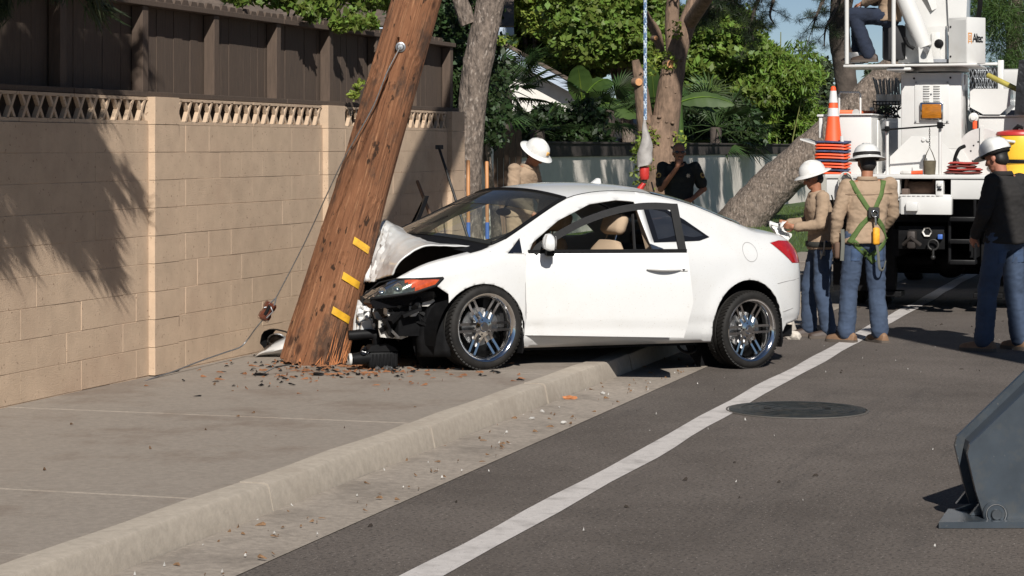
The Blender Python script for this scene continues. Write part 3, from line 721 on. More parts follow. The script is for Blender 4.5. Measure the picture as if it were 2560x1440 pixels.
# fuel flap and lower trims
fc = (.0, .955); b = MB(); P = []
for rr_ in (.076, .081):
    P.append([V((fc[0]+rr_*1.0*math.cos(a), side_y(fc[0]+rr_*math.cos(a), fc[1]+rr_*math.sin(a))+.0015, fc[1]+rr_*math.sin(a))) for a in np.linspace(0, 2*math.pi, 33)])
b.grid(P); b.build('fuel_flap_gap', mat('panel_gap', (.30,.29,.28), .8), car)
for a, nm in ((ARCH[0], 'rear'), (ARCH[1], 'front')):
    for sg in (1, -1):
        b = MB(); n = 25; P = []
        for (dr, yy) in ((0,.0),(-.006,-.02),(-.010,-.30)):
            P.append([V((a[0]+(a[2]+dr)*math.cos(t), sg*(side_y(a[0]+a[2]*math.cos(t), a[1]+a[2]*math.sin(t)) + yy + .001), a[1]+(a[2]+dr)*math.sin(t))) for t in np.linspace(-.22, math.pi+.22, n)])
        b.grid(P); b.build('wheel_arch_liner', MT['black'], car, smooth=50)
        b = MB(); b.lathe([(0,0),(.395,0)], 28, Matrix.Translation((a[0], sg*.50, a[1])), axis='y'); b.build('wheel_well', MT['black'], car)
for sg in (1,-1):
    q = MB(); q.grid([[V((x, sg*(side_y(x,.30)-dy_), z)) for x in np.linspace(1.0,2.33,12)] for dy_, z in ((.012,.326),(.11,.33),(.12,.262))]); q.build('sill_step', MT['white_paint'], car, smooth=40)
# rubber mud flaps
for (x_, z0, z1, y_) in ((2.335,.19,.40,.80), (-.34,.17,.47,.78)):
    for sg in (1,-1):
        b = MB(); b.prism([(-.13,z1),(.06,z1-.02),(.085,z0+.05),(.07,z0),(-.11,z0-.005)], -.008, .008, 'x', Matrix.Translation((x_, sg*y_, 0))); b.build('mud_flap', MT['black'], car)
# ---------------------------------------------------------------- doors
MT['inner'] = mat('door_inner_trim', (.05,.045,.04), .85)
def make_door(sgn, mb, ang):
    hy = .80*sgn; hinge = V((2.295, hy, 0))
    dr = bpy.data.objects.new('door', None); COL.objects.link(dr); dr.parent = car
    dr.location = hinge; dr.rotation_euler = (0, 0, -ang*sgn)
    sh = lambda p: (p[0]-hinge.x, p[1]-hinge.y, p[2])
    q = MB(); q.v = [sh(p) for p in mb.v]; q.f = mb.f
    o = q.build('door_skin', MT['white_paint'], dr, smooth=40, recalc=False)
    q = MB(); q.v = [sh((p[0], p[1]-sgn*.055, p[2])) for p in mb.v]; q.f = [f[::-1] for f in mb.f]; q.build('door_lining', MT['inner'], dr, smooth=40, recalc=False)
    ring = []
    for i in range(len(DOORLOW)):
        a, e = V(DOORLOW[i]), V(DOORLOW[(i+1) % len(DOORLOW)])
        ring += [a.lerp(e, k/8) for k in range(8)]
    q = MB(); q.grid([[sh((p.x, sgn*(side_y(p.x,p.y)-.0), p.y)) for p in ring+ring[:1]], [sh((p.x, sgn*(side_y(p.x,p.y)-.056), p.y)) for p in ring+ring[:1]]]); q.build('door_edge', MT['white_paint'], dr)
    fp = [(2.235,.962),(2.17,1.03),(1.9,1.185),(1.72,1.262),(1.55,1.315),(1.40,1.342),(1.25,1.352),(1.085,1.345)]
    C3 = [V((p[0], p[1])) for p in fp]; C3 = [V((p[0],p[1])) for p in crom([tuple(c) for c in C3], 5)]
    out, inn = [], []
    for i, p in enumerate(C3):
        t = (C3[min(i+1,len(C3)-1)] - C3[max(i-1,0)]).normalized(); nn = V((t.y, -t.x)); nn = nn if nn.y < 0 else -nn
        out.append(p); inn.append(p + nn*.052)
    q = MB()
    for dd in (.004, -.03):
        G = [[sh((p.x, sgn*(side_y(p.x,p.y)+dd), p.y)) for p in out], [sh((p.x, sgn*(side_y(p.x,p.y)+dd), p.y)) for p in inn]]
        q.grid(G, flip=(dd < 0))
    for rr_ in (out, inn): q.grid([[sh((p.x, sgn*(side_y(p.x,p.y)+.004), p.y)) for p in rr_],[sh((p.x, sgn*(side_y(p.x,p.y)-.03), p.y)) for p in rr_]])
    for k in range(2):
        zz = np.linspace(.98,1.347,7); 
        q.grid([[sh((1.035 + (1.085-1.035)*t + off, sgn*(side_y(1.05,z)+(.004 if k == 0 else -.03)), z)) for t, z in zip(np.linspace(0,1,7), zz)] for off in (0,.062)], flip=k == 0)
    q.grid([[sh((1.035 + .05*t, sgn*(side_y(1.05,z)+(.004 if k == 0 else -.03)), z)) for t, z in zip(np.linspace(0,1,7), zz)] for k in (0,1)])
    q.build('window_frame', MT['black'], dr, smooth=40)
    q = MB(); bl = [(x, .955 + (2.26-x)/1.225*.03) for x in np.linspace(2.26, 1.035, 14)]
    q.grid([[sh((x, sgn*(side_y(x,z)+.006), z+dz_)) for (x,z) in bl] for dz_ in (-.012,.016)]); q.grid([[sh((x, sgn*(side_y(x,z)+dy_), z+.016)) for (x,z) in bl] for dy_ in (.006,-.06)]); q.build('belt_strip', MT['black'], dr, smooth=40)
    if sgn > 0:
        hx, hz = 1.22, .845
        q = MB(); P = []
        for t in np.linspace(0,1,12):
            r_ = .022*math.sin(math.pi*min(1,max(.12,t)))**.4 if 0 < t < 1 else .009
            P.append((hx+.13-.26*t, r_))
        q.tube([sh((p[0], side_y(p[0],hz)+.012+.022*math.sin(math.pi*i/11), hz)) for i, p in enumerate(P)], [p[1] for p in P], 10, sy=.7)
        hd_ = q.build('door_handle', MT['white_paint'], dr, smooth=60)
        q = MB(); q.lathe([(0,.002),(.055,.0015),(.064,-.001),(.07,-.003)], 24, Matrix.Translation(sh((hx, side_y(hx,hz)+.001, hz+.006))) @ Matrix.Rotation(math.radians(-90),4,'X')); q.build('handle_recess', MT['white_paint'], hd_, smooth=30)
        q = MB(); q.lathe([(0,.006),(.007,.005),(.009,0)], 12, Matrix.Translation(sh((hx-.155, side_y(hx-.155,hz)+.012, hz))) @ Matrix.Rotation(math.radians(-90),4,'X')); q.build('key_lock', MT['dark_steel'], hd_)
        q = MB(); q.box(sh((hx-.13, side_y(hx,hz)-.005, hz-.014)), sh((hx-.19, side_y(hx,hz)+.012, hz+.015)), bev=.008); q.build('handle_cap', MT['white_paint'], hd_, smooth=40)
    return dr
door = make_door(1, dL, math.radians(30)); rdoor = make_door(-1, dR, math.radians(58))
# mirrors
def mirror(sgn, dr):
    hinge = V((2.295,.80*sgn,0)); c = V((2.10, .965*sgn, 1.03)) - hinge
    q = MB(); q.box((-.03,-.105,-.062),(.075,.105,.068), bev=.045)
    q.v = [(x*(1-.35*max(0,(z+.06))/.13), y*(1 if z < 0 else 1-.25*z/.068), z + .012*x/.075) for (x,y,z) in q.v]; q.v = [tuple(V(p)+c) for p in q.v]
    m_ = q.build('mirror', MT['white_paint'], dr, smooth=40)
    q = MB(); q.ell((0,0,0), (.004,.088,.052), 20, 10); q.v = [tuple(V(p)+c+V((-.030,0,.002))) for p in q.v]; q.build('mirror_glass', MT['chrome'], m_, smooth=40)
    q = MB(); q.box(tuple(c+V((-.03,-.19*sgn,-.10))), tuple(c+V((.035,-.02*sgn,-.055))), bev=.012); q.build('mirror_stalk', MT['black'], m_, smooth=40)
mirror(1, door); mirror(-1, rdoor)
# ---------------------------------------------------------------- wheels
TR = .318
def make_wheel(loc, sgn, steer=0.0):
    wh = bpy.data.objects.new('wheel', None); COL.objects.link(wh); wh.parent = car; wh.location = loc; wh.rotation_euler = (0, 0, 0)
    if steer: wh.rotation_euler = (0, 0, steer)
    s = sgn
    pr = [(.252,-.105),(.262,-.112),(.285,-.116),(.303,-.108),(.314,-.094),(.318,-.075),(.318,-.03),(.311,-.028),(.311,-.018),(.318,-.016),(.318,.016),(.311,.018),(.311,.028),(.318,.03),(.318,.075),(.314,.094),(.303,.108),(.285,.116),(.262,.112),(.252,.105)]
    ty = MB().lathe(pr, 72, axis='y').build('tyre', MT['rubber'], wh, smooth=35)
    q = MB()
    for k in range(64):
        a = 2*math.pi*k/64
        for sd in (-1, 1):
            M = Matrix.Rotation(a, 4, 'Y') @ Matrix.Translation((.3165,sd*.07,0)) @ Matrix.Rotation(sd*.5, 4, 'X')
            q.box((-.006,-.034,-.0095),(.0055,.034,.0095), M)
    q.build('tread_blocks', MT['rubber'], wh)['kind'] = 'stuff'
    o_ = s
    MB().lathe([(.254,.104*o_),(.259,.110*o_),(.256,.115*o_),(.247,.112*o_),(.236,.098*o_),(.226,.085*o_),(.218,.060*o_),(.214,-.02*o_),(.22,-.10*o_)], 64, axis='y').build('rim', MT['chrome'], wh, smooth=40)
    hub = MB().lathe([(0,.086*o_),(.028,.086*o_),(.034,.080*o_),(.038,.072*o_),(.07,.066*o_),(.076,.058*o_),(.074,.02*o_)], 32, axis='y').build('hub', MT['chrome'], wh, smooth=35)
    for k in range(5):
        a = 2*math.pi*k/5; MB().lathe([(0,.070*o_),(.007,.0695*o_),(.008,.06*o_)], 8, Matrix.Translation((.055*math.cos(a), 0, .055*math.sin(a))), axis='y').build('lug_nut', MT['black'], hub)
    for k in range(6):
        a = 2*math.pi*k/6 + .03
        for sd in (-1,1):
            q = MB(); M = Matrix.Rotation(a, 4, 'Y')
            q.prism([(.058,.066*o_),(.12,.056*o_),(.222,.072*o_),(.224,.050*o_),(.12,.034*o_),(.058,.040*o_)], -.0095, .0095, 'z', M @ Matrix.Translation((0,0,sd*.026)))
            q.build('spoke', MT['chrome'], wh)
    for k in range(30):
        pass
    b_ = MB().lathe([(0,-.01*o_),(.145,-.01*o_),(.145,-.03*o_),(0,-.03*o_)], 32, axis='y').build('brake_disc', MT['steel'], wh, smooth=30)
    MB().prism([(.09*math.cos(t), .09*math.sin(t)) for t in np.linspace(2.2,3.4,6)] + [(.16*math.cos(t), .16*math.sin(t)) for t in np.linspace(3.4,2.2,6)], .0-.05*o_, .012*o_, 'y').build('brake_caliper', MT['steel'], wh)
    MB().lathe([(0,-.09*o_),(.225,-.09*o_)], 32, axis='y').build('wheel_back', MT['black'], wh)
    return wh
make_wheel((0,.755,.318), 1); make_wheel((0,-.755,.318), -1)
make_wheel((2.665,.765,.392), 1, math.radians(-3)); make_wheel((2.665,-.765,.392), -1, math.radians(-3))
# ---------------------------------------------------------------- interior and underbody
q = MB(); q.box((-.6,-.70,.26),(2.5,.70,.34)); q.box((.5,-.76,.20),(2.25,.76,.232)); q.build('floor_pan', MT['black'], car)
q = MB(); q.box((-.35,-.62,.345),(-.25,.62,.98)); q.build('rear_bulkhead', MT['dark_trim'], car)
q = MB(); q.prism([(2.05,.80),(2.12,.93),(2.35,.975),(2.60,.985),(2.62,.40),(2.3,.36),(2.1,.6)], -.74, .74, 'y'); q.build('dashboard', MT['dark_trim'], car, smooth=30)
MB().lathe([(.185+.016*math.cos(t), .016*math.sin(t)) for t in np.linspace(0,2*math.pi,10)], 32, Matrix.Translation((1.90,.37,.88)) @ Matrix.Rotation(math.radians(65),4,'Y')).build('steering_wheel', MT['black'], car, smooth=60)
def seat(y, xb, nm='seat'):
    s_ = bpy.data.objects.new(nm, None); COL.objects.link(s_); s_.parent = car; s_.location = (xb, y, .34)
    q = MB(); q.box((-.05,-.25,.0),(.50,.25,.20), bev=.07); q.build('cushion', MT['beige'], s_, smooth=60)
    q = MB(); M = Matrix.Translation((0,0,.12)) @ Matrix.Rotation(math.radians(-20),4,'Y')
    P = []
    for i in range(11):
        t = i/10; hw = lerp(.25,.20,t) * (1 if t < .85 else 1-.35*((t-.85)/.15)**2); th = .065*(1 if t < .9 else .7)
        P.append([M @ V((th*math.cos(a)*(1+.25*math.sin(a)**2), hw*math.sin(a)*1.0, .60*t)) for a in np.linspace(0, 2*math.pi, 25)])
    q.grid(P); q.f.append(tuple(10*25+k for k in range(24))); q.build('backrest', MT['beige'], s_, smooth=60)
    q = MB(); q.box((-.045,-.13,.66),(.06,.13,.83), M, bev=.045); q.build('headrest', MT['beige'], s_, smooth=60)
    for yy in (-.06,.06): MB().tube([M @ V((0,yy,.58)), M @ V((0,yy,.68))], .007).build('headrest_post', MT['chrome'], s_)
    return s_
seat(.37, 1.32); seat(-.37, 1.32)
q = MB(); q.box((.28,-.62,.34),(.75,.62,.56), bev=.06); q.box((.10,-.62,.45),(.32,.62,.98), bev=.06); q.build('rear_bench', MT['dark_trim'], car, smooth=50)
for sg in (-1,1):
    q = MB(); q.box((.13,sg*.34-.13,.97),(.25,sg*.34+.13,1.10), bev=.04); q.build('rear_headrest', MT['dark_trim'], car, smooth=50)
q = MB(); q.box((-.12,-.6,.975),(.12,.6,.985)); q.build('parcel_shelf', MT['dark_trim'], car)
# beige B pillar trim and belt
for sg in (1,-1):
    q = MB(); q.grid([[V((1.0+dx_, sg*(side_y(1.0,z)-dy_), z)) for z in np.linspace(.3,1.34,8)] for dx_, dy_ in ((.03,.014),(.03,.09),(-.06,.10))]); q.build('pillar_trim', MT['beige'], car, smooth=40)
    q = MB(); q.tube([(1.06, sg*(side_y(1.05,1.25)-.10), 1.25),(1.09, sg*.66, .95),(1.12, sg*.70,.5)], .018, 6, sy=.2); q.build('seat_belt', MT['dark_trim'], car)
# rear-view mirror
q = MB(); q.ell((1.93,.02,1.245),(.018,.105,.032),16,8); q.tube([(1.93,.02,1.25),(1.86,.0,1.36)], .009); q.build('inner_mirror', MT['black'], car, smooth=60)
# engine bay and smashed nose
q = MB(); q.box((2.55,-.66,.30),(3.06,.64,.74)); q.box((2.50,-.70,.34),(2.56,.70,.93)); q.box((3.05,.10,.32),(3.28,.60,.58)); q.build('engine_bay', MT['black'], car)
def pix(p): w_ = CARM @ V(p); return 1280 + FPX*w_.x/w_.y
q = MB()
for k in range(60):
    p = V((rnd(2.95,3.40), rnd(-.1,.66), rnd(.34,.66)))
    if pix(p) < 938: continue
    p = p; a = Euler((rnd(-1,1),rnd(-1,1),rnd(-1,1))).to_matrix().to_4x4()
    q.box((-rnd(.03,.10),-rnd(.015,.05),-rnd(.006,.02)),(rnd(.03,.10),rnd(.015,.05),rnd(.006,.02)), Matrix.Translation(p) @ a)
for k in range(14):
    p = V((rnd(2.95,3.25), rnd(-.1,.62), rnd(.35,.7)))
    if pix(p) < 965: continue
    q.tube([p, p+V((rnd(-.1,.15),rnd(-.1,.1),rnd(-.1,.06))), p+V((rnd(-.1,.25),rnd(-.1,.15),rnd(-.2,.02)))], rnd(.006,.014), 6)
q.build('broken_nose_trim', MT['black'], car)['kind'] = 'stuff'
q = MB()
for k in range(34):
    p = V((rnd(2.98,3.40), rnd(.0,.62), rnd(.34,.64)))
    if pix(p) < 945: continue
    a = Euler((rnd(-1,1),rnd(-1,1),rnd(-1,1))).to_matrix().to_4x4(); q.box((-rnd(.015,.06),-rnd(.008,.02),-rnd(.004,.02)),(rnd(.015,.06),rnd(.008,.02),rnd(.004,.02)), Matrix.Translation(p) @ a)
q.build('bent_metal_bits', MT['steel'], car)['kind'] = 'stuff'
def plate(pix, yl, th, name, m, parent=car, tilt=0.0):
    P = [sl(x,y,yl + tilt*(x-pix[0][0])) for (x,y) in pix]; q = MB(); n = len(P)
    q.add([p for p in P] + [p - V((0,th,0)) for p in P], [tuple(range(n)), tuple(range(2*n-1,n-1,-1))] + [(i,i+n,(i+1)%n+n,(i+1)%n) for i in range(n)])
    return q.build(name, m, parent)
MT['primer'] = mat('bare_white_metal', (.62,.60,.56), .5, .1, var=.12, scale=12, dirt=(.25,.22,.19), dscale=14)
plate([(935,745),(1085,728),(1092,742),(1075,752),(1010,766),(940,772),(925,758)], .60, .10, 'headlight_tray', MT['black_gloss'], tilt=.0006)
plate([(948,800),(1020,796),(1024,830),(1020,842),(1003,848),(952,843),(948,825)], .50, .012, 'bumper_bracket', MT['primer'])
plate([(993,797),(1023,795),(1024,832),(1020,842),(1003,848),(993,845)], .535, .012, 'bracket_flange', MT['primer'])
plate([(968,771),(1000,765),(1032,764),(1034,790),(1010,792),(975,794),(968,785)], .56, .05, 'bumper_beam_end', MT['primer'])
for (x_,y_) in ((968,809),(969,827),(986,775)):
    c = sl(x_,y_, .514 if y_ > 790 else .565); MB().lathe([(0,.002),(.011,.002),(.012,-.004)], 12, Matrix.Translation(c) @ Matrix.Rotation(math.radians(-90),4,'X')).build('bolt_hole', MT['black'], car)
plate([(1055,762),(1066,737),(1072,735),(1088,752),(1070,766),(1056,766)], .66, .01, 'fender_bracket', MT['primer'])
plate([(934,781),(944,779),(962,802),(955,806),(940,795)], .5, .02, 'hood_latch', MT['steel'])
plate([(898,750),(910,764),(926,780),(934,792),(930,815),(938,836),(905,846),(884,840),(888,800)], .10, .02, 'bumper_remnant', MT['white_paint'])
plate([(905,806),(925,800),(932,822),(945,838),(930,850),(902,842)], .30, .012, 'torn_bumper_edge', MT['white_paint'])
plate([(940,752),(962,748),(968,762),(955,772),(944,768)], .40, .02, 'bent_support', MT['primer'])
plate([(1026,766),(1050,757),(1053,770),(1040,790),(1028,792)], .62, .02, 'beam_cap', MT['white_paint'])
plate([(905,740),(925,738),(935,790),(925,800),(905,770)], .1, .03, 'radiator_edge', MT['dark_steel'])
for k in range(7):          # torn hoses and wiring
    a = sl(rnd(930,1010), rnd(735,770), rnd(.2,.5)); MB().tube([tuple(p) for p in crom([tuple(a), tuple(a+V((rnd(.0,.08),rnd(.0,.06),-.06))), tuple(a+V((rnd(-.05,.1),rnd(.0,.08),-.16))), tuple(a+V((rnd(-.1,.06),rnd(.0,.08),-.20)))], 4)], rnd(.004,.011), 6).build('torn_hose', MT['black'] if k % 3 else MT['dark_steel'], car, smooth=60)
rad = plate([(905,752),(938,745),(946,800),(936,842),(912,838)], -.02, .05, 'radiator', MT['dark_steel'])
# crushed bumper skin between pole and lamp
q = MB(); P = []
for i in range(9):
    r_ = []
    for j in range(8):
        x_ = lerp(892, 944, j/7) + 5*noise.noise(V((i*.8,j*.9,1))); y_ = lerp(764, 840, i/8) + 8*noise.noise(V((i*.7,j*.8,5))) + (10 if j > 5 and i < 3 else 0)
        r_.append(sl(x_, y_, .16 + .12*j/7 + .09*noise.noise(V((i*.9,j*.9,9)))))
    P.append(r_)
o = q.grid(P).build('crushed_bumper_skin', MT['white_paint'], car, smooth=25); _m = o.modifiers.new('s','SOLIDIFY'); _m.thickness = .005
# loose wheel-arch liner hanging in front of the tyre
q = MB(); P = []
for i in range(9):
    t = i/8; P.append([sl(lerp(lerp(1112,1132,t**.5), lerp(1048,1120,t), s_), lerp(lerp(752,740,t), lerp(892,748,t), s_), lerp(.74,.60,s_)+.04*math.sin(t*3)) for s_ in np.linspace(0,1,9)])
P = [[sl(x0 + 3*math.sin(j*1.3), y_, .80 - .22*k/5) for j, y_ in enumerate(np.linspace(745,893,10))] for k, x0 in enumerate((1128,1110,1092,1074,1058,1044))]
for i, r_ in enumerate(P):
    for j, p in enumerate(r_):
        yy = np.linspace(745,893,10)[j]; dxp = (1-(j/9))**2*26 - 8*math.sin(j/9*3.1)
        r_[j] = sl((1128,1110,1092,1074,1058,1044)[i] + dxp*(1-i*.05), yy, .80-.22*i/5)
q.grid(P); ll = q.build('loose_liner', MT['black'], car, smooth=50); _m = ll.modifiers.new('s','SOLIDIFY'); _m.thickness = .006
# crumpled hood
HC = [[(1012,574,-.60),(1060,585,-.25),(1105,596,.1),(1150,607,.4),(1192,617,.66)],
      [(985,562,-.52),(1022,583,-.2),(1066,598,.12),(1100,608,.40),(1125,615,.64)],
      [(957,550,-.42),(985,578,-.14),(1012,600,.15),(1036,611,.40),(1057,617,.62)],
      [(942,586,-.30),(958,615,-.06),(972,640,.18),(982,650,.38),(1002,652,.58)],
      [(908,703,-.14),(925,706,.05),(945,698,.2),(965,692,.36),(981,688,.52)]]
HL = [[sl(*c) for c in r_] for r_ in HC]
rows = [crom([tuple(p) for p in r_], 9) for r_ in HL]
colsH = [crom([tuple(rows[i][j]) for i in range(5)], 9) for j in range(len(rows[0]))]
P = []
nj = len(colsH); ni = len(colsH[0])
for i in range(ni):
    r_ = []
    for j in range(nj):
        p = V(colsH[j][i]); fi = i/(ni-1); fj = j/(nj-1)
        cr = max(0, (fi-.38)/.62)*max(0, 1-fj/.62)
        p += V((.5,.5,.5))*0 + V((noise.noise(V((fi*13, fj*11, 1))), noise.noise(V((fi*15, fj*12, 4))), noise.noise(V((fi*12, fj*15, 8)))))*(.055*cr + .004)
        p += V((noise.noise(V((fi*30, fj*26, 2))), noise.noise(V((fi*31, fj*28, 6))), noise.noise(V((fi*27, fj*30, 9)))))*(.022*cr)
        p.z += .014*math.exp(-((fj-.45-.25*fi)/.10)**2)*(1-fi)
        r_.append(p)
    P.append(r_)
hood = MB().grid(P).build('crumpled_hood', MT['white_paint'], car, smooth=17)
_m = hood.modifiers.new('s','SOLIDIFY'); _m.thickness = .010; _m.offset = 0
for pts in ([(-.29,.695),(-.40,.712),(-.52,.722),(-.62,.735)], [(-.35,.46),(-.50,.485),(-.68,.50)], [(2.315,.27),(2.318,.5),(2.315,.70),(2.30,.94)], [(2.60,.955),(2.40,.945),(2.31,.942)]):
    MB().tube([V((x, side_y(x, z)+.0005, z)) for (x, z) in pts], .0032, 6).build('panel_gap', bpy.data.materials['panel_gap'], car, smooth=60)
# licence sticker on dash, exhaust
q = MB(); q.box((2.42,.16,1.008),(2.50,.30,1.012)); q.build('dash_permit', mat('paper_card', (.6,.6,.58), .8), car)
q = MB(); q.tube([(-.3,.35,.22),(-.9,.35,.24)], .03); q.tube([(.3,.5,.30),(.3,-.5,.30)], .035); q.tube([(0,-.7,.318),(0,.7,.318)], .04); q.build('axle_and_exhaust', MT['dark_steel'], car)
# ================================================================ WRECKAGE AND LITTER ON THE GROUND
def rock(name, label, cat, c, size, m, seed, flat=1.0, parent=None):
    bm = bmesh.new(); bmesh.ops.create_icosphere(bm, subdivisions=2, radius=1)
    for q in bm.verts:
        n_ = noise.noise(q.co*1.3 + V((seed*3.1, seed, 0))); q.co *= 1 + .45*n_
        q.co = V((q.co.x*size[0], q.co.y*size[1], max(q.co.z*size[2]*flat, -size[2]*.45)))
    b = MB(); b.bm(bm); o = b.build(name, m, parent, smooth=22); o.location = (c[0], c[1], c[2] + size[2]*.44); o.rotation_euler = (0,0,seed*1.7)
    if label: tag(o, label, cat)
    return o
# air filter box
ab = at(950, 915, 16.55); ab.z = .15
af = thing('air_filter_box', 'black ribbed air filter box torn out and lying under the crushed nose', 'car part', ab, .25)
q = MB(); q.box((-.10,-.08,.012),(.125,.09,.135), bev=.02); q.build('lower_case', MT['black'], af, smooth=40)
for k in range(7):
    q = MB(); q.box((-.075+k*.028,-.088,.02),(-.063+k*.028,-.079,.12), bev=.003); q.build('rib', MT['black'], af)
q = MB(); q.prism([(-.115,.136),(.12,.136),(.10,.165),(.03,.195),(-.08,.18)], -.085, .09, 'y'); q.build('upper_case', MT['black'], af, smooth=20)
q = MB(); q.tube([tuple(p) for p in crom([(-.02,0,.17),(-.03,-.01,.235),(-.07,-.01,.262),(-.24,.0,.255)], 5)], .038, 14); q.build('elbow_hose', MT['black'], af, smooth=60)
q = MB(); q.tube([(-.09,-.03,.09),(-.16,-.04,.085),(-.225,-.05,.08)], [.05,.047,.043], 18); q.build('intake_pipe', MT['black'], af, smooth=50)
M = Matrix.Translation((-.228,-.05,.08)) @ Matrix.Rotation(math.radians(-90),4,'Y')
q = MB(); q.lathe([(.030,.02),(.034,.022),(.045,.018),(.046,0),(.030,.0)], 24, M); q.build('pipe_rim', MT['primer'], af, smooth=40)
q = MB(); q.lathe([(0,.012),(.031,.012)], 20, M); q.build('pipe_mouth', mat('hole_black', (.003,.003,.003), .9), af)
q = MB(); q.tube([(-.12,-.02,.16),(-.15,-.05,.13),(-.10,-.06,.12)], .022, 10); q.lathe([(.018,0),(.026,.004),(.026,.03),(.018,.034)], 16, Matrix.Translation((-.14,-.06,.12)) @ Matrix.Rotation(.9,4,'X')); q.build('sensor', MT['black_gloss'], af, smooth=40)
q = MB()
for k in range(7): q.box((-.02,-.012,-.008),(.02,.012,.008), Matrix.Translation((ab.x+rnd(-.02,.09), ab.y-.12+rnd(-.03,.02), .165)) @ Euler((rnd(-1,1),rnd(-1,1),rnd(-2,2))).to_matrix().to_4x4())
tag(q.build('bent_clamp', MT['steel'], None), 'small bent bright metal clamp on the ground before the air filter box', 'metal scrap')
# knocked-out headlight
hp = at(708, 845, 17.75); hp.z = .16
hl_ = thing('broken_headlight', 'broken black headlight unit lying left behind the pole foot', 'headlight', hp, -.4); hl_.rotation_euler = (.5,-.15,-.3)
q = MB(); P = []
for i in range(9):
    t = i/8; rr_ = lerp(.06,.135, t**.6)
    P.append([V((rr_*1.05*math.cos(a)*(1+.12*noise.noise(V((math.cos(a)*2,math.sin(a)*2,t)))), -.10*t+.06, .12+rr_*.95*math.sin(a)*(1+.12*math.cos(3*a)))) for a in np.linspace(0,2*math.pi,22)])
q.grid(P); q.build('housing', MT['black'], hl_, smooth=40)
q = MB(); q.lathe([(0,.03),(.05,.022),(.085,-.012),(.092,-.03)], 24, Matrix.Translation((.01,-.03,.12)) @ Matrix.Rotation(math.radians(-90),4,'X')); q.build('reflector', MT['chrome'], hl_, smooth=50)
q = MB(); q.lathe([(.088+.006*math.cos(t),.006*math.sin(t)) for t in np.linspace(0,2*math.pi,8)], 24, Matrix.Translation((.01,-.045,.12)) @ Matrix.Rotation(math.radians(90),4,'X')); q.build('bezel', MT['steel'], hl_, smooth=50)
# torn white bumper skin
fp_ = at(680, 885, 17.9); b = MB(); P = []
for i in range(11):
    t = i/10; r_ = []
    for j in range(7):
        s_ = j/6; y_img = lerp(893, 832, t**.75) + s_*8; x_img = lerp(636, 722, t) + 3*math.sin(t*9)
        r_.append(at(lerp(636,724,t)+4*s_, lerp(lerp(892,836,t**.7), lerp(893,884,t), s_), 17.62 - .15*math.sin(s_*3.1) - .18*t*s_))
    P.append(r_)
bs = b.grid(P).build('bumper_fragment', MT['white_paint'], None, smooth=50); _m = bs.modifiers.new('s','SOLIDIFY'); _m.thickness = .006
tag(bs, 'curved white bumper fragment on the ground left of the pole foot', 'car part')
# splinters and chips (nobody could count them)
def scatter(name, label, m, n, area, size, z, flat=True, cat=None):
    b = MB()
    for k in range(n):
        x, y = area(); L = rnd(*size[0]); w_ = rnd(*size[1]); a = rnd(0, 2*math.pi); c, s_ = math.cos(a), math.sin(a); h = rnd(.002, .012); zz = z(x, y)
        d = V((c,s_,0))*L; e = V((-s_,c,0))*w_; p = V((x,y,zz+.001)); t = V((0,0,h)); lift = V((0,0,rnd(0,.01)))
        b.add([p-d-e*.4, p+d*.8-e, p+d+lift, p-d*.6+e, p-d*.3+t, p+d*.5+t+lift], [(0,1,5,4),(1,2,5),(2,3,4,5),(3,0,4)])
    o = b.build(name, m, None, recalc=False); tag(o, label, cat, kind='stuff'); return o
def near_pole():
    while True:
        a = rnd(0, 2*math.pi); r_ = abs(random.gauss(0, .55)) + .1; x, y = -1.25 + r_*math.cos(a)*1.3, 16.5 + r_*math.sin(a)*1.2
        v_ = -x*DY + y*DX
        if 4.6 < v_ < 7.2: return x, y
scatter('wood_splinters', 'scattered reddish wood splinters around the pole foot', mat('splinter_litter', (.15,.062,.028), .9, var=.0, col2=(.30,.13,.055), scale=14), 280, near_pole, ((.006,.05),(.0015,.005)), lambda x,y: .152, cat='splinters')
scatter('dark_fragments', 'small dark plastic fragments around the pole foot', MT['black'], 150, near_pole, ((.008,.04),(.005,.02)), lambda x,y: .152, cat='fragments')
def along_gutter():
    u = rnd(8, 22); v_ = 3.9 + abs(random.gauss(0,.22)); v_ = min(v_, 4.34); p = W(u, v_); return p.x, p.y
MT['chip'] = mat('pale_chip', (.42,.40,.37), .6, var=.2)
scatter('gutter_litter', 'fine wood and leaf litter lying along the gutter', mat('leaf_litter', (.16,.09,.045), .9, var=.5, scale=60), 130, along_gutter, ((.005,.028),(.002,.006)), lambda x,y: .016, cat='litter')
scatter('gutter_chips', 'pale chips of plastic and glass along the gutter', MT['chip'], 50, along_gutter, ((.003,.009),(.002,.006)), lambda x,y: .016, cat='chips')
def on_road():
    u = rnd(9, 30); v_ = rnd(.2, 3.8); p = W(u, v_); return p.x, p.y
scatter('road_chips', 'tiny pale glass chips scattered over the asphalt', MT['chip'], 60, on_road, ((.002,.007),(.002,.005)), lambda x,y: .002, cat='chips')
scatter('road_litter', 'small dark twigs scattered over the asphalt', mat('twig_brown', (.03,.022,.016), .9), 60, on_road, ((.005,.025),(.002,.005)), lambda x,y: .002, cat='twigs')
def on_walk():
    u = rnd(5, 16); v_ = rnd(4.6, 7.2); p = W(u, v_); return p.x, p.y
scatter('walk_litter', 'dry twigs and leaf bits scattered over the sidewalk', mat('dry_leaf', (.12,.065,.032), .9, var=.5, scale=60), 30, on_walk, ((.006,.02),(.003,.006)), lambda x,y: .152, cat='litter')
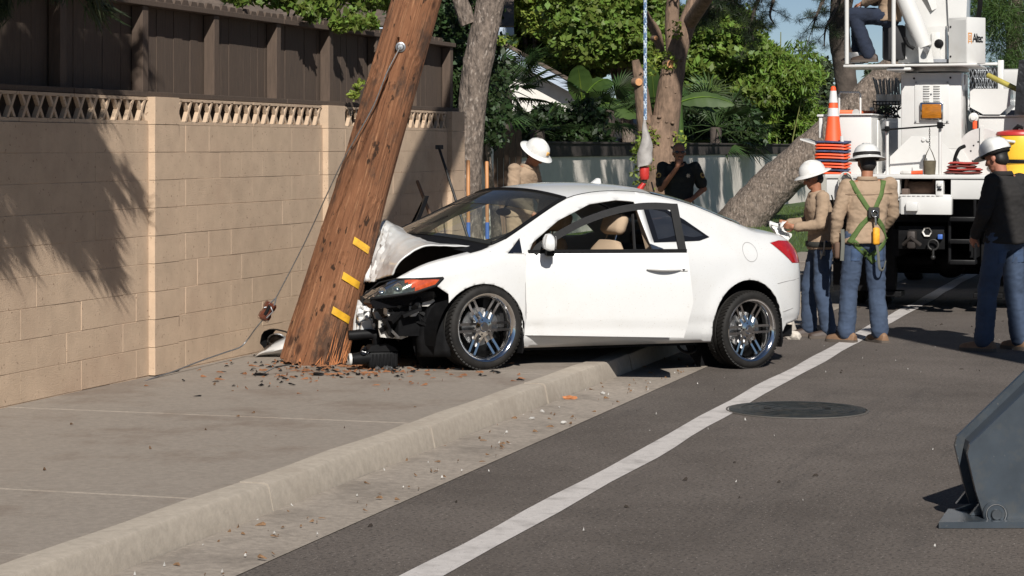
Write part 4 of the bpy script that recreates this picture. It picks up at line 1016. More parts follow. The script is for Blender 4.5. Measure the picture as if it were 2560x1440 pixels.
# single larger pieces
c = gr(1425, 998, .016); rock('wood_chunk', 'red brown wood chunk lying in the gutter', 'wood chunk', c, (.05,.02,.02), MT['splinter'], 2)
for k, (x, y, lab) in enumerate(((1355,1030,'larger white plastic scrap in the gutter near the kerb'), (1408,1058,'white foam scrap at the asphalt edge of the gutter'), (1507,985,'pale crumpled scrap beside the kerb end in the gutter'), (1330,1048,'leftmost white scrap in the gutter'))):
    rock('plastic_scrap', lab, 'scrap', gr(x, y, .014), (.022,.016,.012), MT['chip'], 3+k)
rock('black_chunk', 'flat black plastic chunk on the sidewalk before the pole', 'car part', gr(795,938,.15), (.05,.03,.015), MT['black'], 9)
rock('black_chunk', 'thin dark metal scrap on the sidewalk left of the pole foot', 'car part', gr(650,938,.15), (.06,.025,.012), MT['black'], 11)
sk = MB(); a_ = gr(652,936,.155); sk.tube([a_, a_+V((.10,.05,.05)), a_+V((.20,.11,.06))], .006, 6); tag(sk.build('bent_rod', MT['dark_steel'], None), 'bent thin rod on the sidewalk left of the pole foot', 'metal scrap')
MT['rubble'] = mat('broken_concrete', (.48,.43,.37), .95, var=.3, scale=16, bump=.01, bscale=30)
for k, (x, y, s, lab) in enumerate(((1962,838,(.13,.12,.12),'largest chunk of broken pale concrete behind the rear tyre'), (1935,846,(.10,.10,.05),'low chunk of broken concrete touching the rear tyre'), (1985,848,(.07,.06,.05),'small concrete chunk beside the worker boots'), (1950,824,(.12,.1,.15),'upright chunk of broken concrete under the rear bumper'))):
    rock('concrete_chunk', lab, 'rubble', gr(x, y, 0), s, MT['rubble'], 20+k, 1.2)
# black hose hanging under the car
hz_ = MB(); hz_.tube([tuple(p) for p in crom([tuple(at(1690,848,17.9)), tuple(at(1700,872,17.9)), tuple(at(1722,882,17.9)), tuple(at(1738,875,17.9)), tuple(at(1735,862,18.0))], 5)], .012, 8)
tag(hz_.build('loose_hose', MT['black'], None, smooth=60), 'black loose hose drooping under the car sill before the rear wheel', 'hose')
# ================================================================ TREES AND PLANTS
def leafmat(name, c, c2, tr=.3, rough=.5):
    m = mat(name, c, rough, var=0, col2=c2, scale=1.7, detail=6, transl=tr, spec=.35); nt = m.node_tree; N = nt.nodes; L = nt.links    # every leaf its own tone
    mx = [n for n in N if n.bl_idname == 'ShaderNodeMix'][0]; g = [n for n in N if n.bl_idname == 'ShaderNodeNewGeometry'][0]; hs = N.new('ShaderNodeHueSaturation')
    a = N.new('ShaderNodeMapRange'); a.inputs[3].default_value = .55; a.inputs[4].default_value = 1.45; b = N.new('ShaderNodeMapRange'); b.inputs[3].default_value = .47; b.inputs[4].default_value = .515
    L.new(g.outputs['Random Per Island'], a.inputs[0]); L.new(a.outputs[0], hs.inputs['Value']); L.new(g.outputs['Random Per Island'], b.inputs[0]); L.new(b.outputs[0], hs.inputs['Hue'])
    tg = [l.to_socket for l in mx.outputs[2].links]
    L.new(mx.outputs[2], hs.inputs['Color'])
    for t_ in tg: L.new(hs.outputs[0], t_)
    return m
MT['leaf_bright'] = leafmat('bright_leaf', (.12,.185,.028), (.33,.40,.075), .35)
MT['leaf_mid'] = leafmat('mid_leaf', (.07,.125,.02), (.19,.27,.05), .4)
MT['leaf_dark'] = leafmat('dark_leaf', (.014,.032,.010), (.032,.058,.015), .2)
MT['palm_leaf'] = leafmat('palm_leaf', (.022,.048,.014), (.05,.085,.022), .2)
MT['banana_leaf'] = leafmat('banana_leaf', (.032,.065,.014), (.06,.105,.024), .3)
MT['bamboo_leaf'] = leafmat('bamboo_leaf', (.065,.125,.018), (.165,.255,.038), .35)
MT['needle'] = leafmat('pine_needle', (.018,.036,.015), (.045,.065,.026), .15)
MT['far_leaf'] = leafmat('far_leaf', (.05,.075,.04), (.085,.11,.06), .2)
MT['bark'] = mat('grey_brown_bark', (.16,.125,.10), .95, var=.55, scale=5, stretch=(5,5,2.2), bump=.05, bscale=4, dirt=(.040,.031,.026), dscale=2.2, speck=((.30,.25,.21), 6, .60))
MT['bark_red'] = mat('reddish_bark', (.19,.125,.085), .95, var=.35, scale=5, stretch=(4,4,1.5), bump=.02, bscale=5, dirt=(.085,.058,.04), dscale=3)
MT['bark_dark'] = mat('dark_bark', (.07,.055,.045), .95, var=.4, scale=5, bump=.02, bscale=9)
def quads(name, C, D, S, m, parent, wid=.45, fold=.12, tri=False, NB=None):
    """C centres, D long axis, S half length; leaf-sized faces in one mesh"""
    n = len(C); R = np.random.normal(size=(n,3)) if NB is None else np.random.normal(size=(n,3))*.65 + NB; D = D/np.linalg.norm(D, axis=1, keepdims=True)
    B = np.cross(D, R); B /= (np.linalg.norm(B, axis=1, keepdims=True)+1e-9); N_ = np.cross(D, B); S = S[:,None]
    if tri: vs = np.stack([C - B*S*wid, C + B*S*wid, C + D*S*2], 1); k = 3
    else: vs = np.stack([C - D*S, C + B*S*wid + N_*S*fold, C + D*S, C - B*S*wid + N_*S*fold], 1); k = 4
    me = bpy.data.meshes.new(name); me.vertices.add(n*k); me.vertices.foreach_set('co', vs.astype(np.float32).ravel())
    me.loops.add(n*k); me.loops.foreach_set('vertex_index', np.arange(n*k, dtype=np.int32)); me.polygons.add(n)
    me.polygons.foreach_set('loop_start', np.arange(0, n*k, k, dtype=np.int32)); me.polygons.foreach_set('loop_total', np.full(n, k, np.int32))
    me.update(); me.validate()
    return obj(name, me, m, parent)
def crown_pts(blobs, per, shell=.55):
    out = []; nrm = []
    for (c, r, k) in blobs:
        n = int(per*k); d = np.random.normal(size=(n,3)); d /= np.linalg.norm(d, axis=1, keepdims=True)
        rad = (shell + (1-shell)*np.random.rand(n,1))**.6
        lump = 1 + .22*np.sin(d[:,:1]*5+c[0]*3) * np.cos(d[:,1:2]*6+c[2]*2) + .15*np.sin(d[:,2:]*9)
        out.append(np.array(c) + d*np.array(r)*rad*lump); nrm.append(d)
    return np.concatenate(out), np.concatenate(nrm)
def bark_tube(pts, rs, m, name, parent, seg=20, amp=.07, sub=8):
    P = crom([tuple(p) + (r,) for p, r in zip(pts, rs)], sub); b = MB(); b.tube([tuple(p[:3]) for p in P], [float(p[3]) for p in P], seg)
    for i, p in enumerate(b.v):
        n_ = noise.noise(V(p)*4.5)*.5 + noise.noise(V(p)*13)*.3 + (.5-abs(noise.noise(V((p[0]*26,p[1]*26,p[2]*15)))))*.35; ax = V(tuple(P[min(i//seg, len(P)-1)][:3])); d = V(p)-ax; b.v[i] = tuple(ax + d*(1 + amp*2*n_))
    return b.build(name, m, parent, smooth=60)
def broadleaf(name, label, base, blobs, per, size, m, trunk_r, group=None, barkm=None, wid=.55):
    t = thing(name, label, 'tree', base, 0, group); bx, by, bz0 = base
    L_ = [((c[0]-bx, c[1]-by, c[2]-bz0), r, k) for (c, r, k) in blobs]
    top = np.mean([b_[0] for b_ in L_], axis=0)
    bark_tube([(0,0,0), (top[0]*.2, top[1]*.2, top[2]*.35), tuple(top*np.array([.8,.8,.75]))], [trunk_r, trunk_r*.75, trunk_r*.4], barkm or MT['bark'], 'trunk', t, 10)
    for (c, r, k) in L_[:7]:
        bark_tube([(top[0]*.3, top[1]*.3, top[2]*.42), (lerp(top[0]*.4,c[0],.5), lerp(top[1]*.4,c[1],.5), lerp(top[2]*.5,c[2],.6)), c], [trunk_r*.45, trunk_r*.25, trunk_r*.08], barkm or MT['bark'], 'branch', t, 7, sub=4)
    C, D = crown_pts(L_, per); Rn = np.random.normal(size=C.shape)*.9 + D*.3; S = size*(.45+1.1*np.random.rand(len(C))**1.5)
    cr = quads('crown', C, Rn, S, m, t, wid=wid, NB=D*.6 + np.array([.1,-.55,.6])); return t
def blobset(x0, x1, y0, y1, Y, n, r, dY=3.0, seed=0):
    rs = random.Random(seed); out = []
    for k in range(n):
        p = at(rs.uniform(x0,x1), rs.uniform(y0,y1), Y + rs.uniform(-dY,dY)); q = r*rs.uniform(.6,1.25); out.append((tuple(p), (q, q, q*rs.uniform(.65,.9)), 1.0))
    return out
BG = 'broadleaf trees behind the stucco wall'
broadleaf('leafy_tree', 'bright green broadleaf tree filling the sky above the gabled house', (.6,72,0), blobset(1235,1480,-60,170,72,26,1.15,2.5,1), 2600, .115, MT['leaf_bright'], .30, BG)
broadleaf('leafy_tree', 'darker broadleaf tree behind the forked cut tree', (3.6,66,0), blobset(1430,1640,-80,120,66,22,1.1,2.5,2), 1900, .11, MT['leaf_mid'], .28, BG)
broadleaf('leafy_tree', 'mid green broadleaf tree directly right of the forked cut tree', (6.6,72,0), blobset(1700,1880,60,260,72,22,1.1,2.0,3), 1900, .11, MT['leaf_mid'], .25, BG)
# tall green thicket hedge behind the wall so no bare gaps show low down
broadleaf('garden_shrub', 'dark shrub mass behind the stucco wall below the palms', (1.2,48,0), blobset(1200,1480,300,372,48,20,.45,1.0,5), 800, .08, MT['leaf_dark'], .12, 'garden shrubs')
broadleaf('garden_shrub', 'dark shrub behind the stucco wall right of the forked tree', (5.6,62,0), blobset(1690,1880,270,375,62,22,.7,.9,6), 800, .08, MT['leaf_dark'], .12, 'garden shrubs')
# bamboo clump
bt = thing('bamboo_clump', 'bright green bamboo clump at the right end of the stucco wall', 'bamboo', (8.4,72,0))
for k in range(26):
    a = at(rnd(1800,2015), 300, 72 + rnd(-1,1.5)); h = rnd(3.4,5.6) if a.x < 8.6 else rnd(2.4,3.8)
    MB().tube([(a.x-8.4, a.y-72, 0), (a.x-8.4+rnd(-.1,.1), a.y-72, h*.6), (a.x-8.4+rnd(-.35,.45), a.y-72-.2, h)], [.03,.025,.008], 7).build('cane', mat('cane%d' % k, (.16,.17,.05), .5) if k == 0 else bpy.data.materials['cane0'], bt, smooth=60)
bl_ = blobset(1790,2030,150,352,72,40,.70,1.3,8) + blobset(1850,1990,110,200,72,10,.6,1.2,9)
C_, D_ = crown_pts([((c[0]-8.4, c[1]-72, c[2]), r, k) for (c,r,k) in bl_], 750); dd = np.random.normal(size=C_.shape)*.55 + np.array([0,0,-.5]) + D_*.5
quads('crown', C_, dd, .125*(.6+.8*np.random.rand(len(C_))), MT['bamboo_leaf'], bt, wid=.22, NB=D_*.5 + np.array([.1,-.6,.5]))
for (x0, y0, y1) in ((1895,100,180), (1951,80,170)):
    a, e = at(x0, y1, 72), at(x0+1, y0, 72); MB().tube([(a.x-8.4,0,a.z-1.5),(a.x-8.4,0,a.z),(e.x-8.4,0,e.z)], [.03,.025,.015], 7).build('cane', bpy.data.materials['cane0'], bt, smooth=60)
# ---------------------------------------------------------------- fan palms
def fan_palm(label, base, h, n, R, m, seed, lean=0.0):
    rs = random.Random(seed); t = thing('fan_palm', label, 'palm', base, 0, 'fan palms behind the stucco wall')
    bark_tube([(0,0,0),(lean*.5,0,h*.5),(lean,0,h)], [.19,.16,.15], MT['bark_dark'], 'trunk', t, 12, .12)
    for k in range(n):
        az = 2*math.pi*k/n*2.4 + rs.uniform(-.3,.3); el = rs.uniform(-.5,1.1); L = rs.uniform(.6,1.0)*R
        d = V((math.cos(az)*math.cos(el), math.sin(az)*math.cos(el), math.sin(el))); o_ = V((lean,0,h)); tip = o_ + d*L + V((0,0,-.12*L))
        fr = MB(); fr.tube([o_, o_+d*L*.5, tip], [.016,.012,.008], 5)
        up = V((0,0,1)); sd = d.cross(up).normalized(); nb = 26; fl_ = rs.uniform(.55,.8)*R
        for j in range(nb):
            a = (j/(nb-1)-.5)*math.radians(250); bd = (d*math.cos(a) + sd*math.sin(a)).normalized(); ln_ = fl_*(1-.25*abs(a)/2.2); nrm_ = d.cross(sd).normalized()
            w_ = .022*R; e_ = tip + bd*ln_ + V((0,0,-.22*ln_*rs.uniform(.4,1.3))); mid = tip + bd*ln_*.55 + V((0,0,-.03*ln_)); pr_ = bd.cross(nrm_).normalized()*w_
            fr.add([tip, mid+pr_, e_, mid-pr_, mid+nrm_*.012], [(0,1,4),(1,2,4),(2,3,4),(3,0,4)])
        fr.build('frond', m, t, recalc=False)
    return t
def pt(x, y, Y): p = at(x,y,Y); return (p.x, p.y, .1)
fan_palm('large fan palm right of the grey leaning trunk, dark fronds over the wall', pt(1262,300,44), at(0,225,44).z-.1, 20, .95, MT['palm_leaf'], 1)
fan_palm('low fan palm spilling pale green fronds in front of the house gable', pt(1345,330,46), at(0,325,46).z-.1, 16, .75, MT['palm_leaf'], 2)
fan_palm('fan palm half hidden left of the forked cut tree', pt(1520,300,50), at(0,275,50).z-.1, 20, .95, MT['palm_leaf'], 3)
fan_palm('fan palm drooping over the dark wall band right of the forked tree', pt(1790,330,59), at(0,318,59).z-.1, 20, 1.25, MT['palm_leaf'], 4)
# ---------------------------------------------------------------- banana plants
def banana_leaf(b_, o_, d, L, w_, droop, tw=0.0):
    d = V(d).normalized(); sd = d.cross(V((0,0,1))).normalized(); sd = (sd*math.cos(tw) + d.cross(sd)*math.sin(tw)); P = []
    for i in range(15):
        t = i/14; c = V(o_) + d*L*t + V((0,0,-droop*t*t*L)); ww = w_*math.sin(math.pi*min(1, t*.97+.03))**.6
        P.append([c + sd*ww*q + V((0,0,-.20*ww*abs(q) + .015*math.sin(i*2.1+q))) for q in (-1,-.5,0,.5,1)])
    b_.grid(P)
def banana(label, base, leaves):
    t = thing('banana_plant', label, 'banana plant', base, 0, 'banana plants behind the stucco wall')
    hs = leaves[0][0][2]; MB().tube([(0,0,0),(0,0,hs*.6),(leaves[0][0][0],leaves[0][0][1],hs)], [.14,.12,.06], 12).build('stem', MT['banana_leaf'], t, smooth=60)
    for (o_, d, L, w_, dr_, tw) in leaves:
        b_ = MB(); banana_leaf(b_, o_, d, L, w_, dr_, tw); lf = b_.build('leaf', MT['banana_leaf'], t, smooth=60, recalc=False)
        MB().tube([V(o_)+V(d).normalized()*L*s_ + V((0,0,-dr_*s_*s_*L+.012)) for s_ in np.linspace(0,.97,8)], [.025,.022,.02,.018,.015,.012,.008,.004], 6).build('midrib', MT['bamboo_leaf'], lf, smooth=60)
Yb = 54; a = at(1640,250,Yb); z1 = a.z-.1
banana('banana plant with tall upright leaf behind the blue rope', (a.x, Yb, .1), [((0,0,z1*.8),(-.08,-.1,1),1.6,.26,.05,.2), ((0,0,z1*.8),(-.55,-.2,1),1.4,.24,.15,.4), ((0,0,z1*.8),(.3,.1,1),1.3,.22,.2,.2)])
a = at(1700,300,Yb+2); z1 = at(0,232,Yb+2).z-.1
banana('banana plant with one long leaf arching right of the forked trunk', (a.x, Yb+2, .1), [((0,0,z1-.25),(1,-.15,.42),1.5,.24,.42,1.1), ((0,0,z1-.3),(.8,.4,.3),1.2,.2,.5,.7)])
a = at(1455,330,52); z1 = at(0,190,52).z-.1
banana('dark banana plant with broad arched leaf in front of the bright tree', (a.x, 52, .1), [((0,0,z1-.6),(.55,-.2,1),1.5,.40,.55,.9), ((0,0,z1-.6),(-.1,-.3,1),1.3,.36,.3,.9), ((.2,0,z1-.7),(1,-.2,.3),1.2,.34,.5,.8)])
# ---------------------------------------------------------------- forked cut tree in front of the wall
ft = thing('cut_tree', 'forked knobbly tree trunk with sawn limbs behind the car roof', 'tree', (at(1655,400,30).x, 30, .12))
bx = ft.location.x
def fp(x, y, dY=0): p = at(x, y, 30+dY); return (p.x-bx, dY, p.z-.12)
bark_tube([(0,0,-.15), fp(1650,600), fp(1648,470), fp(1648,400), fp(1650,340), fp(1654,290)], [.36,.30,.275,.255,.22,.15], MT['bark_red'], 'trunk', ft, 28, .06)
bark_tube([fp(1656,370), fp(1668,280), fp(1676,215), fp(1694,130), fp(1718,60), fp(1740,0), fp(1790,-90), fp(1850,-220)], [.19,.18,.17,.14,.12,.10,.09,.07], MT['bark_red'], 'limb', ft, 24, .06)
bark_tube([fp(1630,400), fp(1612,300), fp(1602,215), fp(1588,150)], [.16,.11,.095,.05], MT['bark_red'], 'limb', ft, 20, .06)
bark_tube([fp(1652,130,.3), fp(1640,80,.3), fp(1620,50,.3), fp(1612,30,.3)], [.06,.065,.06,.05], MT['bark_red'], 'limb', ft, 12, .06)
bark_tube([fp(1685,150,.5), fp(1680,60,.5), fp(1683,0,.5), fp(1690,-100,.5)], [.11,.10,.09,.08], MT['bark_red'], 'limb', ft, 14, .06)
MT['cut_wood'] = mat('fresh_cut_wood', (.55,.27,.12), .9, var=.2, scale=30)
for (x, y, r_, dY) in ((1677,160,.055,-.17), (1597,205,.05,-.12), (1640,95,.03,-.05)):
    c = V(fp(x, y, dY)); M = Matrix.Translation(c) @ Matrix.Rotation(math.radians(90),4,'X') @ Matrix.Rotation(.25,4,'Y')
    st_ = MB().lathe([(r_*1.5,-.12),(r_*1.25,-.04),(r_*1.12,.0),(r_,.004)], 18, M).build('stub', MT['bark_red'], ft, smooth=50)
    MB().lathe([(0,.008),(r_,.006)], 18, M).build('sawn_face', MT['cut_wood'], st_)
for k in range(22):
    y = rnd(130,470); xc, hw_, dd_ = np.interp(y, [130,215,300,470],[1694,1676,1662,1648]), np.interp(y,[130,300,470],[18,26,42]), np.interp(y,[130,300,470],[.135,.19,.265]); p = V(fp(xc + rnd(-hw_,hw_), y, -dd_*.93)); rr_ = rnd(.016,.034)
    b = MB(); b.ell(p, (rr_,rr_*.9,rr_*.75), 9, 6); b.build('knob', MT['bark_red'], ft, smooth=60)
C_, D_ = crown_pts([(fp(rnd(1575,1700), rnd(0,480), -.22), (.10,.08,.13), 1) for _ in range(10)], 45); SPR = quads('sprouts', C_, np.random.normal(size=C_.shape), .035*(.6+.8*np.random.rand(len(C_))), MT['leaf_bright'], ft)
C_, D_ = crown_pts([(fp(rnd(1585,1600), y, -.2), (.10,.1,.16), 1) for y in (360,400,440)], 50); IVY = quads('ivy', C_, np.random.normal(size=C_.shape), .035*(.6+.8*np.random.rand(len(C_))), MT['leaf_bright'], ft)
SPR['kind'] = 'stuff'; IVY['kind'] = 'stuff'
C_, D_ = crown_pts([(fp(rnd(1560,1720), rnd(-520,-130), rnd(-1.0,2.0)), (.5,.5,.35), 1) for _ in range(22)], 330); quads('crown', C_, np.random.normal(size=C_.shape), .06*(.6+.8*np.random.rand(len(C_))), MT['leaf_mid'], ft)
# unseen leafy limb added to the cut tree to shade the deputy
bark_tube([fp(1722,60), (1.0,-3.0,4.6), (.78,-7.2,5.3)], [.10,.07,.03], MT['bark_red'], 'limb', ft, 10, .05)
C_, D_ = crown_pts([((.75+rnd(-.45,.45), -7.3+rnd(-.7,.9), 5.0+rnd(-.75,.6)), (.30,.30,.25), 1) for _ in range(26)], 330, .2); quads('crown', C_, np.random.normal(size=C_.shape), .05*(.6+.8*np.random.rand(len(C_))), MT['leaf_mid'], ft)
# ---------------------------------------------------------------- pines
def needles(blobs, per, L, name, m, parent, wid=.035):
    C, D = crown_pts(blobs, per, .1); d = D*1.0 + np.random.normal(size=C.shape)*.45 + np.array([0,0,-.15]); return quads(name, C, d, L*(.6+.6*np.random.rand(len(C))), m, parent, wid=wid, fold=.0)
def bough(t, pts, r0, tufts, spread, per, L, m=None, seed=0, twig=True):
    rs = random.Random(seed); bark_tube(pts, list(np.linspace(r0, r0*.25, len(pts))), MT['bark_dark'], 'branch', t, 8, .05, 5)
    P = crom([tuple(p) for p in pts], 8); bl = []; tb = MB()
    for k in range(tufts):
        p = V(P[rs.randrange(len(P)//5, len(P))]); q = p + V((rs.gauss(0,spread), rs.gauss(0,spread), rs.gauss(-.35*spread,spread*.8))); bl.append((tuple(q), (L*1.0,L*1.0,L*.8), 1))
        tb.tube([p, (p+q)/2 + V((0,0,.06*spread)), q], [.010,.007,.004], 4)
    tb.build('twigs', MT['bark_dark'], t); needles(bl, per, L*.55, 'needles', m or MT['needle'], t)
# grey leaning trunk at the wall end
gp = thing('grey_pine', 'grey barked tree trunk leaning right just past the end of the block wall', 'tree', (at(1176,450,25.5).x, 25.5, .1))
gx = gp.location.x
def gpp(x, y, dY=0): p = at(x,y,25.5+dY); return (p.x-gx, dY, p.z-.1)
bark_tube([(0,0,-.1), gpp(1168,600), gpp(1171,450), gpp(1178,330), gpp(1185,220), gpp(1205,110), gpp(1228,0), gpp(1262,-120), gpp(1290,-320)], [.22,.19,.155,.15,.165,.17,.16,.15,.12], MT['bark'], 'trunk', gp, 36, .07, 14)
bark_tube([gpp(1172,60), gpp(1150,0), gpp(1120,-90)], [.10,.09,.06], MT['bark'], 'limb', gp, 14)
bough(gp, [gpp(1285,-300), gpp(1380,-420,1), gpp(1480,-460,2)], .07, 40, .45, 90, .22, seed=11)
# big leaning pine right
lp = thing('leaning_pine', 'massive leaning pine trunk rising right behind the car and truck', 'tree', (at(1850,560,47).x, 47, .12)); lx = lp.location.x
def lpp(x, y, dY=0): p = at(x,y,47+dY); return (p.x-lx, dY, p.z-.12)
bark_tube([lpp(1835,600), lpp(1862,545), lpp(1925,475), lpp(1990,415), lpp(2045,365), lpp(2120,295), lpp(2185,225), lpp(2240,165), lpp(2330,60), lpp(2420,-80)], [.62,.48,.44,.42,.40,.37,.33,.30,.27,.2], MT['bark'], 'trunk', lp, 40, .08, 12)
bark_tube([lpp(2085,330,.3), lpp(2118,265,.3), lpp(2112,180,.3), lpp(2098,90,.3), lpp(2105,0,.3), lpp(2118,-120,.3), lpp(2125,-320,.3)], [.26,.24,.23,.22,.23,.2,.12], MT['bark_dark'], 'limb', lp, 24, .08, 10)
c_ = V(lpp(2138,272,-.36)); MB().lathe([(.16,-.15),(.15,0),(.12,.03),(0,.02)], 18, Matrix.Translation(c_) @ Matrix.Rotation(math.radians(90),4,'X')).build('knot', MT['bark'], lp, smooth=50)
bough(lp, [lpp(2115,-60,.3), lpp(2070,-20,-.5), lpp(2045,30,-.8), lpp(2030,75,-1)], .06, 20, .20, 150, .14, seed=3)
bough(lp, [lpp(2115,-40,.3), lpp(2090,20,-.5), lpp(2065,70,-.8), lpp(2060,115,-1)], .05, 13, .18, 150, .13, seed=4)
bough(lp, [lpp(2110,-120,.3), lpp(1960,-90,-1), lpp(1840,-20,-2), lpp(1770,25,-2.5)], .09, 60, .30, 190, .17, seed=5)
bough(lp, [lpp(1950,-80,-1), lpp(1900,-10,-1.5), lpp(1880,50,-2), lpp(1870,95,-2)], .06, 30, .22, 170, .15, seed=6)
bough(lp, [lpp(1960,-90,-1), lpp(1940,-20,-1.5), lpp(1925,35,-2), lpp(1935,60,-2)], .05, 12, .18, 150, .13, seed=16)
bough(lp, [lpp(1900,-90,-1), lpp(1810,0,-1), lpp(1745,50,-1)], .06, 40, .28, 190, .16, seed=7)
# canopy above the frame over the lawn: it throws the dappled shade on the stucco wall
for k, (x, z, y) in enumerate(((.5,6.4,33),(2.5,6.9,36),(4.5,7.2,39),(6.3,7.2,42),(8.0,7.4,45),(1.6,7.6,37),(3.6,8.2,41),(5.6,8.4,44))):
    bough(lp, [(x-lx+2.2, y-47+1.2, z+1.2), (x-lx+1, y-47, z+.6), (x-lx, y-47, z), (x-lx-1, y-47-.6, z-.6)], .07, 30, .55, 210, .30, seed=40+k)
HB = []  # unseen leaf clumps, added up the sun rays to streak the stucco wall
for k in range(78):
    px = rnd(1185,2010); v_ = SV; u_ = u_at(px, v_); wp_ = W(u_, v_, rnd(.5,1.5)); z_ = rnd(6.6,8.4); c = wp_ + SUNV*((z_-wp_.z)/SUNV.z)
    HB.append(((c.x-lx+rnd(-.1,.1), c.y-47, c.z-.12), (rnd(.10,.22), rnd(.10,.22), rnd(.45,.95)), 1))
C_, D_ = crown_pts(HB, 260, .1); quads('shade_foliage', C_, np.random.normal(size=C_.shape)*.4+np.array([0,0,-1.0]), .075*(.6+.8*np.random.rand(len(C_))), MT['leaf_mid'], lp, wid=.4)
# green pine behind the truck
rp = thing('young_pine', 'bright green pine foliage behind the truck at the right edge', 'tree', (at(2520,100,41).x, 41, .1)); rx = rp.location.x
bark_tube([(0,0,0),(.1,0,3),(.2,0,7)], [.2,.16,.1], MT['bark'], 'trunk', rp, 12)
MT['needle_green'] = leafmat('green_needles', (.035,.075,.018), (.085,.14,.035), .25)
bl_ = [((lambda p: (p.x-rx, p.y-41, p.z-.1))(at(rnd(2420,2640), rnd(-120,190), 41+rnd(-1.5,1.5))), (.42,.42,.3), 1) for _ in range(60)]
needles(bl_, 420, .11, 'crown', MT['needle_green'], rp, .05)
# far conifers on the skyline
for k, (x, yt, Y, lab) in enumerate(((2028,170,150,'hazy conifer on the skyline, left one by the dark trunk'), (2062,150,140,'hazy conifer on the skyline, right one by the dark trunk'), (2185,165,120,'pale green far tree seen below the operator platform'), (2010,200,130,'low far tree beside the bamboo'))):
    p = at(x, yt, Y); t = thing('far_tree', lab, 'tree', (p.x, Y, 0), 0, 'far trees on the skyline'); h = p.z
    MB().tube([(0,0,0),(0,0,h*.9)], [.25,.06], 8).build('trunk', MT['bark_dark'], t)
    bl_ = [((rnd(-.9,.9)*(1.05-i/18), rnd(-.9,.9)*(1-i/18), h*(.15+.85*i/18)), (1.0*(1.1-i/18)+.25, .9*(1.1-i/18)+.2, .45), 1) for i in range(18)]
    C_, D_ = crown_pts(bl_, 130); quads('crown', C_, np.random.normal(size=C_.shape), .2*(.6+.8*np.random.rand(len(C_))), MT['far_leaf'], t)
# ---------------------------------------------------------------- street pine off to the left: its boughs shade the wall
sp = thing('street_pine', 'dark pine boughs hanging into the top left corner over the fence', 'tree', (-4.6, 9.6, .1)); sx, sy = -4.6, 9.6
bark_tube([(0,0,0),(.05,.1,2.5),(.2,.2,5),(.4,.3,8)], [.26,.22,.2,.14], MT['bark'], 'trunk', sp, 20)
def spl(x, y, z): return (x-sx, y-sy, z-.1)
def from_wall(x, y, lift, v=7.3):   # a point up the sun ray from the wall spot under photo pixel x, y
    p = wallp(x, y, v); t = lift/SUNV.z; return p + SUNV*t
def droop(x, y, lift, n, per, L, seed, wx=60, wy=70):
    rs = random.Random(seed); bl = []; tb = MB(); hub = from_wall(x-40, y-90, lift+.1)
    for k in range(n):
        q = from_wall(x + rs.gauss(0,wx), y + rs.gauss(0,wy), lift + rs.uniform(-.3,.3)); bl.append((spl(*q), (.07,.07,.05), 1)); tb.tube([spl(*hub), spl(*((hub+q)/2+V((0,0,.06)))), spl(*q)], [.012,.008,.004], 4)
    tb.build('twigs', MT['bark_dark'], sp)
    C, D = crown_pts(bl, per, .1); a = np.array(from_wall(x+60, y+75, lift)) - np.array(from_wall(x, y-10, lift)); a /= np.linalg.norm(a)
    d = a*1.0 + np.random.normal(size=C.shape)*.28; quads('needles', C + d*.06, d, L*(.6+.7*np.random.rand(len(C))), MT['needle'], sp, wid=.05, fold=0)
for k, (x, y, n, lift) in enumerate(((60,250,16,2.3),(150,390,15,2.1),(215,520,11,2.0),(40,420,12,2.2),(95,90,14,2.0),(250,90,7,2.2),(225,620,5,2.0),(15,120,12,2.2),(-60,300,12,2.2),(-60,120,12,2.2),(130,250,7,2.0),(30,560,3,2.0),(110,180,14,2.1),(10,330,12,2.1),(200,40,10,2.1),(300,60,6,2.1),(70,470,10,2.0),(180,450,8,2.0),(60,300,16,2.0),(150,330,12,2.0),(100,380,12,2.0),(20,230,12,2.0),(200,420,8,1.9),(230,560,6,1.9),(40,60,12,2.0),(130,30,10,2.0))):
    droop(x, y, lift, int(n*1.7), 62, .15, 60+k, 42, 48)
h1 = from_wall(20,150,2.6)
bark_tube([spl(-4.3,9.8,5.5), spl(-3.2,10.2,5.2), spl(*(h1+V((-.3,-.4,.3)))), spl(*h1)], [.10,.08,.06,.03], MT['bark_dark'], 'branch', sp, 10)
# boughs that hang into view at the top left
for k, (x, y) in enumerate(((20,-20),(60,-30),(120,-28),(160,-30),(190,-42),(5,30),(-20,60))):
    p = at(x, y, 13.9); bl = [(spl(p.x+rnd(-.04,.04), p.y+rnd(-.1,.1), p.z+rnd(-.05,.05)), (.05,.05,.06), 1) for _ in range(5)]
    C, D = crown_pts(bl, 60, .1); d = np.random.normal(size=C.shape)*.4 + np.array([0,0,-.9]); quads('needles', C, d, .05*(.6+.7*np.random.rand(len(C))), MT['needle'], sp, wid=.05, fold=0)
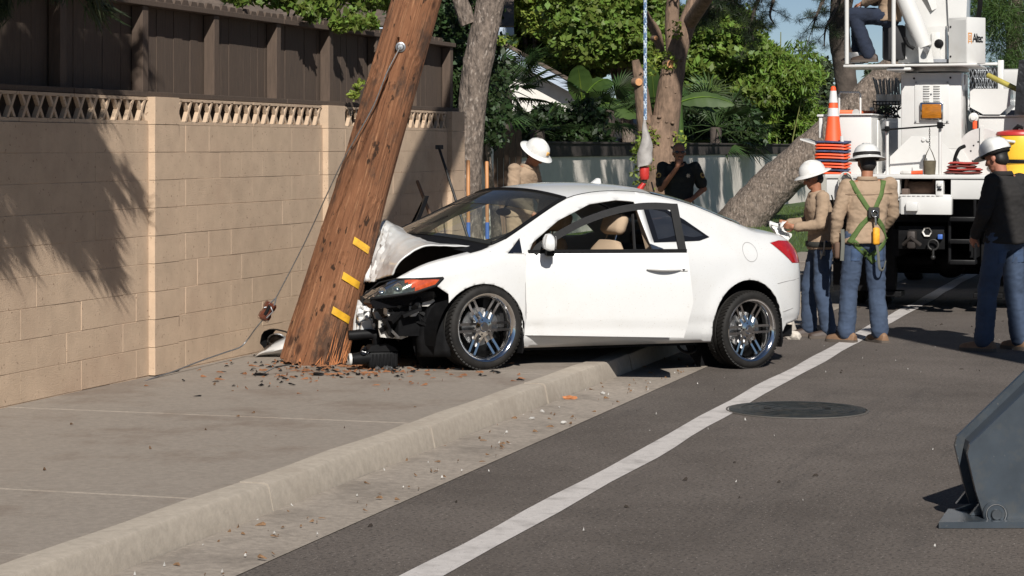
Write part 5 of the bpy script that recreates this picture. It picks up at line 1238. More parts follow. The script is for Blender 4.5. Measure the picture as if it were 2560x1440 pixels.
# ---------------------------------------------------------------- vine over the fence, shrubs behind it
vn = thing('fence_vine', 'leafy green vine spilling over the top of the brown fence', 'vine', W(17.6, 8.0, .1)); vo = W(17.6, 8.0, .1)
def vl(p): return tuple(V(p) - vo)
bl_ = []
for k in range(70):
    x = rnd(705,1000); v_ = rnd(7.38,8.3); bl_.append((vl(wallp(x, rnd(-90, 28 + 20*math.sin(x*.05)), v_)), (.13,.13,.10), 1))
for k in range(22):
    x = rnd(590,760); bl_.append((vl(wallp(x, rnd(-60,-2), rnd(7.5,8.2))), (.12,.12,.08), 1))
for (x, y) in ((842,55),(848,66),(880,60),(900,58),(780,40),(930,55),(760,22)): bl_.append((vl(wallp(x, y, 7.28)), (.07,.05,.07), 1))
C_, D_ = crown_pts(bl_, 95, .3); quads('foliage', C_, np.random.normal(size=C_.shape)+np.array([0,0,-.3]), .038*(.6+.8*np.random.rand(len(C_))), MT['leaf_mid'], vn, wid=.5)
for k in range(6): MB().tube([(-.1*k*DX,-.1*k*DY,0), ((k-3)*.3*DX,(k-3)*.3*DY,1.6), vl(wallp(rnd(720,980),10,7.8))], [.03,.02,.01], 6).build('stem', MT['bark_dark'], vn, smooth=60)
sg_ = thing('wall_sprig', 'small leafy sprig growing above the wall left of the pole', 'plant', wallp(895,245,7.25)); so_ = wallp(895,245,7.25)
C_, D_ = crown_pts([(tuple(wallp(x,y,7.24)-so_), (.028,.028,.024), 1) for (x,y) in ((890,215),(902,205),(880,232),(896,222),(885,245),(875,238),(893,235))], 22); quads('foliage', C_, np.random.normal(size=C_.shape), .022*(.6+.8*np.random.rand(len(C_))), MT['leaf_bright'], sg_, wid=.6)
MB().tube([(0,0,-.03),(0,.0,.04),(-.01,0,.1)], .004, 5).build('stem', MT['bark_dark'], sg_)
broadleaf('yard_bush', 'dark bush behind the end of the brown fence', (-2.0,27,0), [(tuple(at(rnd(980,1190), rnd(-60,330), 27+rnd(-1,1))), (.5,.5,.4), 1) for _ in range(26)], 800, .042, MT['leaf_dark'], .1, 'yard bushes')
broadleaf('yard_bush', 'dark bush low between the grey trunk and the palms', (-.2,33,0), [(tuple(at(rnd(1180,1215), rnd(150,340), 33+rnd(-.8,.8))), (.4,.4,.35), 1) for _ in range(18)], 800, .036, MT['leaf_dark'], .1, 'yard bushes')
# terracotta pot edge behind the wall
pp = at(1268, 345, 38); pot = thing('planter_box', 'weathered scalloped wooden planter behind the stucco wall below the palm', 'planter', (pp.x, 38, .1))
for k in range(5):
    MB().prism([(0,0),(.10,0),(.10,1.98),(.075,2.03),(.025,2.03),(0,1.98)], 0, .03, 'y', Matrix.Translation((-.27+k*.105,0,0))).build('stave', MT['grey_wood'], pot)
# grass blades on the lawn
n = 26000; uu = np.random.uniform(23, 62, n); vv_ = np.random.uniform(6.15, 11.6, n)
C_ = np.stack([uu*DX - vv_*DY, uu*DY + vv_*DX, np.full(n,.13)], 1); d = np.random.normal(size=(n,3))*.35 + np.array([0,0,1.0])
tag(quads('grass', C_, d, .028*(.6+.8*np.random.rand(n)), leafmat('grass_blade', (.07,.12,.02), (.13,.19,.04), .3), None, wid=.16, tri=True), 'short green grass on the lawn behind the car', 'grass', kind='stuff')
# ================================================================ PEOPLE
from mathutils.bvhtree import BVHTree
MT['skin'] = mat('skin', (.33,.145,.082), .55, var=.12, scale=20, spec=.35)
MT['skin_pale'] = mat('skin_ruddy', (.40,.17,.11), .55, var=.14, scale=20, spec=.35)
MT['tan_shirt'] = mat('tan_work_shirt', (.33,.235,.158), .92, var=.08, scale=7, bump=.004, bscale=16, dirt=(.27,.185,.12), dscale=5)
MT['black_shirt'] = mat('black_shirt', (.016,.014,.013), .92, var=.25, scale=7, bump=.004, bscale=16)
MT['uniform'] = mat('dark_uniform', (.013,.015,.013), .85, var=.2, scale=7, bump=.003, bscale=18)
MT['denim'] = mat('blue_denim', (.040,.060,.102), .92, var=.25, scale=5, bump=.003, bscale=22, dirt=(.058,.084,.135), dscale=3)
MT['denim_shaded'] = mat('shaded_denim', (.012,.018,.036), .92, var=.25, scale=5, bump=.003, bscale=22, dirt=(.024,.036,.066), dscale=3)  # dark blue, with the operator's shade put into the colour
MT['boot'] = mat('brown_boot', (.20,.115,.065), .7, var=.2, scale=14)
MT['boot_dark'] = mat('dark_boot', (.05,.032,.024), .6, var=.2, scale=14)
MT['sole'] = mat('boot_sole', (.10,.08,.065), .9)
MT['hair'] = mat('black_hair', (.012,.010,.009), .6, var=.3, scale=60)
MT['harness'] = mat('green_webbing', (.075,.125,.03), .8, var=.2, scale=30, stretch=(1,1,6))
MT['webbing'] = mat('dark_webbing', (.03,.03,.026), .85)
def remeshed(mb, name, m, parent, vox, smooth_it=4, disp=0.0, dsize=.1):
    o = mb.build(name, None, parent, recalc=False)
    r = o.modifiers.new('r', 'REMESH'); r.mode = 'VOXEL'; r.voxel_size = vox; r.use_smooth_shade = True
    s = o.modifiers.new('s', 'SMOOTH'); s.iterations = smooth_it; s.factor = .5
    frozen(o); me = o.data; me.name = name; me.materials.clear(); me.materials.append(m)
    if disp:
        n = len(me.vertices); co = np.empty(n*3, np.float32); me.vertices.foreach_get('co', co); no = np.empty(n*3, np.float32); me.vertices.foreach_get('normal', no); co = co.reshape(-1,3); no = no.reshape(-1,3)
        sd = random.random()*50
        for i in range(n):
            p = V(co[i]); f = noise.noise(V((p.x/dsize, p.y/dsize, p.z/dsize*1.5 + sd))) ; f2 = 1 - abs(noise.noise(V((p.x/dsize*.7 + p.z*5, p.y/dsize*.7 - p.z*3, p.z/dsize*1.1 + sd*2))))*2.2
            co[i] += no[i]*disp*(f*.35 + f2*.5 + .35*(1-2.5*abs(noise.noise(V((p.x*16+sd, p.y*16, p.z*26 + p.x*8))))))
        me.vertices.foreach_set('co', co.ravel()); me.update()
    me.polygons.foreach_set('use_smooth', [True]*len(me.polygons)); return o
def hand(mb, wr, d, palm, sgn, curl=.5, sc=1.0):
    """five unequal bent fingers on a palm; d forward, palm = palm normal"""
    wr = V(wr); d = V(d).normalized(); n_ = V(palm); n_ = (n_ - d*n_.dot(d)).normalized(); sd = d.cross(n_).normalized()*sgn
    kn = wr + d*.085*sc
    mb.cap(wr, .026*sc, wr + d*.03*sc, .028*sc, 10)
    for q in (-1.2,-.4,.4,1.2): mb.cap(wr + d*.02*sc + sd*.014*q*sc, .016*sc, kn + sd*.019*q*sc, .0125*sc, 8)
    for q, L in ((1.2,.068),(.4,.078),(-.4,.073),(-1.2,.056)):
        p = kn + sd*.019*q*sc; a = 0; 
        for seg_, f in enumerate((.45,.32,.23)):
            a += curl*(.7 if seg_ == 0 else 1.0); dd = d*math.cos(a) + n_*math.sin(a); e = p + dd*L*f*sc; mb.cap(p, (.0098-.001*seg_)*sc, e, (.0088-.001*seg_)*sc, 8); p = e
    p = wr + d*.025*sc + sd*.026*sc; e = p + (d*.6 + sd*.7 + n_*.35).normalized()*.042*sc; mb.cap(p, .013*sc, e, .0115*sc, 8); mb.cap(e, .0115*sc, e + (d*.9 + n_*.4 + sd*.1).normalized()*.032*sc, .0095*sc, 8)
def head(mb, c, R, sc=1.0):
    def P(x,y,z): return V(c) + R @ V((x*sc,y*sc,z*sc))
    def E(p, r): mb.ell(P(*p), [q*sc for q in r], 18, 12, R)
    E((-.008,0,.03),(.097,.076,.092)); E((.022,0,-.015),(.068,.064,.085)); E((.036,0,-.072),(.045,.046,.040)); E((.062,0,-.088),(.020,.022,.018))
    mb.cap(P(.082,0,.012), .009*sc, P(.103,0,-.026), .0135*sc, 8); E((.088,0,-.032),(.014,.018,.010))
    E((.074,0,.026),(.018,.045,.012)); E((.079,0,-.058),(.012,.024,.007)); E((.078,0,-.070),(.011,.020,.006))
    for s in (-1,1): E((-.008,s*.078,-.008),(.019,.009,.031)); E((.055,s*.042,-.022),(.022,.020,.020))
def hardhat(parent, c, R, brim='full', sc=1.0, bandm=None, name='hard_hat'):
    ho = bpy.data.objects.new(name, None); COL.objects.link(ho); ho.parent = parent
    ho.matrix_local = Matrix.Translation(V(c) + R @ V((-.006,0,.055*sc))) @ R.to_4x4() @ Matrix.Diagonal((1.12*sc,.98*sc,1.0*sc,1))
    pr = [(.001,.122),(.035,.119),(.07,.106),(.10,.080),(.117,.045),(.124,.01),(.126,-.005)]
    MB().lathe(pr, 36).build('shell', MT['helmet'], ho, smooth=60)
    b = MB(); P = []
    for r_, dz in ((.122,-.002),(.15,-.010),(.170,-.020),(.176,-.026),(.172,-.029),(.15,-.018),(.120,-.010)):
        row = []
        for k in range(49):
            a = 2*math.pi*k/48; ext = 1.0 if brim == 'full' else lerp(.12, 1.15, max(0, math.cos(a))**.8)
            rr = .122 + (r_-.122)*ext; row.append((rr*math.cos(a), rr*math.sin(a), dz*ext + .004*math.cos(2*a)))
        P.append(row)
    b.grid(P); b.build('brim', MT['helmet'], ho, smooth=60)
    for y in (-.028, 0, .028):
        MB().tube([(.1*math.cos(a)*1.03, y, .118*math.sin(a)+.004) for a in np.linspace(.5, 2.65, 12)], .0075, 8, sy=.6).build('ridge', MT['helmet'], ho, smooth=60)
    if bandm is not None: MB().lathe([(.1255,.004),(.1275,.006),(.1255,.036),(.123,.036)], 36).build('hat_band', bandm, ho, smooth=60)
    MB().lathe([(.108,-.03),(.112,-.028),(.114,0),(.110,0)], 28).build('suspension', MT['hair'], ho, smooth=60)
    return ho
def boot(parent, an, yaw, m, sc=1.0):
    bo = bpy.data.objects.new('boot', None); COL.objects.link(bo); bo.parent = parent; bo.location = (an[0], an[1], 0); bo.rotation_euler = (0,0,yaw)
    S = [(-.095,.034,.075),(-.075,.042,.092),(-.03,.044,.10),(.03,.045,.095),(.08,.048,.082),(.135,.050,.070),(.180,.043,.060),(.205,.024,.046)]
    P = []
    for (x, w_, h) in S:
        P.append([V((x*sc, w_*math.cos(a)*sc*(1 if math.sin(a) < .3 else .9), (.022 + (h-.022)*max(0, math.sin(a))**.8)*sc)) for a in np.linspace(-.15, math.pi+.15, 15)])
    q = MB(); q.grid(P); q.f.append(tuple(range(15))); q.f.append(tuple(7*15+k for k in range(15))[::-1]); q.build('upper', m, bo, smooth=60)
    out = [(x*sc, (w_+.006)*sc) for (x,w_,h) in S]; poly = out + [(x,-y) for (x,y) in out[::-1]]
    q = MB(); q.prism(poly, .001, .026*sc, 'z'); q.build('sole', MT['sole'], bo, smooth=30)
    return bo
def person(label, loc, rz, k, J, shirt, pants, bootm, skin, hat='full', hat_band=None, sleeves='long', hands=None, hy=0.0, hp=0.0, hair=True, seated=False, foot_yaw=(0,0), name='person', noboot=False, belly=1.0, glasses=False, group=None):
    t = thing(name, label, 'person', loc, rz, group)
    D = dict(pelvis=(0,0,.95), waist=(0,0,1.08), chest=(.0,0,1.30), neck=(-.005,0,1.475), head=(.025,0,1.625), shL=(-.01,.175,1.40), elL=(-.04,.245,1.13), wrL=(.03,.25,.88), shR=(-.01,-.175,1.40), elR=(-.04,-.245,1.13), wrR=(.03,-.25,.88), hipL=(0,.095,.93), knL=(.03,.12,.50), anL=(-.02,.13,.08), hipR=(0,-.095,.93), knR=(.03,-.12,.50), anR=(-.02,-.13,.08))
    D.update(J); D = {a: V(b)*k for a, b in D.items()}
    R = Euler((0, hp, hy)).to_matrix()
    # body (one continuous mesh)
    b = MB(); head(b, D['head'], R, k)
    b.cap(D['neck'] - V((0,0,.04)), .058*k, D['head'] + R @ V((-.012,0,-.05*k)), .054*k)
    b.cap(D['pelvis'], .10*k, D['chest'], .11*k); b.cap(D['chest'], .11*k, D['neck'], .05*k)
    for s in 'LR':
        b.cap(D['sh'+s], .05*k, D['el'+s], .042*k); b.cap(D['el'+s], .043*k, D['wr'+s], .028*k); b.cap(D['neck']-V((0,0,.05)), .05*k, D['sh'+s], .05*k)
        b.cap(D['pelvis'], .09*k, D['hip'+s], .08*k); b.cap(D['hip'+s], .08*k, D['kn'+s], .05*k); b.cap(D['kn'+s], .05*k, D['an'+s], .035*k)
        fd = (D['wr'+s]-D['el'+s]).normalized(); hs = (hands or {}).get(s, None)
        if hs is None: hand(b, D['wr'+s] + fd*.015, fd + V((.12,0,0)), V((0, -1 if s == 'L' else 1, 0)), 1 if s == 'L' else -1, .45, k)
        else: hand(b, D['wr'+s] + fd*.015, hs[0], hs[1], (1 if s == 'L' else -1)*(hs[3] if len(hs) > 3 else 1), hs[2], k)
    bo = remeshed(b, 'body', skin, t, .0075, 2)
    # shirt
    b = MB(); pts = [(lerp(D['pelvis'],D['waist'],-.42), .142*belly, .196), (D['pelvis'], .138*belly, .188), (lerp(D['pelvis'],D['waist'],.8), .128*belly, .172), (lerp(D['waist'],D['chest'],.55), .135, .188), (D['chest'], .136, .198), (lerp(D['chest'],D['neck'],.45), .118, .192), (lerp(D['chest'],D['neck'],.72), .092, .15), (lerp(D['chest'],D['neck'],.95), .072, .082)]
    P = []
    for (c, rx_, ry_) in pts: P.append([c + V((rx_*k*math.cos(a), ry_*k*math.sin(a), 0)) for a in np.linspace(0, 2*math.pi, 29)[:-1]])
    n_ = 28; v0 = len(b.v)
    b.add([p for r_ in P for p in r_], [(i*n_+j, i*n_+(j+1)%n_, (i+1)*n_+(j+1)%n_, (i+1)*n_+j) for i in range(len(P)-1) for j in range(n_)] + [tuple(range(n_))[::-1], tuple((len(P)-1)*n_+j for j in range(n_))])
    for s in 'LR':
        sh, el, wr = D['sh'+s], D['el'+s], D['wr'+s]; b.cap(lerp(D['chest'],D['neck'],.4), .062*k, sh, .066*k)
        if sleeves == 'long':
            b.cap(sh, .072*k, el, .058*k); b.cap(el, .058*k, lerp(el, wr, .94), .046*k); b.cap(lerp(el,wr,.86), .050*k, lerp(el,wr,.95), .046*k)
        else: b.cap(sh, .080*k, lerp(sh, el, .72), .072*k)
    so = remeshed(b, 'shirt', shirt, t, .010, 4, .0105*k, .10)
    # collar
    nk = lerp(D['chest'], D['neck'], .93); b = MB(); Pc = []
    for (r_, dz, tl) in ((.074,-.012,0),(.070,.026,.4),(.077,.030,.4),(.094,-.004,0)): Pc.append([nk + V((r_*k*math.cos(a)*1.02, r_*k*math.sin(a)*1.12, dz*k - .03*k*max(0,math.cos(a)))) for a in np.linspace(.35, 2*math.pi-.35, 30)])
    b.grid(Pc); co = b.build('collar', shirt, t, smooth=60); _m = co.modifiers.new('s','SOLIDIFY'); _m.thickness = .004
    # trousers
    b = MB(); b.ell(D['pelvis'] + V((0,0,-.02)), (.116*k*belly, .158*k, .12*k), 20, 12)
    for s in 'LR':
        h_, kn, an = D['hip'+s], D['kn'+s], D['an'+s]; b.cap(h_, .105*k, kn, .083*k); b.cap(kn, .083*k, lerp(kn, an, .93), .078*k); b.cap(D['pelvis'], .10*k, h_, .100*k); b.cap(lerp(kn,an,.8), .080*k, lerp(kn, an, .97), .074*k)
    po = remeshed(b, 'trousers', pants, t, .011, 5, .0095*k, .14)
    if not noboot:
        for i, s in enumerate('LR'):
            bt_ = boot(t, D['an'+s] + V((0,0,0)), foot_yaw[i], bootm, k)
            if seated: bt_.location.z = D['an'+s].z - .08*k
    if hair:
        b = MB(); 
        for (p, r_) in (((-.022,0,.040),(.092,.081,.086)), ((-.045,0,-.02),(.058,.073,.065))): b.ell(D['head'] + R @ V(tuple(q*k for q in p)), [q*k for q in r_], 18, 12, R)
        remeshed(b, 'hair', MT['hair'], t, .01, 3)
    if glasses:
        b = MB()
        for s in (-1,1): b.ell(D['head'] + R @ V((.083*k, s*.034*k, .008*k)), (.010*k,.028*k,.019*k), 12, 8, R); b.tube([D['head'] + R @ V((.078*k, s*.06*k, .012*k)), D['head'] + R @ V((-.01*k, s*.083*k, .010*k))], .004, 6)
        b.tube([D['head'] + R @ V((.094*k,-.012*k,.012*k)), D['head'] + R @ V((.094*k,.012*k,.012*k))], .004, 6); b.build('sunglasses', MT['black_gloss'], t, smooth=60)
    if hat: hardhat(t, D['head'], R, hat, 1.0*k, hat_band)
    b = MB(); pc = lerp(D['pelvis'], D['waist'], .15); b.lathe([(1.0,-.02),(1.02,-.018),(1.02,.018),(1.0,.02)], 32, Matrix.Translation(pc) @ Matrix.Diagonal((.138*k*belly,.188*k,1,1))) 
    t['_k'] = k
    return t, D, bo, so, po
def bvh_of(o): return BVHTree.FromPolygons([v.co.copy() for v in o.data.vertices], [tuple(p.vertices) for p in o.data.polygons])
def ribbon(parent, trees, pts, wd, name, m, side=-1, off=.006, n=8):
    """webbing laid on the clothes: pts are (y, z) seen from behind (side=-1) or front (+1)"""
    Q = crom([tuple(p) for p in pts], n); P = []
    for i, q in enumerate(Q):
        a, e = Q[max(i-1,0)], Q[min(i+1,len(Q)-1)]; tdir = V((e[0]-a[0], e[1]-a[1])).normalized(); nn = V((-tdir.y, tdir.x)); row = []
        for s in (-1,-.33,.33,1):
            y, z = q[0] + nn.x*wd*s, q[1] + nn.y*wd*s; best = None
            for T in trees:
                h = T.ray_cast(V((side*1.0, y, z)), V((-side,0,0)))
                if h[0] is not None and (best is None or (h[0].x*side) > best*side): best = h[0].x
            row.append(V(((best if best is not None else 0) + side*off, y, z)))
        P.append(row)
    xs_ = [r_[1].x for r_ in P]
    b = MB(); b.grid(P); o = b.build(name, m, parent, smooth=60); _m = o.modifiers.new('s','SOLIDIFY'); _m.thickness = .004; return o
def ring_d(parent, c, R_, r0, r1, name, m):
    b = MB(); b.lathe([(r0 + r1*math.cos(t), r1*math.sin(t)) for t in np.linspace(0,2*math.pi,8)], 20, Matrix.Translation(c) @ R_); return b.build(name, m, parent, smooth=60)
# -- worker with papers, seen from his left side
p1 = gr(2030, 843); P1, D1, b1, s1, t1 = person('worker in tan shirt and white hard hat reading crumpled papers behind the car tail', (2.96, p1.y, 0), math.radians(186), .945,
    dict(chest=(.03,0,1.30), neck=(.05,0,1.47), head=(.085,0,1.615), waist=(.0,0,1.08), shL=(.03,.185,1.41), shR=(.03,-.185,1.41), elL=(.06,.235,1.15), elR=(.09,-.22,1.16), wrL=(.285,.13,1.12), wrR=(.32,-.07,1.15), anL=(-.04,.14,.08), anR=(.10,-.11,.08), knL=(.03,.13,.5), knR=(.10,-.11,.5)),
    MT['tan_shirt'], MT['denim'], MT['boot_dark'], MT['skin'], hands=dict(L=((.9,-.3,.15),(-.1,-.9,.2),.75), R=((.85,.35,.1),(-.1,.9,.2),.75)), hp=.32, glasses=True)
pb = MB(); P = []
for i in range(12):
    P.append([V((.36 + .05*math.sin(i*.7+j) + .012*j, .09 - .025*j + .02*math.sin(i*1.3), 1.10 - .020*i*(1 + .3*math.sin(j)) + .015*math.cos(j*1.7+i))) for j in range(9)])
pp_ = thing('paper_sheets', 'crumpled white paper held in the hands of the worker behind the car', 'paper', P1.location, P1.rotation_euler.z)
o = pb.grid(P).build('sheet', mat('white_paper', (.74,.73,.70), .8, var=.03), pp_, smooth=50); _m = o.modifiers.new('s','SOLIDIFY'); _m.thickness = .002
k1 = .945; trs1 = [bvh_of(s1), bvh_of(t1)]
# belt, lanyard and tool pouch on his back
MB().lathe([(1.0,-.025),(1.03,-.02),(1.03,.02),(1.0,.025)], 32, Matrix.Translation((-.0,0,.945*k1)) @ Matrix.Diagonal((.146,.190,1,1))).build('tool_belt', MT['webbing'], P1, smooth=60)
q = MB(); q.box((-.22,.02,.70),(-.10,.17,.97), bev=.035); q.build('tool_bag', mat('black_canvas', (.012,.012,.013), .9, bump=.006, bscale=20), P1, smooth=50)
q = MB(); q.tube([(.02,.20,.93),(.03,.215,.84),(.06,.20,.76)], .02, 8, sy=.4); q.box((.015,.195,.79),(.065,.225,.84), bev=.008); q.build('belt_buckle_strap', MT['steel'], P1, smooth=40)
q = MB(); q.tube([(-.06,.155,1.36),(-.115,.12,1.2),(-.125,.12,1.02)], .020, 8, sy=.3); q.build('shoulder_strap', MT['webbing'], P1, smooth=60)
# -- worker with fall harness, back to us
p2 = gr(2150, 856); P2, D2, b2, s2, t2 = person('worker with green fall harness over tan shirt standing with his back turned', (3.28, p2.y, 0), math.radians(97), 1.035,
    dict(chest=(.015,-.035,1.30), waist=(0,-.02,1.08), neck=(.04,-.035,1.475), head=(.075,-.045,1.615), shL=(.0,.165,1.40), shR=(.0,-.235,1.415), elL=(-.01,.25,1.13), wrL=(.05,.255,.90), elR=(.06,-.28,1.15), wrR=(.20,-.20,.98), anL=(.02,.16,.08), anR=(-.02,-.14,.08), knL=(.03,.13,.5)),
    MT['tan_shirt'], MT['denim'], MT['boot'], MT['skin'], hat_band=MT['hair'], hp=.12, foot_yaw=(.75,.25))
k2 = 1.035; T2 = [bvh_of(s2), bvh_of(t2)]
for nm, pts, w_ in (('harness_strap', [(.135,1.46),(.09,1.36),(.03,1.25),(-.035,1.16)], .022), ('harness_strap', [(-.165,1.46),(-.14,1.36),(-.09,1.26),(-.04,1.16)], .022),
                    ('harness_strap', [(-.035,1.16),(.06,1.06),(.12,.97),(.165,.90)], .021), ('harness_strap', [(-.035,1.16),(-.11,1.08),(-.17,1.0),(-.20,.93)], .021),
                    ('leg_strap', [(.15,.93),(.07,.85),(-.02,.78),(-.07,.72)], .024), ('leg_strap', [(-.19,.92),(-.13,.86),(-.06,.80),(-.03,.76)], .022)):
    ribbon(P2, T2, [(y*k2, z*k2) for (y,z) in pts], w_, nm, MT['harness'])
q = MB(); q.box((-.185,-.095,1.12*k2),(-.165,.012,1.22*k2), bev=.012); q.build('back_plate', MT['webbing'], P2, smooth=50)
ring_d(P2, V((-.20,-.042,1.165*k2)), Matrix.Rotation(math.radians(90),4,'Y'), .030, .006, 'd_ring', MT['chrome'])
q = MB(); q.tube([(-.205,-.045,1.135*k2),(-.205,-.05,1.06*k2)], .011, 10); q.build('snap_hook', MT['steel'], P2, smooth=50)
q = MB(); q.box((-.215,-.09,.885*k2),(-.175,-.025,1.04*k2), bev=.018); q.build('shock_pack', mat('yellow_pack', (.80,.36,.02), .6, var=.25, scale=20), P2, smooth=50)
q = MB(); q.tube([tuple(p) for p in crom([(-.195,-.06,.90*k2),(-.20,-.075,.80*k2),(-.19,-.09,.68*k2),(-.17,-.13,.66*k2),(-.15,-.16,.74*k2)], 5)], .013, 8, sy=.5); q.build('lanyard', mat('grey_lanyard', (.12,.12,.10), .9), P2, smooth=60)
q = MB(); q.tube([tuple(p) for p in crom([(-.06,.225,1.02*k2),(-.075,.225,.90*k2),(-.07,.232,.74*k2)], 5)], .018, 8, sy=.35); q.build('side_strap', mat('grey_strap', (.13,.13,.11), .9), P2, smooth=60)
q = MB(); q.box((-.03,.215,.755*k2),(.055,.285,.905*k2), bev=.02); q.build('work_glove', mat('leather_glove', (.12,.07,.045), .8), P2, smooth=50)
MT['pocket'] = mat('denim_pocket', (.045,.075,.14), .92, var=.2, scale=6)
for y in (.085,-.105): ribbon(P2, [bvh_of(t2)], [(y*k2,.845*k2),(y*k2,.80*k2),(y*k2,.735*k2)], .062, 'back_pocket', MT['pocket'], off=.004)
ribbon(P2, [bvh_of(s2)], [(.20,1.335*k2),(.08,1.33*k2),(-.10,1.335*k2),(-.25,1.345*k2)], .004, 'yoke_seam', mat('shirt_seam', (.22,.15,.10), .95), off=.001)
# -- man in black shirt at the right edge
p3 = gr(2480, 876); P3, D3, b3, s3, t3 = person('man in black long sleeved shirt, jeans and white hard hat at the right edge', (4.41, p3.y, 0), math.radians(128), 1.075,
    dict(chest=(.0,0,1.30), neck=(.035,0,1.475), head=(.085,.012,1.60), elL=(.02,.255,1.13), wrL=(.17,.17,.96), elR=(.02,-.255,1.13), wrR=(.17,-.17,.96), anL=(.06,.20,.08), anR=(-.02,-.17,.08), knL=(.05,.16,.5), knR=(.02,-.14,.5)),
    MT['black_shirt'], MT['denim'], MT['boot'], MT['skin_pale'], hat='front', hp=.33, hy=.22, foot_yaw=(.35,-.1), belly=1.12)
for y in (.10,-.10): ribbon(P3, [bvh_of(t3)], [(y*1.075,.84*1.075),(y*1.075,.80*1.075),(y*1.075,.73*1.075)], .066, 'back_pocket', MT['pocket'], off=.004)
# -- worker behind the car looking down
pA = at(1302, 400, 23.7); PA_, DA, bA, sA, tA = person('worker in tan shirt and white hard hat looking down behind the windshield', (pA.x-.02, 23.7, .15), math.radians(-32), 1.03,
    dict(chest=(.05,0,1.27), neck=(.12,0,1.43), head=(.20,0,1.54), shL=(.06,.185,1.38), shR=(.06,-.185,1.38), elL=(.10,.25,1.10), wrL=(.26,.16,.95), elR=(.08,-.25,1.12), wrR=(.24,-.16,.95)),
    MT['tan_shirt'], MT['tan_shirt'], MT['boot'], MT['skin'], hp=.62, hy=-.1)
q = MB(); q.lathe([(.0,0),(.02,0),(.02,.002),(0,.003)], 6, Matrix.Translation(DA['head'] + V((.14,.0,.10)))); q.box((.118,-.014,.03),(.1255,.014,.06)); 
_hh = [c for c in PA_.children if c.name.startswith('hard_hat')][0]; q = MB(); q.box((.108,-.016,.03),(.1255,.016,.062)); q.build('hat_badge', mat('orange_badge', (.75,.42,.12), .5), _hh)
q = MB(); q.tube([V(DA['neck'])+V((.06,.0,.0)), V(DA['chest'])+V((.145,.0,.05))], [.02,.03], 8, sy=.3); q.build('undershirt', mat('white_tee', (.7,.7,.68), .9), PA_, smooth=60)
# -- deputy
pD = at(1697, 400, 27.5); PD_, DD, bD, sD, tD = person('deputy in dark short sleeved uniform and sunglasses, hand at his chin', (pD.x, 27.5, .15), math.radians(-88), 1.0,
    dict(head=(.04,.0,1.60), chest=(0,0,1.30), shR=(.0,-.20,1.41), elR=(.10,-.235,1.15), wrR=(.20,-.05,1.405), shL=(0,.20,1.41), elL=(-.02,.315,1.15), wrL=(.12,.16,1.03)),
    MT['uniform'], MT['uniform'], MT['boot_dark'], MT['skin'], hat=None, sleeves='short', hands=dict(R=((-.15,.35,1),(-1,.3,.1),1.0), L=((.3,-.8,-.3),(-.9,-.3,0),.6)), glasses=True, hair=True, belly=1.18)
for nm, y in (('shoulder_patch',-1),('shoulder_patch',1)):
    c = DD['shR' if y < 0 else 'shL'] + (DD['elR' if y < 0 else 'elL'] - DD['shR' if y < 0 else 'shL'])*.35 + V((.065,y*.050,.0))
    pa = MB().lathe([(0,.004),(.032,.003),(.036,0)], 14, Matrix.Translation(c) @ Euler((0, math.radians(70), math.radians(35)*y)).to_matrix().to_4x4()).build(nm, mat('patch_gold', (.45,.28,.07), .7), PD_, smooth=40)
    MB().lathe([(0,.007),(.020,.006),(.022,.003)], 5, Matrix.Translation(c) @ Euler((0, math.radians(70), math.radians(35)*y)).to_matrix().to_4x4()).build('patch_star', mat('patch_dark', (.10,.03,.02), .7), pa)
c = V((.145,.10,1.315)); q = MB(); st = []
for k in range(14):
    a = 2*math.pi*k/14; r_ = .034 if k % 2 == 0 else .017; st.append((r_*math.cos(a), r_*math.sin(a)))
q.prism(st, -.003, .006, 'x', Matrix.Translation(c)); q.build('star_badge', MT['chrome'], PD_)
MB().lathe([(1.0,-.028),(1.03,-.025),(1.03,.025),(1.0,.028)], 32, Matrix.Translation((0,0,.965)) @ Matrix.Diagonal((.158,.188,1,1))).build('duty_belt', MT['black_gloss'], PD_, smooth=60)
q = MB(); q.ell(DD['head'] + V((.083,0,-.052)), (.010,.028,.009), 12, 8); q.build('moustache', MT['hair'], PD_, smooth=60)
# ================================================================ UTILITY TRUCK
truck = thing('utility_truck', 'white utility crane truck with turret, bins and tool racks seen from behind', 'truck')
TM = Matrix.Translation(W(24.0, 2.77, 0)) @ Matrix.Rotation(STREET_ROT - math.pi/2, 4, 'Z'); truck.matrix_world = TM
TI = TM.inverted(); _tc = TI @ V((0,0,CH))
def TP(x, y, g):                 # photo pixel -> truck-local point on the cross plane g metres ahead of the tail
    d = TI.to_3x3() @ V(((x-1280)/FPX, 1, -(y-HY)/FPX)); return _tc + d*((g - _tc.y)/d.y)
def rect(x0, y0, x1, y1, g0, g1, name, m, parent=truck, bev=.008):
    a, b = TP(x0, y1, g0), TP(x1, y0, g0); q = MB(); q.box((a.x, g0, a.z), (b.x, g1, b.z), bev=min(bev, (g1-g0)*.3, abs(b.x-a.x)*.3, abs(b.z-a.z)*.3)); return q.build(name, m, parent, smooth=30)
def tpoly(pix, g0, g1, name, m, parent=truck):
    P = [TP(x, y, g0) for (x,y) in pix]; return MB().prism([(p.x, p.z) for p in P], g0, g1, 'y').build(name, m, parent)
def ttube(pts, r, name, m, parent=truck, seg=10, sub=0):
    P = [TP(*p) for p in pts]
    if sub: P = [V(tuple(p)) for p in crom([tuple(p) for p in P], sub)]
    return MB().tube(P, r, seg).build(name, m, parent, smooth=50)
WH = MT['truck_white']; DK = MT['dark_steel']; BK = MT['black']
rect(2062,438,2720,446,0,3.4,'deck', WH)
rect(2066,447,2249,500,.02,.28,'rear_panel', WH); rect(2377,447,2720,498,.02,.28,'rear_panel', WH)
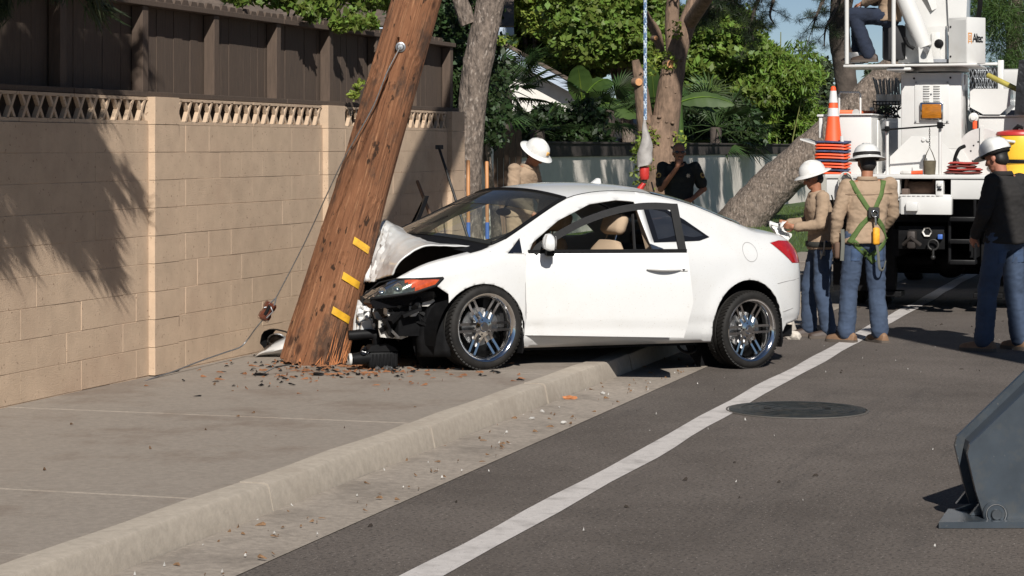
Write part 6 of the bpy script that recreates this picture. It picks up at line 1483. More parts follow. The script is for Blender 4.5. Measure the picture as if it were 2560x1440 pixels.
rect(2250,447,2376,500,.55,.62,'recess_back', BK); rect(2249,487,2377,492,-.02,.5,'recess_floor', WH)
dr = MB(); c = TP(2302,474,.3); dr.lathe([(0,-.16),(.15,-.16),(.15,-.14),(.09,-.135),(.09,.135),(.15,.14),(.15,.16),(0,.16)], 28, Matrix.Translation(c), axis='x'); dr.build('winch_drum', mat('rusty_drum', (.16,.10,.07), .8, .3, var=.3, scale=12), truck, smooth=40)
rect(2254,472,2270,487,.0,.2,'receiver_tube', mat('rusty_tube', (.14,.10,.08), .8, .3))
br = rect(2339,452,2358,490,-.03,.12,'latch_bracket', WH); rect(2343,456,2354,466,-.06,-.03,'latch_knob', WH, br); rect(2343,471,2354,476,-.045,-.03,'latch_slot', BK, br)
tb = rect(2252,493,2379,536,-.14,.0,'tailboard', WH, bev=.006); rect(2264,506,2294,528,-.20,-.141,'outlet_box', WH, tb, .012)
for k in range(8): rect(2256+k*12,489.5,2263+k*12,491.5,-.12,-.06,'hinge_leaf', MT['steel'], tb, .002)
rect(2249,494,2251.5,534,-.12,0,'tailboard_edge', WH, tb)
# underside
for sg in (-1,1):
    q = MB(); q.box((sg*.42-.04,.3,.62),(sg*.42+.04,8.2,.92)); q.build('frame_rail', BK, truck)
rect(2246,566,2362,622,.06,.12,'hitch_plate', BK, bev=.004); q = MB(); q.box((-1.15,.35,1.0),(1.2,3.3,1.30)); q.build('sub_frame', BK, truck)
c = TP(2280,600,-.02); q = MB(); q.box((c.x-.045,-.10,c.z-.09),(c.x+.045,.06,c.z+.10), bev=.02); q.tube([(c.x-.09,-.04,c.z-.05),(c.x,-.12,c.z+.03),(c.x+.09,-.04,c.z-.05)], .022, 10); q.build('pintle_hook', mat('pintle_iron', (.05,.042,.038), .6, .5), truck, smooth=40)
c = TP(2318,580,.05); q = MB(); q.lathe([(0,-.03),(.035,-.028),(.04,.0),(.055,.01),(.055,.02)], 6, Matrix.Translation(c) @ Matrix.Rotation(math.radians(90),4,'X')); q.build('trailer_socket', MT['primer'], truck, smooth=30)
c = TP(2333,612,.0); q = MB(); q.lathe([(.055+.011*math.cos(t), .011*math.sin(t)) for t in np.linspace(0,2*math.pi,9)], 20, Matrix.Translation(c) @ Matrix.Rotation(math.radians(90),4,'X')); q.tube([c+V((0,-.01,-.045)), c+V((0,-.01,-.12))], .014, 8); q.ell(c+V((0,-.01,-.135)), (.026,.026,.026), 12, 8); q.build('tow_shackle', MT['dark_steel'], truck, smooth=50)
rect(2344,586,2356,598,.0,.05,'blue_tag', MT['blue'])
for x0 in (2374, 2437):
    ttube([(x0,500,-.02),(x0,660,-.02)], .018, 'ladder_rail', BK)
for y0 in (544, 600, 652):
    st_ = rect(2374,y0,2438,y0+9,-.10,.14,'ladder_step', BK, bev=.004); rect(2376,y0-1,2437,y0+1.5,-.10,-.06,'step_tread', DK, st_, .002)
def truck_wheel(r_, g, dual=True):
    wh = bpy.data.objects.new('wheel', None); COL.objects.link(wh); wh.parent = truck; wh.location = (r_, g, .50)
    for off in ((-.15,.15) if dual else (0,)):
        MB().lathe([(.28,-.10),(.40,-.125),(.47,-.12),(.50,-.09),(.50,.09),(.47,.12),(.40,.125),(.28,.10)], 40, Matrix.Translation((off,0,0)), axis='x').build('tyre', MT['rubber'], wh, smooth=40)
        MB().lathe([(0,-.03),(.2,-.04),(.285,-.09),(.285,.09),(.2,.04),(0,.03)], 28, Matrix.Translation((off,0,0)), axis='x').build('rim', MT['primer'], wh, smooth=40)
truck_wheel(-.93, 1.9); truck_wheel(.93, 1.9); truck_wheel(-.98, 6.6, False); truck_wheel(.98, 6.6, False)
q = MB(); q.box((-1.15,2.75,.30),(1.15,3.2,.99), bev=.03); q.build('underside_shade_box', BK, truck)  # dark box added so the space under the tail reads as deep shade
for sg in (-1,1):
    q = MB(); q.box((sg*.55-.08,.62,.22),(sg*.55+.08,.80,1.0), bev=.01); q.box((sg*.55-.16,.56,.16),(sg*.55+.16,.86,.22), bev=.01); q.build('outrigger_leg', BK, truck)
q = MB(); q.tube([(-.9,1.9,.5),(.9,1.9,.5)], .09, 12); q.ell((0,1.9,.5),(.2,.22,.2),16,10); q.build('axle', BK, truck, smooth=50)
for sg in (-1,1):
    q = MB(); q.box((sg*.93-.32,1.2,.18),(sg*.93+.32,1.22,1.0)); q.build('mud_flap', BK, truck)
# bins and body sides
rect(2098,288,2179,437.5,.45,2.7,'side_bin', WH, bev=.012); rect(2095,284,2182,288,.42,2.75,'bin_lid', WH)
rect(2182,300,2196,437,.9,2.5,'bin_inner_wall', WH); rect(2047,290,2056,345,.42,.46,'bin_latch_bar', WH); rect(2042,286,2062,292,.4,.7,'bin_corner', WH)
ttube([(2098,284,.7),(2098,236,.7),(2101,231,.7),(2148,231,.7),(2151,236,.7),(2151,284,.7)], .012, 'grab_rail', WH)
ttube([(2105,340,.1),(2105,440,.1),(2105,470,.05)], .022, 'stake_post', WH)
tpoly([(2000,346),(2045,360),(2045,364),(2000,350)], .3, .9, 'open_door_panel', WH)
rect(2446,292,2720,437.5,1.0,3.3,'side_bin', WH, bev=.012); rect(2444,287,2720,292,.97,3.35,'bin_lid', WH)
tpoly([(2425,222),(2526,222),(2526,262),(2500,286),(2458,286),(2425,268)], .95, 1.7, 'chute_box', WH)
rect(2500,170,2720,228,4.9,6.7,'cab_roof', WH, bev=.05); q = MB(); q.box((-1.1,4.95,.6),(1.15,6.7,2.45), bev=.06); q.build('cab', WH, truck, smooth=40); q = MB(); q.box((-.9,4.93,1.7),(.95,4.96,2.3), bev=.01); q.build('cab_rear_window', MT['dark_glass'], truck)
q = MB(); q.box((-1.1,6.7,.6),(1.15,7.9,1.5), bev=.1); q.build('engine_hood', WH, truck, smooth=40)
# pedestal
rect(2253,181,2404,372,.60,1.30,'pedestal', WH, bev=.012)
tpoly([(2251,372),(2406,372),(2440,437.5),(2206,437.5)], .585, 1.35, 'pedestal_foot', WH)
tpoly([(2278,340),(2340,340),(2400,400),(2400,437),(2225,437),(2225,392)], .575, .59, 'gusset_plate', WH)
ap = rect(2287,203,2373,308,.588,.602,'access_panel', WH, bev=.003)
for cx in (2308,2334):
    for k in range(7): rect(cx,213+k*6,cx+16,216+k*6,.572,.59,'louver', WH, ap, .003)
for (x,y) in ((2290,206),(2369,206),(2289,304),(2368,304),(2285,196),(2376,194),(2328,235)):
    MB().lathe([(0,.012),(.010,.010),(.012,0)], 10, Matrix.Translation(TP(x,y,.588)) @ Matrix.Rotation(math.radians(90),4,'X')).build('bolt', MT['steel'] if y > 200 else BK, ap)
al = rect(2299,255,2358,301,.545,.60,'amber_lamp', MT['chrome'], truck, .02)
MT['amber_lens'] = mat('amber_lens', (.36,.13,.012), .18, var=.35, scale=18, coat=.5, stretch=(1,1,8))
rect(2304,260,2353,296,.525,.56,'lamp_lens', MT['amber_lens'], al, .012)
for (x,y) in ((2309,349),(2321,349)): MB().lathe([(0,.02),(.02,.018),(.024,0)], 14, Matrix.Translation(TP(x,y,.575)) @ Matrix.Rotation(math.radians(90),4,'X')).build('cap_bolt', WH, truck, smooth=40)
ttube([(2408,186,.9),(2412,188,.9),(2413,210,.9),(2408,213,.9)], .011, 'grab_handle', WH)
c = TP(2343,181,.95); MB().lathe([(.0,.085),(.30,.08),(.34,.05),(.36,.0)], 40, Matrix.Translation(c)).build('turntable', WH, truck, smooth=40)
MB().lathe([(.0,.10),(.36,.10),(.36,.135),(0,.135)], 40, Matrix.Translation(c)).build('slew_ring', mat('slew_grey', (.25,.26,.28), .5, .3), truck, smooth=40)
# turret with operator platform
rect(2226,158,2442,166,.35,1.5,'turret_base', WH); rect(2108,160,2262,168,.30,1.25,'operator_platform', WH); rect(2216,168.5,2277,176,.34,1.1,'platform_bracket', WH)
for (x,g) in ((2117,.32),(2234,.32),(2117,1.2)): ttube([(x,-90,g),(x,160,g)], .024, 'cage_post', WH, seg=8)
ttube([(2117,-60,.32),(2234,-60,.32)], .02, 'cage_rail', WH); ttube([(2120,32,1.2),(2150,32,1.2)], .03, 'arm_rest', WH)
ox = rect(2205,62,2262,150,.55,1.1,'operator_seat', mat('seat_black', (.02,.02,.022), .7), bev=.03)
rect(2122,130,2150,158,.5,.8,'foot_pedal', MT['steel'])
tpoly([(2262,60),(2300,60),(2300,158),(2245,158)], .62, .70, 'turret_cheek', WH)
tpoly([(2285,-60),(2378,-60),(2372,158),(2290,158)], .85, 1.35, 'turret_body', WH)
tpoly([(2318,68),(2366,64),(2368,157),(2318,157)], .66, .84, 'turret_face', WH); rect(2328,82,2350,152,.635,.66,'turret_boss', WH, bev=.03)
MB().lathe([(0,.003),(.046,.003),(.05,0),(.05,-.03)], 20, Matrix.Translation(TP(2347,109,.63)) @ Matrix.Rotation(math.radians(90),4,'X')).build('pivot_bore', BK, truck, smooth=40)
tpoly([(2366,-60),(2420,-60),(2415,60),(2372,70)], .8, 1.2, 'turret_upper_plate', WH)
ttube([(2312,118,.45),(2285,52,.45),(2240,-55,.45),(2225,-90,.45)], [.085,.098,.098,.098], 'lift_cylinder', WH, seg=24)
for dx in (-8, 8): tpoly([(2304+dx,118),(2320+dx,114),(2326+dx,156),(2306+dx,156)], .38 if dx < 0 else .5, .41 if dx < 0 else .53, 'clevis', WH)
MB().tube([TP(2316,124,.30), TP(2316,124,.60)], .035, 14).build('clevis_pin', MT['steel'], truck, smooth=50)
ttube([(2262,95,.5),(2270,112,.45),(2285,122,.45)], .02, 'hose', BK, sub=4)
for k in range(3): ttube([(2432+k*5,130-k*20,.95),(2440+k*3,60,.95),(2448+k*3,0,.9),(2440+k*4,-60,.9)], .014, 'hose', BK, sub=4)
# control box with lettering
c = TP(2418, 97, .40); th = math.radians(36); zb, zt = TP(2418,158,.40).z, TP(2418,42,.40).z
cbM = Matrix.Translation((c.x, .40, 0)) @ Matrix.Rotation(-th, 4, 'Z')
cb = bpy.data.objects.new('control_box', None); COL.objects.link(cb); cb.parent = truck; cb.matrix_local = cbM      # +X face carries the mark, -Y face the hinges
MB().box((-.27,0,zb),(0,.30,zt), bev=.008).build('box_shell', WH, cb, smooth=30)
MB().box((-.262,-.004,zb+.015),(-.012,-.0005,zt-.03)).build('box_door', WH, cb)
for z_ in (zt-.10, zb+.08): MB().lathe([(0,.006),(.011,.005),(.012,0)], 10, Matrix.Translation((-.235,-.004,z_)) @ Matrix.Rotation(math.radians(90),4,'X')).build('box_screw', BK, cb)
tc = bpy.data.curves.new('lettering', 'FONT'); tc.body = 'Altec'; tc.size = .115; tc.extrude = .001; tc.shear = .05; tc.space_character = .82; tc.offset = .0028
to = bpy.data.objects.new('lettering', tc); COL.objects.link(to); dg = bpy.context.evaluated_depsgraph_get(); dg.update()
tm_ = bpy.data.meshes.new_from_object(to.evaluated_get(dg)); bpy.data.objects.remove(to)
zm = TP(2436,104,.4).z
lo = obj('lettering', tm_, mat('ink_black', (.01,.01,.01), .6), cb); lo.matrix_local = Matrix.Translation((.0022,.085,zm)) @ Matrix.Rotation(math.radians(90),4,'Z') @ Matrix.Rotation(math.radians(90),4,'X') @ Matrix.Diagonal((.82,1.15,1,1))
q = MB(); gx0 = .012; 
for (y0,z0,y1,z1) in ((0,.10,.062,.112),(0,.02,.010,.10),(.052,.02,.062,.10),(.018,.075,.044,.085),(.018,.045,.026,.075),(.036,.045,.044,.075),(.018,.032,.044,.042),(0,-.005,.010,.01),(.052,-.005,.062,.01),(.0,.012,.062,.02)): q.box((.001,gx0+y0,zm+z0-.012),(.003,gx0+y1,zm+z1-.012))
q.build('logo_mark', mat('logo_orange', (.62,.27,.07), .6), cb)
# main boom rising out of the picture to the winch rope
RT = V((1.47, 24.0, 11.2)); b0 = TM @ TP(2335,20,1.0); rel = [TI @ p for p in (b0, b0.lerp(RT,.55), RT)]
MB().tube([rel[0], rel[1]], .20, 4).build('boom', WH, truck); MB().tube([rel[1], rel[2]], .14, 4).build('boom_extension', mat('boom_orange', (.7,.62,.5), .5), truck)
MB().lathe([(0,-.04),(.12,-.04),(.09,0),(.12,.04),(0,.04)], 20, Matrix.Translation(rel[2]), axis='y').build('sheave', DK, truck, smooth=40)
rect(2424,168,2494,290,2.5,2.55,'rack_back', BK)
# cage of expanded mesh, chains and frames
fr_ = rect(2494,150,2509,290,2.0,2.06,'rack_frame', WH); rect(2420,156,2494,164,2.0,2.06,'rack_frame', WH)
q = MB()
for k in range(-6,12):
    for sg in (-1,1):
        pts = []
        for t in np.linspace(0,1,2): pts.append(TP(2424+k*10+sg*45*t + (0 if sg > 0 else 45), 165+125*t, 2.05))
        a, b = pts; x0, x1 = TP(2422,0,2.05).x, TP(2495,0,2.05).x
        ts = [max(0,min(1,((lim-a.x)/(b.x-a.x)))) for lim in (x0,x1)] if abs(b.x-a.x) > 1e-6 else [0,1]
        if abs(ts[0]-ts[1]) > .03: q.tube([a.lerp(b,ts[0]), a.lerp(b,ts[1])], .006, 5)
q.build('mesh_screen', MT['galv'], truck)
for k in range(7):
    x = 2440+k*6; q = MB(); n = 11
    for j in range(n):
        c = TP(x + 1.5*math.sin(j*2+k), 172+j*10.5, 1.9); q.lathe([(.016+.004*math.cos(t), .004*math.sin(t)) for t in np.linspace(0,2*math.pi,6)], 8, Matrix.Translation(c) @ Matrix.Rotation(math.pi/2*(j%2),4,'Z') @ Matrix.Rotation(math.radians(90),4,'X') @ Matrix.Diagonal((.7,1.4,1,1)))
    q.build('chain', MT['galv'], truck)
MT['fiberglass'] = mat('yellow_green_pole', (.38,.32,.07), .6, var=.2, scale=9)
ttube([(2470,188,1.3),(2548,226,1.1)], .030, 'hot_stick', MT['fiberglass']); ttube([(2100,281,.62),(2138,281,.62),(2190,284,1.6),(2232,293,2.4)], .028, 'orange_pole', mat('orange_pole', (.62,.14,.05), .6)); 
MB().lathe([(0,.02),(.04,.018),(.042,-.03)], 16, Matrix.Translation(TP(2140,282,.52)) @ Matrix.Rotation(math.radians(90),4,'X')).build('pole_cap', mat('grey_cap', (.4,.38,.36), .6), truck, smooth=40)
# basket of bolts and buckets
bk = bpy.data.objects.new('hardware_basket', None); COL.objects.link(bk); bk.parent = truck
for y0 in (254,262,293): ttube([(2182,y0,1.4),(2250,y0,1.4)], .008, 'wire', DK, bk, 6)
for k in range(9): ttube([(2183+k*8,254,1.4),(2186+k*7,293,1.4)], .006, 'wire', DK, bk, 5)
for k in range(3):
    c = TP(2205+k*24, 262, 1.55); MB().lathe([(.0,0),(.062,0),(.072,.11),(.074,.12),(.066,.115),(.06,.01)], 20, Matrix.Translation(c)).build('bucket', WH, bk, smooth=40)
    for j in range(9):
        a = 2*math.pi*j/9; q = MB(); q.tube([c+V((.035*math.cos(a),.035*math.sin(a),.03)), c+V((.065*math.cos(a)-.04*(k==0),.06*math.sin(a),.27+.05*rnd(0,1)))], .008, 6); q.build('long_bolt', MT['galv'], bk, smooth=40)
q = MB()
for k in range(60): c = TP(rnd(2192,2250), rnd(266,292), rnd(1.42,1.6)); q.tube([c, c+V((rnd(-.05,.05),rnd(-.03,.03),rnd(-.05,.05)))], .009, 5)
o = q.build('loose_bolts', DK, bk); o['kind'] = 'stuff'
rect(2174,268,2182,276,1.2,1.3,'basket_bracket', WH, bk)
# rods and posts on the deck
ttube([(2350,300,.12),(2350,437,.12)], .018, 'rack_post', WH); ttube([(2218,303,.12),(2218,437,.12)], .018, 'rack_post', WH)
ttube([(2204,325,.10),(2362,313,.10)], .010, 'pry_bar', BK); q = MB(); c = TP(2350,313,.08); q.box((c.x-.03,.05,c.z-.035),(c.x+.03,.12,c.z+.035), bev=.01); c = TP(2218,322,.08); q.box((c.x-.025,.05,c.z-.03),(c.x+.025,.12,c.z+.03), bev=.01); q.build('bar_clamp', BK, truck)
# cable reel
c = TP(2455,382,.62); q = MB(); rl = bpy.data.objects.new('cable_reel', None); COL.objects.link(rl); rl.parent = truck; rl.location = c
MT['reel'] = mat('reel_grey', (.55,.52,.50), .5, .1, var=.08)
MB().lathe([(0,-.01),(.265,-.01),(.272,0),(.265,.012),(0,.012)], 44, axis='y').build('flange', MT['reel'], rl, smooth=40); MB().lathe([(0,.30),(.265,.30),(.272,.31),(.265,.32),(0,.32)], 44, axis='y').build('flange', MT['reel'], rl, smooth=40)
MB().lathe([(.16,.013),(.17,.15),(.16,.299)], 30, axis='y').build('cable_wrap', BK, rl, smooth=40); MB().box((-.022,-.035,.02),(.022,-.012,.30), bev=.006).build('reel_strap', WH, rl)
for (dx,dz) in ((-.09,.08),(-.12,.02),(-.10,-.09),(-.04,.12)): MB().lathe([(0,.004),(.009,.003),(.01,0)], 8, Matrix.Translation((dx,-.011,dz)) @ Matrix.Rotation(math.radians(90),4,'X')).build('reel_bolt', BK, rl)
c = TP(2434,294,.9); MB().lathe([(0,.05),(.03,.045),(.035,.02),(.05,.015),(.056,.0),(.05,-.03)], 20, Matrix.Translation(c) @ Matrix.Rotation(math.radians(90),4,'X')).build('work_lamp', WH, truck, smooth=40)
ttube([(2437,302,.9),(2437,322,.9)], .026, 'red_tube', MT['orange']); ttube([(2392,440,.35),(2386,405,.35),(2396,375,.35),(2412,365,.4)], .020, 'hose', BK, sub=5)
tpoly([(2548,150),(2640,150),(2640,287),(2536,287),(2540,220)], .7, .9, 'black_coat', mat('black_vinyl', (.015,.015,.016), .35, bump=.02, bscale=9))
# ---------------------------------------------------------------- things standing on the truck deck
def top(x, y, g): return TM @ TP(x, y, g)
ORD = ['bottom','second','third','fourth','fifth','sixth','seventh','eighth','ninth','tenth','eleventh','twelfth']
cbase = top(2083, 437, .22); NC = 11; cm = {}
MT['cone_blue'] = mat('faded_blue_base', (.04,.055,.12), .8, var=.5, scale=20)
for k in range(NC):
    lab = 'topmost orange traffic cone with two white bands on the stack of cones' if k == NC-1 else '%s traffic cone from the bottom in the stack on the truck deck' % (ORD[k] if k else 'first')
    t = thing('traffic_cone', lab, 'traffic cone', cbase + V((rnd(-.008,.008), rnd(-.008,.008), .006 + k*.034)), STREET_ROT - math.pi/2 + rnd(-.06,.06), 'traffic cones stacked on the truck')
    if k == 0:
        q = MB(); q.lathe([(.104,.0),(.096,.02),(.030,.60),(.026,.622),(.012,.632),(0,.633)], 32); cm['body'] = q.mesh('cone_body'); cm['body'].materials.append(MT['orange'])
        P = [] 
        q = MB(); n_ = 24
        def sq(r_, z): return [(r_*np.sign(math.cos(a))*abs(math.cos(a))**.35, r_*np.sign(math.sin(a))*abs(math.sin(a))**.35, z + .006*math.sin(3*a+1)) for a in np.linspace(0,2*math.pi,n_+1)]
        q.grid([sq(.10,.0), sq(.172,.0), sq(.185,.006), sq(.182,.022), sq(.10,.026)]); cm['base'] = q.mesh('cone_base'); cm['base'].materials.append(MT['orange']); cm['base2'] = cm['base'].copy(); cm['base2'].materials.clear(); cm['base2'].materials.append(MT['cone_blue'])
        for nm, z0, z1 in (('band',.30,.39),('band2',.45,.58)):
            q = MB(); f = lambda z: lerp(.096,.030,(z-.02)/.58)+.003; q.lathe([(f(z0),z0),(f(z1),z1)], 32); cm[nm] = q.mesh('reflective_band'); cm[nm].materials.append(MT['reflect'])
        for m_ in cm.values(): m_.polygons.foreach_set('use_smooth', [True]*len(m_.polygons)); m_.set_sharp_from_angle(angle=math.radians(40))
    for nm, key in (('cone_body','body'), ('cone_base','base' if k % 3 != 1 else 'base2')) + ((('reflective_band','band'),('reflective_band','band2')) if k == NC-1 else ()):
        o = bpy.data.objects.new(nm, cm[key]); COL.objects.link(o); o.parent = t
wc = top(2548, 437.5, .50); cl = thing('water_cooler', 'yellow water cooler with red lid on the truck deck', 'water cooler', wc)
MB().lathe([(0,0),(.215,0),(.225,.02),(.238,.30),(.242,.42),(.236,.435)], 40).build('body', MT['yellow'], cl, smooth=40)
MB().lathe([(.248,.430),(.25,.445),(.235,.47),(.12,.49),(0,.495)], 40).build('lid', mat('red_plastic', (.48,.035,.03), .4), cl, smooth=40)
for sg in (-1,):
    MB().tube([tuple(p) for p in crom([(-.205,-.135,.36),(-.235,-.18,.37),(-.175,-.235,.37),(-.10,-.225,.36)], 5)], .015, 10).build('handle', WH, cl, smooth=60)
MB().tube([(-.06,-.05,.485),(-.03,-.08,.53),(.02,-.10,.51)], [.03,.024,.018], 10).build('lid_knob', BK, cl, smooth=50)
MB().lathe([(.245,.13),(.249,.135),(.249,.165),(.245,.17)], 40).build('strap', BK, cl, smooth=40)
fb = top(2405, 437.5, .12); bl = thing('folded_blankets', 'pile of folded red and black blankets on the truck tail', 'blankets', fb, STREET_ROT - math.pi/2)
for k in range(4):
    q = MB(); P = []; z0 = .008 + k*.034; w_ = .20 - .02*k + rnd(-.02,.02); xo = rnd(-.03,.03)
    for i in range(17):
        x = lerp(-w_, w_, i/16); row = []
        for a in np.linspace(0, 2*math.pi, 13): row.append((x + xo, .12*math.cos(a), z0 + .016 + .017*math.sin(a)*(1 if 0 < i < 16 else .3) + .003*math.sin(i*.5 + k*2)))
        P.append(row)
    q.grid(P); q.build('blanket', MT['red'] if k % 2 else mat('dark_blanket', (.05,.035,.03), .95, var=.4, col2=(.3,.05,.04), scale=7), bl, smooth=60)
cv = top(2324, 437.5, .06); cvt = thing('canvas_bucket', 'olive canvas tool bucket hanging by a chain at the truck tail', 'bucket', cv)
MT['canvas'] = mat('olive_canvas', (.115,.095,.06), .95, var=.25, scale=14, bump=.004, bscale=40)
MB().lathe([(0,.004),(.060,.004),(.066,.08),(.070,.155),(.066,.157),(.058,.01)], 24).build('bag', MT['canvas'], cvt, smooth=50)
q = MB(); q.tube([(-.062,0,.15),(-.03,0,.24),(.0,0,.30),(.03,0,.24),(.062,0,.15)], .009, 6, sy=.5); q.build('handle', MT['canvas'], cvt, smooth=50)
q = MB()
for j in range(10): q.lathe([(.010+.003*math.cos(t), .003*math.sin(t)) for t in np.linspace(0,2*math.pi,6)], 8, Matrix.Translation((0,0,.31+j*.021)) @ Matrix.Rotation(math.pi/2*(j%2),4,'Z') @ Matrix.Rotation(math.radians(90),4,'X') @ Matrix.Diagonal((.7,1.4,1,1)))
q.build('chain', DK, cvt)
rc = top(2112, 440, .0); rct = thing('rope_coil', 'white rope coil hanging from the truck tail beside the cones', 'rope', rc)
for k in range(7):
    a, b_ = rnd(.05,.09), rnd(.20,.36); MB().tube([(a*math.sin(t)+rnd(-.01,.01), -.03-.012*k+.02*math.cos(t), -b_*(.5-.5*math.cos(t))+.04) for t in np.linspace(0,2*math.pi,19)], .007, 6).build('loop', mat('rope_white', (.55,.53,.48), .9) if k == 0 else bpy.data.materials['rope_white'], rct, smooth=60)
fl_ = top(2290, 437, .05); flt = thing('flashlight', 'small white and red flashlight lying on the truck tail', 'flashlight', fl_ + V((0,0,.022)), STREET_ROT - math.pi/2)
MB().tube([(-.17,0,0),(-.15,0,0),(-.05,0,0)], [.014,.022,.02], 12).build('barrel', MT['primer'], flt, smooth=50); MB().tube([(-.05,0,0),(.07,0,.005)], [.02,.022], 12).build('head', MT['orange'], flt, smooth=50)
# ---------------------------------------------------------------- winch rope and hook
RY = 24.0; rx0 = at(1613,0,RY).x; hk = at(1611, 420, RY)
MT['rope_blue'] = mat('blue_braid', (.12,.20,.33), .85, var=.2, scale=90); MT['rope_pale'] = mat('pale_braid', (.48,.55,.62), .85, var=.15, scale=90)
rp_ = thing('winch_rope', 'pale blue braided winch rope hanging down in front of the forked tree', 'rope', (rx0, RY, at(0,300,RY).z))
H = RT.z - rp_.location.z
for k in range(6):
    q = MB(); n_ = int(H*34); sgn = 1 if k % 2 else -1
    q.tube([(.0125*math.cos(sgn*t*H*38 + k*math.pi/3), .0125*math.sin(sgn*t*H*38 + k*math.pi/3), t*H) for t in np.linspace(0, 1, n_)], .0085, 5); q.build('strand', MT['rope_blue'] if k < 3 else MT['rope_pale'], rp_, smooth=60)
ht = thing('crane_hook', 'red crane hook under a grey canvas sleeve hanging behind the car roof', 'hook', hk)
P = []
for (y, r_) in ((300,.018),(320,.030),(345,.052),(365,.066),(385,.072),(405,.080),(414,.085)):
    p = at(1613, y, RY) - hk; P.append([(p.x + r_*math.cos(a)*(1+.16*math.sin(2*a+y)) + (.012 if y in (345,365) else -.006), r_*math.sin(a)*(1+.12*math.cos(3*a+y*.1)), p.z + (.02*math.cos(a) if y > 400 else 0)) for a in np.linspace(0,2*math.pi,25)])
MB().grid([[tuple(q) for q in crom([P[i][j] for i in range(len(P))], 4)] for j in range(25)]).build('canvas_sleeve', mat('grey_canvas', (.33,.31,.29), .75, var=.15, scale=8, bump=.01, bscale=14), ht, smooth=60)
MT['hook_red'] = mat('hook_red', (.50,.035,.028), .4, var=.2, scale=14, dirt=(.2,.02,.018), dscale=20)
MB().lathe([(.0,.02),(.05,.015),(.055,0),(.053,-.10),(.045,-.125),(.0,-.13)], 24).build('swivel_block', MT['hook_red'], ht, smooth=40)
MB().lathe([(0,-.131),(.026,-.131),(.026,-.165),(0,-.165)], 16).build('shank', DK, ht)
pts = [(.0,0,-.16),(-.02,0,-.19),(-.05,0,-.23),(-.065,0,-.28),(-.05,0,-.33),(-.005,0,-.355),(.04,0,-.335),(.055,0,-.29)]
MB().tube([tuple(p) for p in crom(pts, 5)], [float(np.interp(i/35,[0,.3,.6,1],[.022,.034,.034,.012])) for i in range(36)], 12).build('hook', MT['hook_red'], ht, smooth=60)
MB().box((.028,-.01,-.28),(.045,.01,-.165), Matrix.Rotation(-.25,4,'Y'), bev=.004).build('safety_latch', BK, ht)
# ---------------------------------------------------------------- seated operator
op = TM @ TP(2222, 100, .62); k_ = 1.0; pf = (TM @ TP(2222,160,.6)).z
PO, DO, bO, sO, tO = person('operator in tan shirt and dark jeans seated on the truck platform', (op.x, op.y, pf), STREET_ROT - math.pi/2 + math.radians(172), 1.0,
    dict(pelvis=(0,0,.53), waist=(-.03,0,.66), chest=(-.03,0,.90), neck=(.0,0,1.07), head=(.05,0,1.22), shL=(-.02,.185,1.01), shR=(-.02,-.185,1.01), elL=(.05,.25,.76), wrL=(.24,.13,.68), elR=(.05,-.25,.76), wrR=(.22,-.14,.70), hipL=(.02,.095,.52), hipR=(.02,-.095,.52), knL=(.36,.15,.55), knR=(.40,-.13,.55), anL=(.18,.16,.10), anR=(.38,-.14,.10)),
    MT['tan_shirt'], MT['denim_shaded'], MT['boot_dark'], MT['skin'], seated=True, hands=dict(L=((.9,-.4,-.1),(-.2,-.2,-1),.5), R=((.9,.3,-.1),(-.2,.2,-1),.5)))
# ================================================================ BACKHOE AT THE RIGHT EDGE
MT['slate'] = mat('slate_grey_paint', (.050,.062,.075), .38, .25, var=.18, scale=5, coat=.15, dirt=(.085,.085,.08), dscale=7, speck=((.20,.19,.17), 34, .72))
bh = thing('backhoe', 'slate grey machine stabilizer leg with round pin and foot plate, bottom right', 'machine', (2.45, 10.7, 0)); ox_, oy_ = 2.45, 10.7
def bl2(p): return (p.x-ox_, p.z)
YL = 10.56
leg = [at(x, y, YL) for (x,y) in ((2640,905),(2425,1112),(2419,1136),(2440,1228),(2462,1298),(2476,1312),(2496,1316),(2516,1310),(2600,1288),(2700,1262),(2950,1100),(2950,905))]
MB().prism([bl2(p) for p in leg], YL-oy_, YL-oy_+.035, 'y').build('leg_plate', MT['slate'], bh)
MB().prism([bl2(p) for p in leg], YL-oy_+.30, YL-oy_+.335, 'y').build('leg_plate', MT['slate'], bh)
inner = [at(x, y, YL) for (x,y) in ((2645,925),(2445,1118),(2440,1140),(2462,1225),(2540,1240),(2930,1080),(2930,925))]
MB().prism([bl2(p) for p in inner], YL-oy_+.036, YL-oy_+.299, 'y').build('leg_core', MT['slate'], bh)
pc = at(2487, 1283, YL)
for nm, r0, d0, d1, m in (('pin_collar',.060,-.022,0,MT['slate']),('pin_ring',.046,-.032,-.0225,MT['slate']),('pin',.026,-.05,-.0325,mat('pin_steel',(.10,.11,.12),.4,.7))):
    MB().lathe([(0,d0),(r0*.9,d0),(r0,d0+.006),(r0,d1),(0,d1)], 32, Matrix.Translation((pc.x-ox_, YL-oy_, pc.z)), axis='y').build(nm, m, bh, smooth=40)
MB().lathe([(.0455,-.034),(.049,-.034),(.049,-.030)], 32, Matrix.Translation((pc.x-ox_, YL-oy_, pc.z)), axis='y').build('pin_circlip', MT['steel'], bh)
fA = gr(2347, 1322); 
fB = gr(2370, 1288)
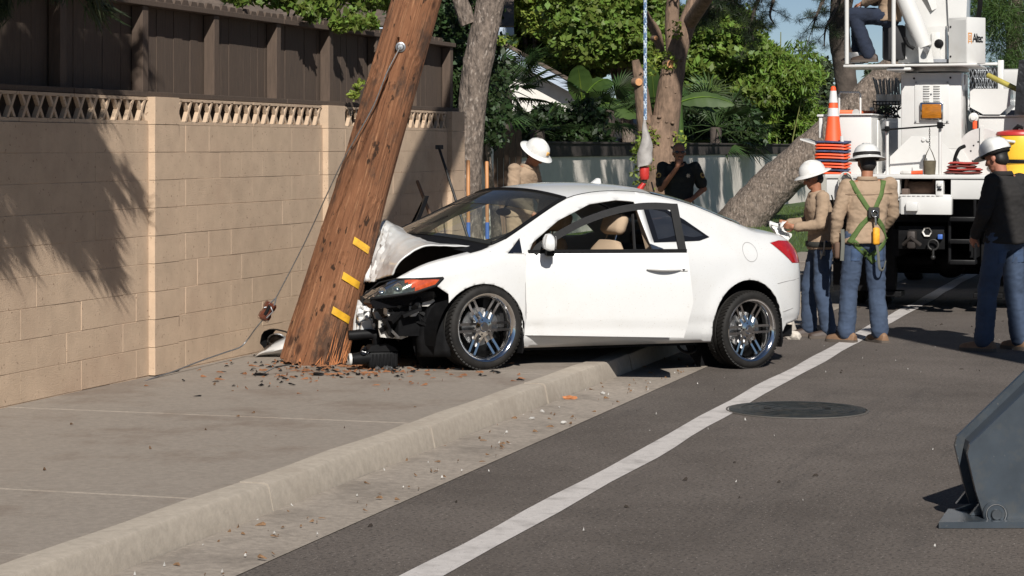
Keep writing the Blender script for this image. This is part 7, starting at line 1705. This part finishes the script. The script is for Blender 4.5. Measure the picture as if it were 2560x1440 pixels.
MB().prism([(fA.x-ox_, fA.y-oy_),(.75, fA.y-oy_+.02),(.75, fB.y-oy_),(fB.x-ox_, fB.y-oy_)], .002, .032, 'z').build('foot_plate', MT['slate'], bh)
MB().prism([(fB.x-ox_+.03,.034),(fB.x-ox_+.18,.085),(.75,.085),(.75,.034)], fB.y-oy_-.04, fB.y-oy_-.015, 'y').build('foot_rib', MT['slate'], bh)
for dy in (.055, .40):
    MB().prism([(pc.x-ox_-.10,.034),(pc.x-ox_+.10,.034),(pc.x-ox_+.05,pc.z+.04),(pc.x-ox_-.05,pc.z+.04)], YL-oy_+dy-.02+.04, YL-oy_+dy+.008+.04, 'y').build('foot_lug', MT['slate'], bh)
MB().tube([(.62,.05,.62),(1.0,.03,.85),(1.45,.0,1.0)], [.16,.15,.15], 8).build('leg_arm', MT['slate'], bh, smooth=40); MB().tube([(.45,-.02,.70),(1.0,-.02,1.35),(1.5,0,1.6)], [.05,.05,.07], 12).build('leg_cylinder', MT['dark_steel'], bh, smooth=50)
# the machine itself stands outside the picture; its raised boom shades the road
Yw = mat('machine_paint', (.55,.30,.04), .5)
MB().box((1.3,-1.2,.55),(4.2,1.0,1.5), bev=.06).build('chassis', Yw, bh); MB().box((.9,-.10,.75),(1.35,.16,1.2), bev=.02).build('leg_mount', MT['slate'], bh)
MB().tube([(2.95,1.3,1.0),(3.2,.9,3.0),(3.13,1.2,5.0)], [.26,.28,.30], 4).build('boom', Yw, bh); MB().tube([(3.16,1.15,4.9),(2.85,1.7,6.1),(2.58,2.2,7.1)], [.30,.30,.24], 4).build('dipper', Yw, bh); MB().box((2.4,.8,.8),(3.2,1.6,1.3), bev=.05).build('swing_frame', Yw, bh)
for (x, y) in ((1.7,-.9),(3.8,-.9),(1.7,.8),(3.8,.8)): MB().lathe([(.2,-.18),(.42,-.2),(.52,-.15),(.52,.15),(.42,.2),(.2,.18)], 28, Matrix.Translation((x,y,.52)), axis='y').build('tyre', MT['rubber'], bh, smooth=40)
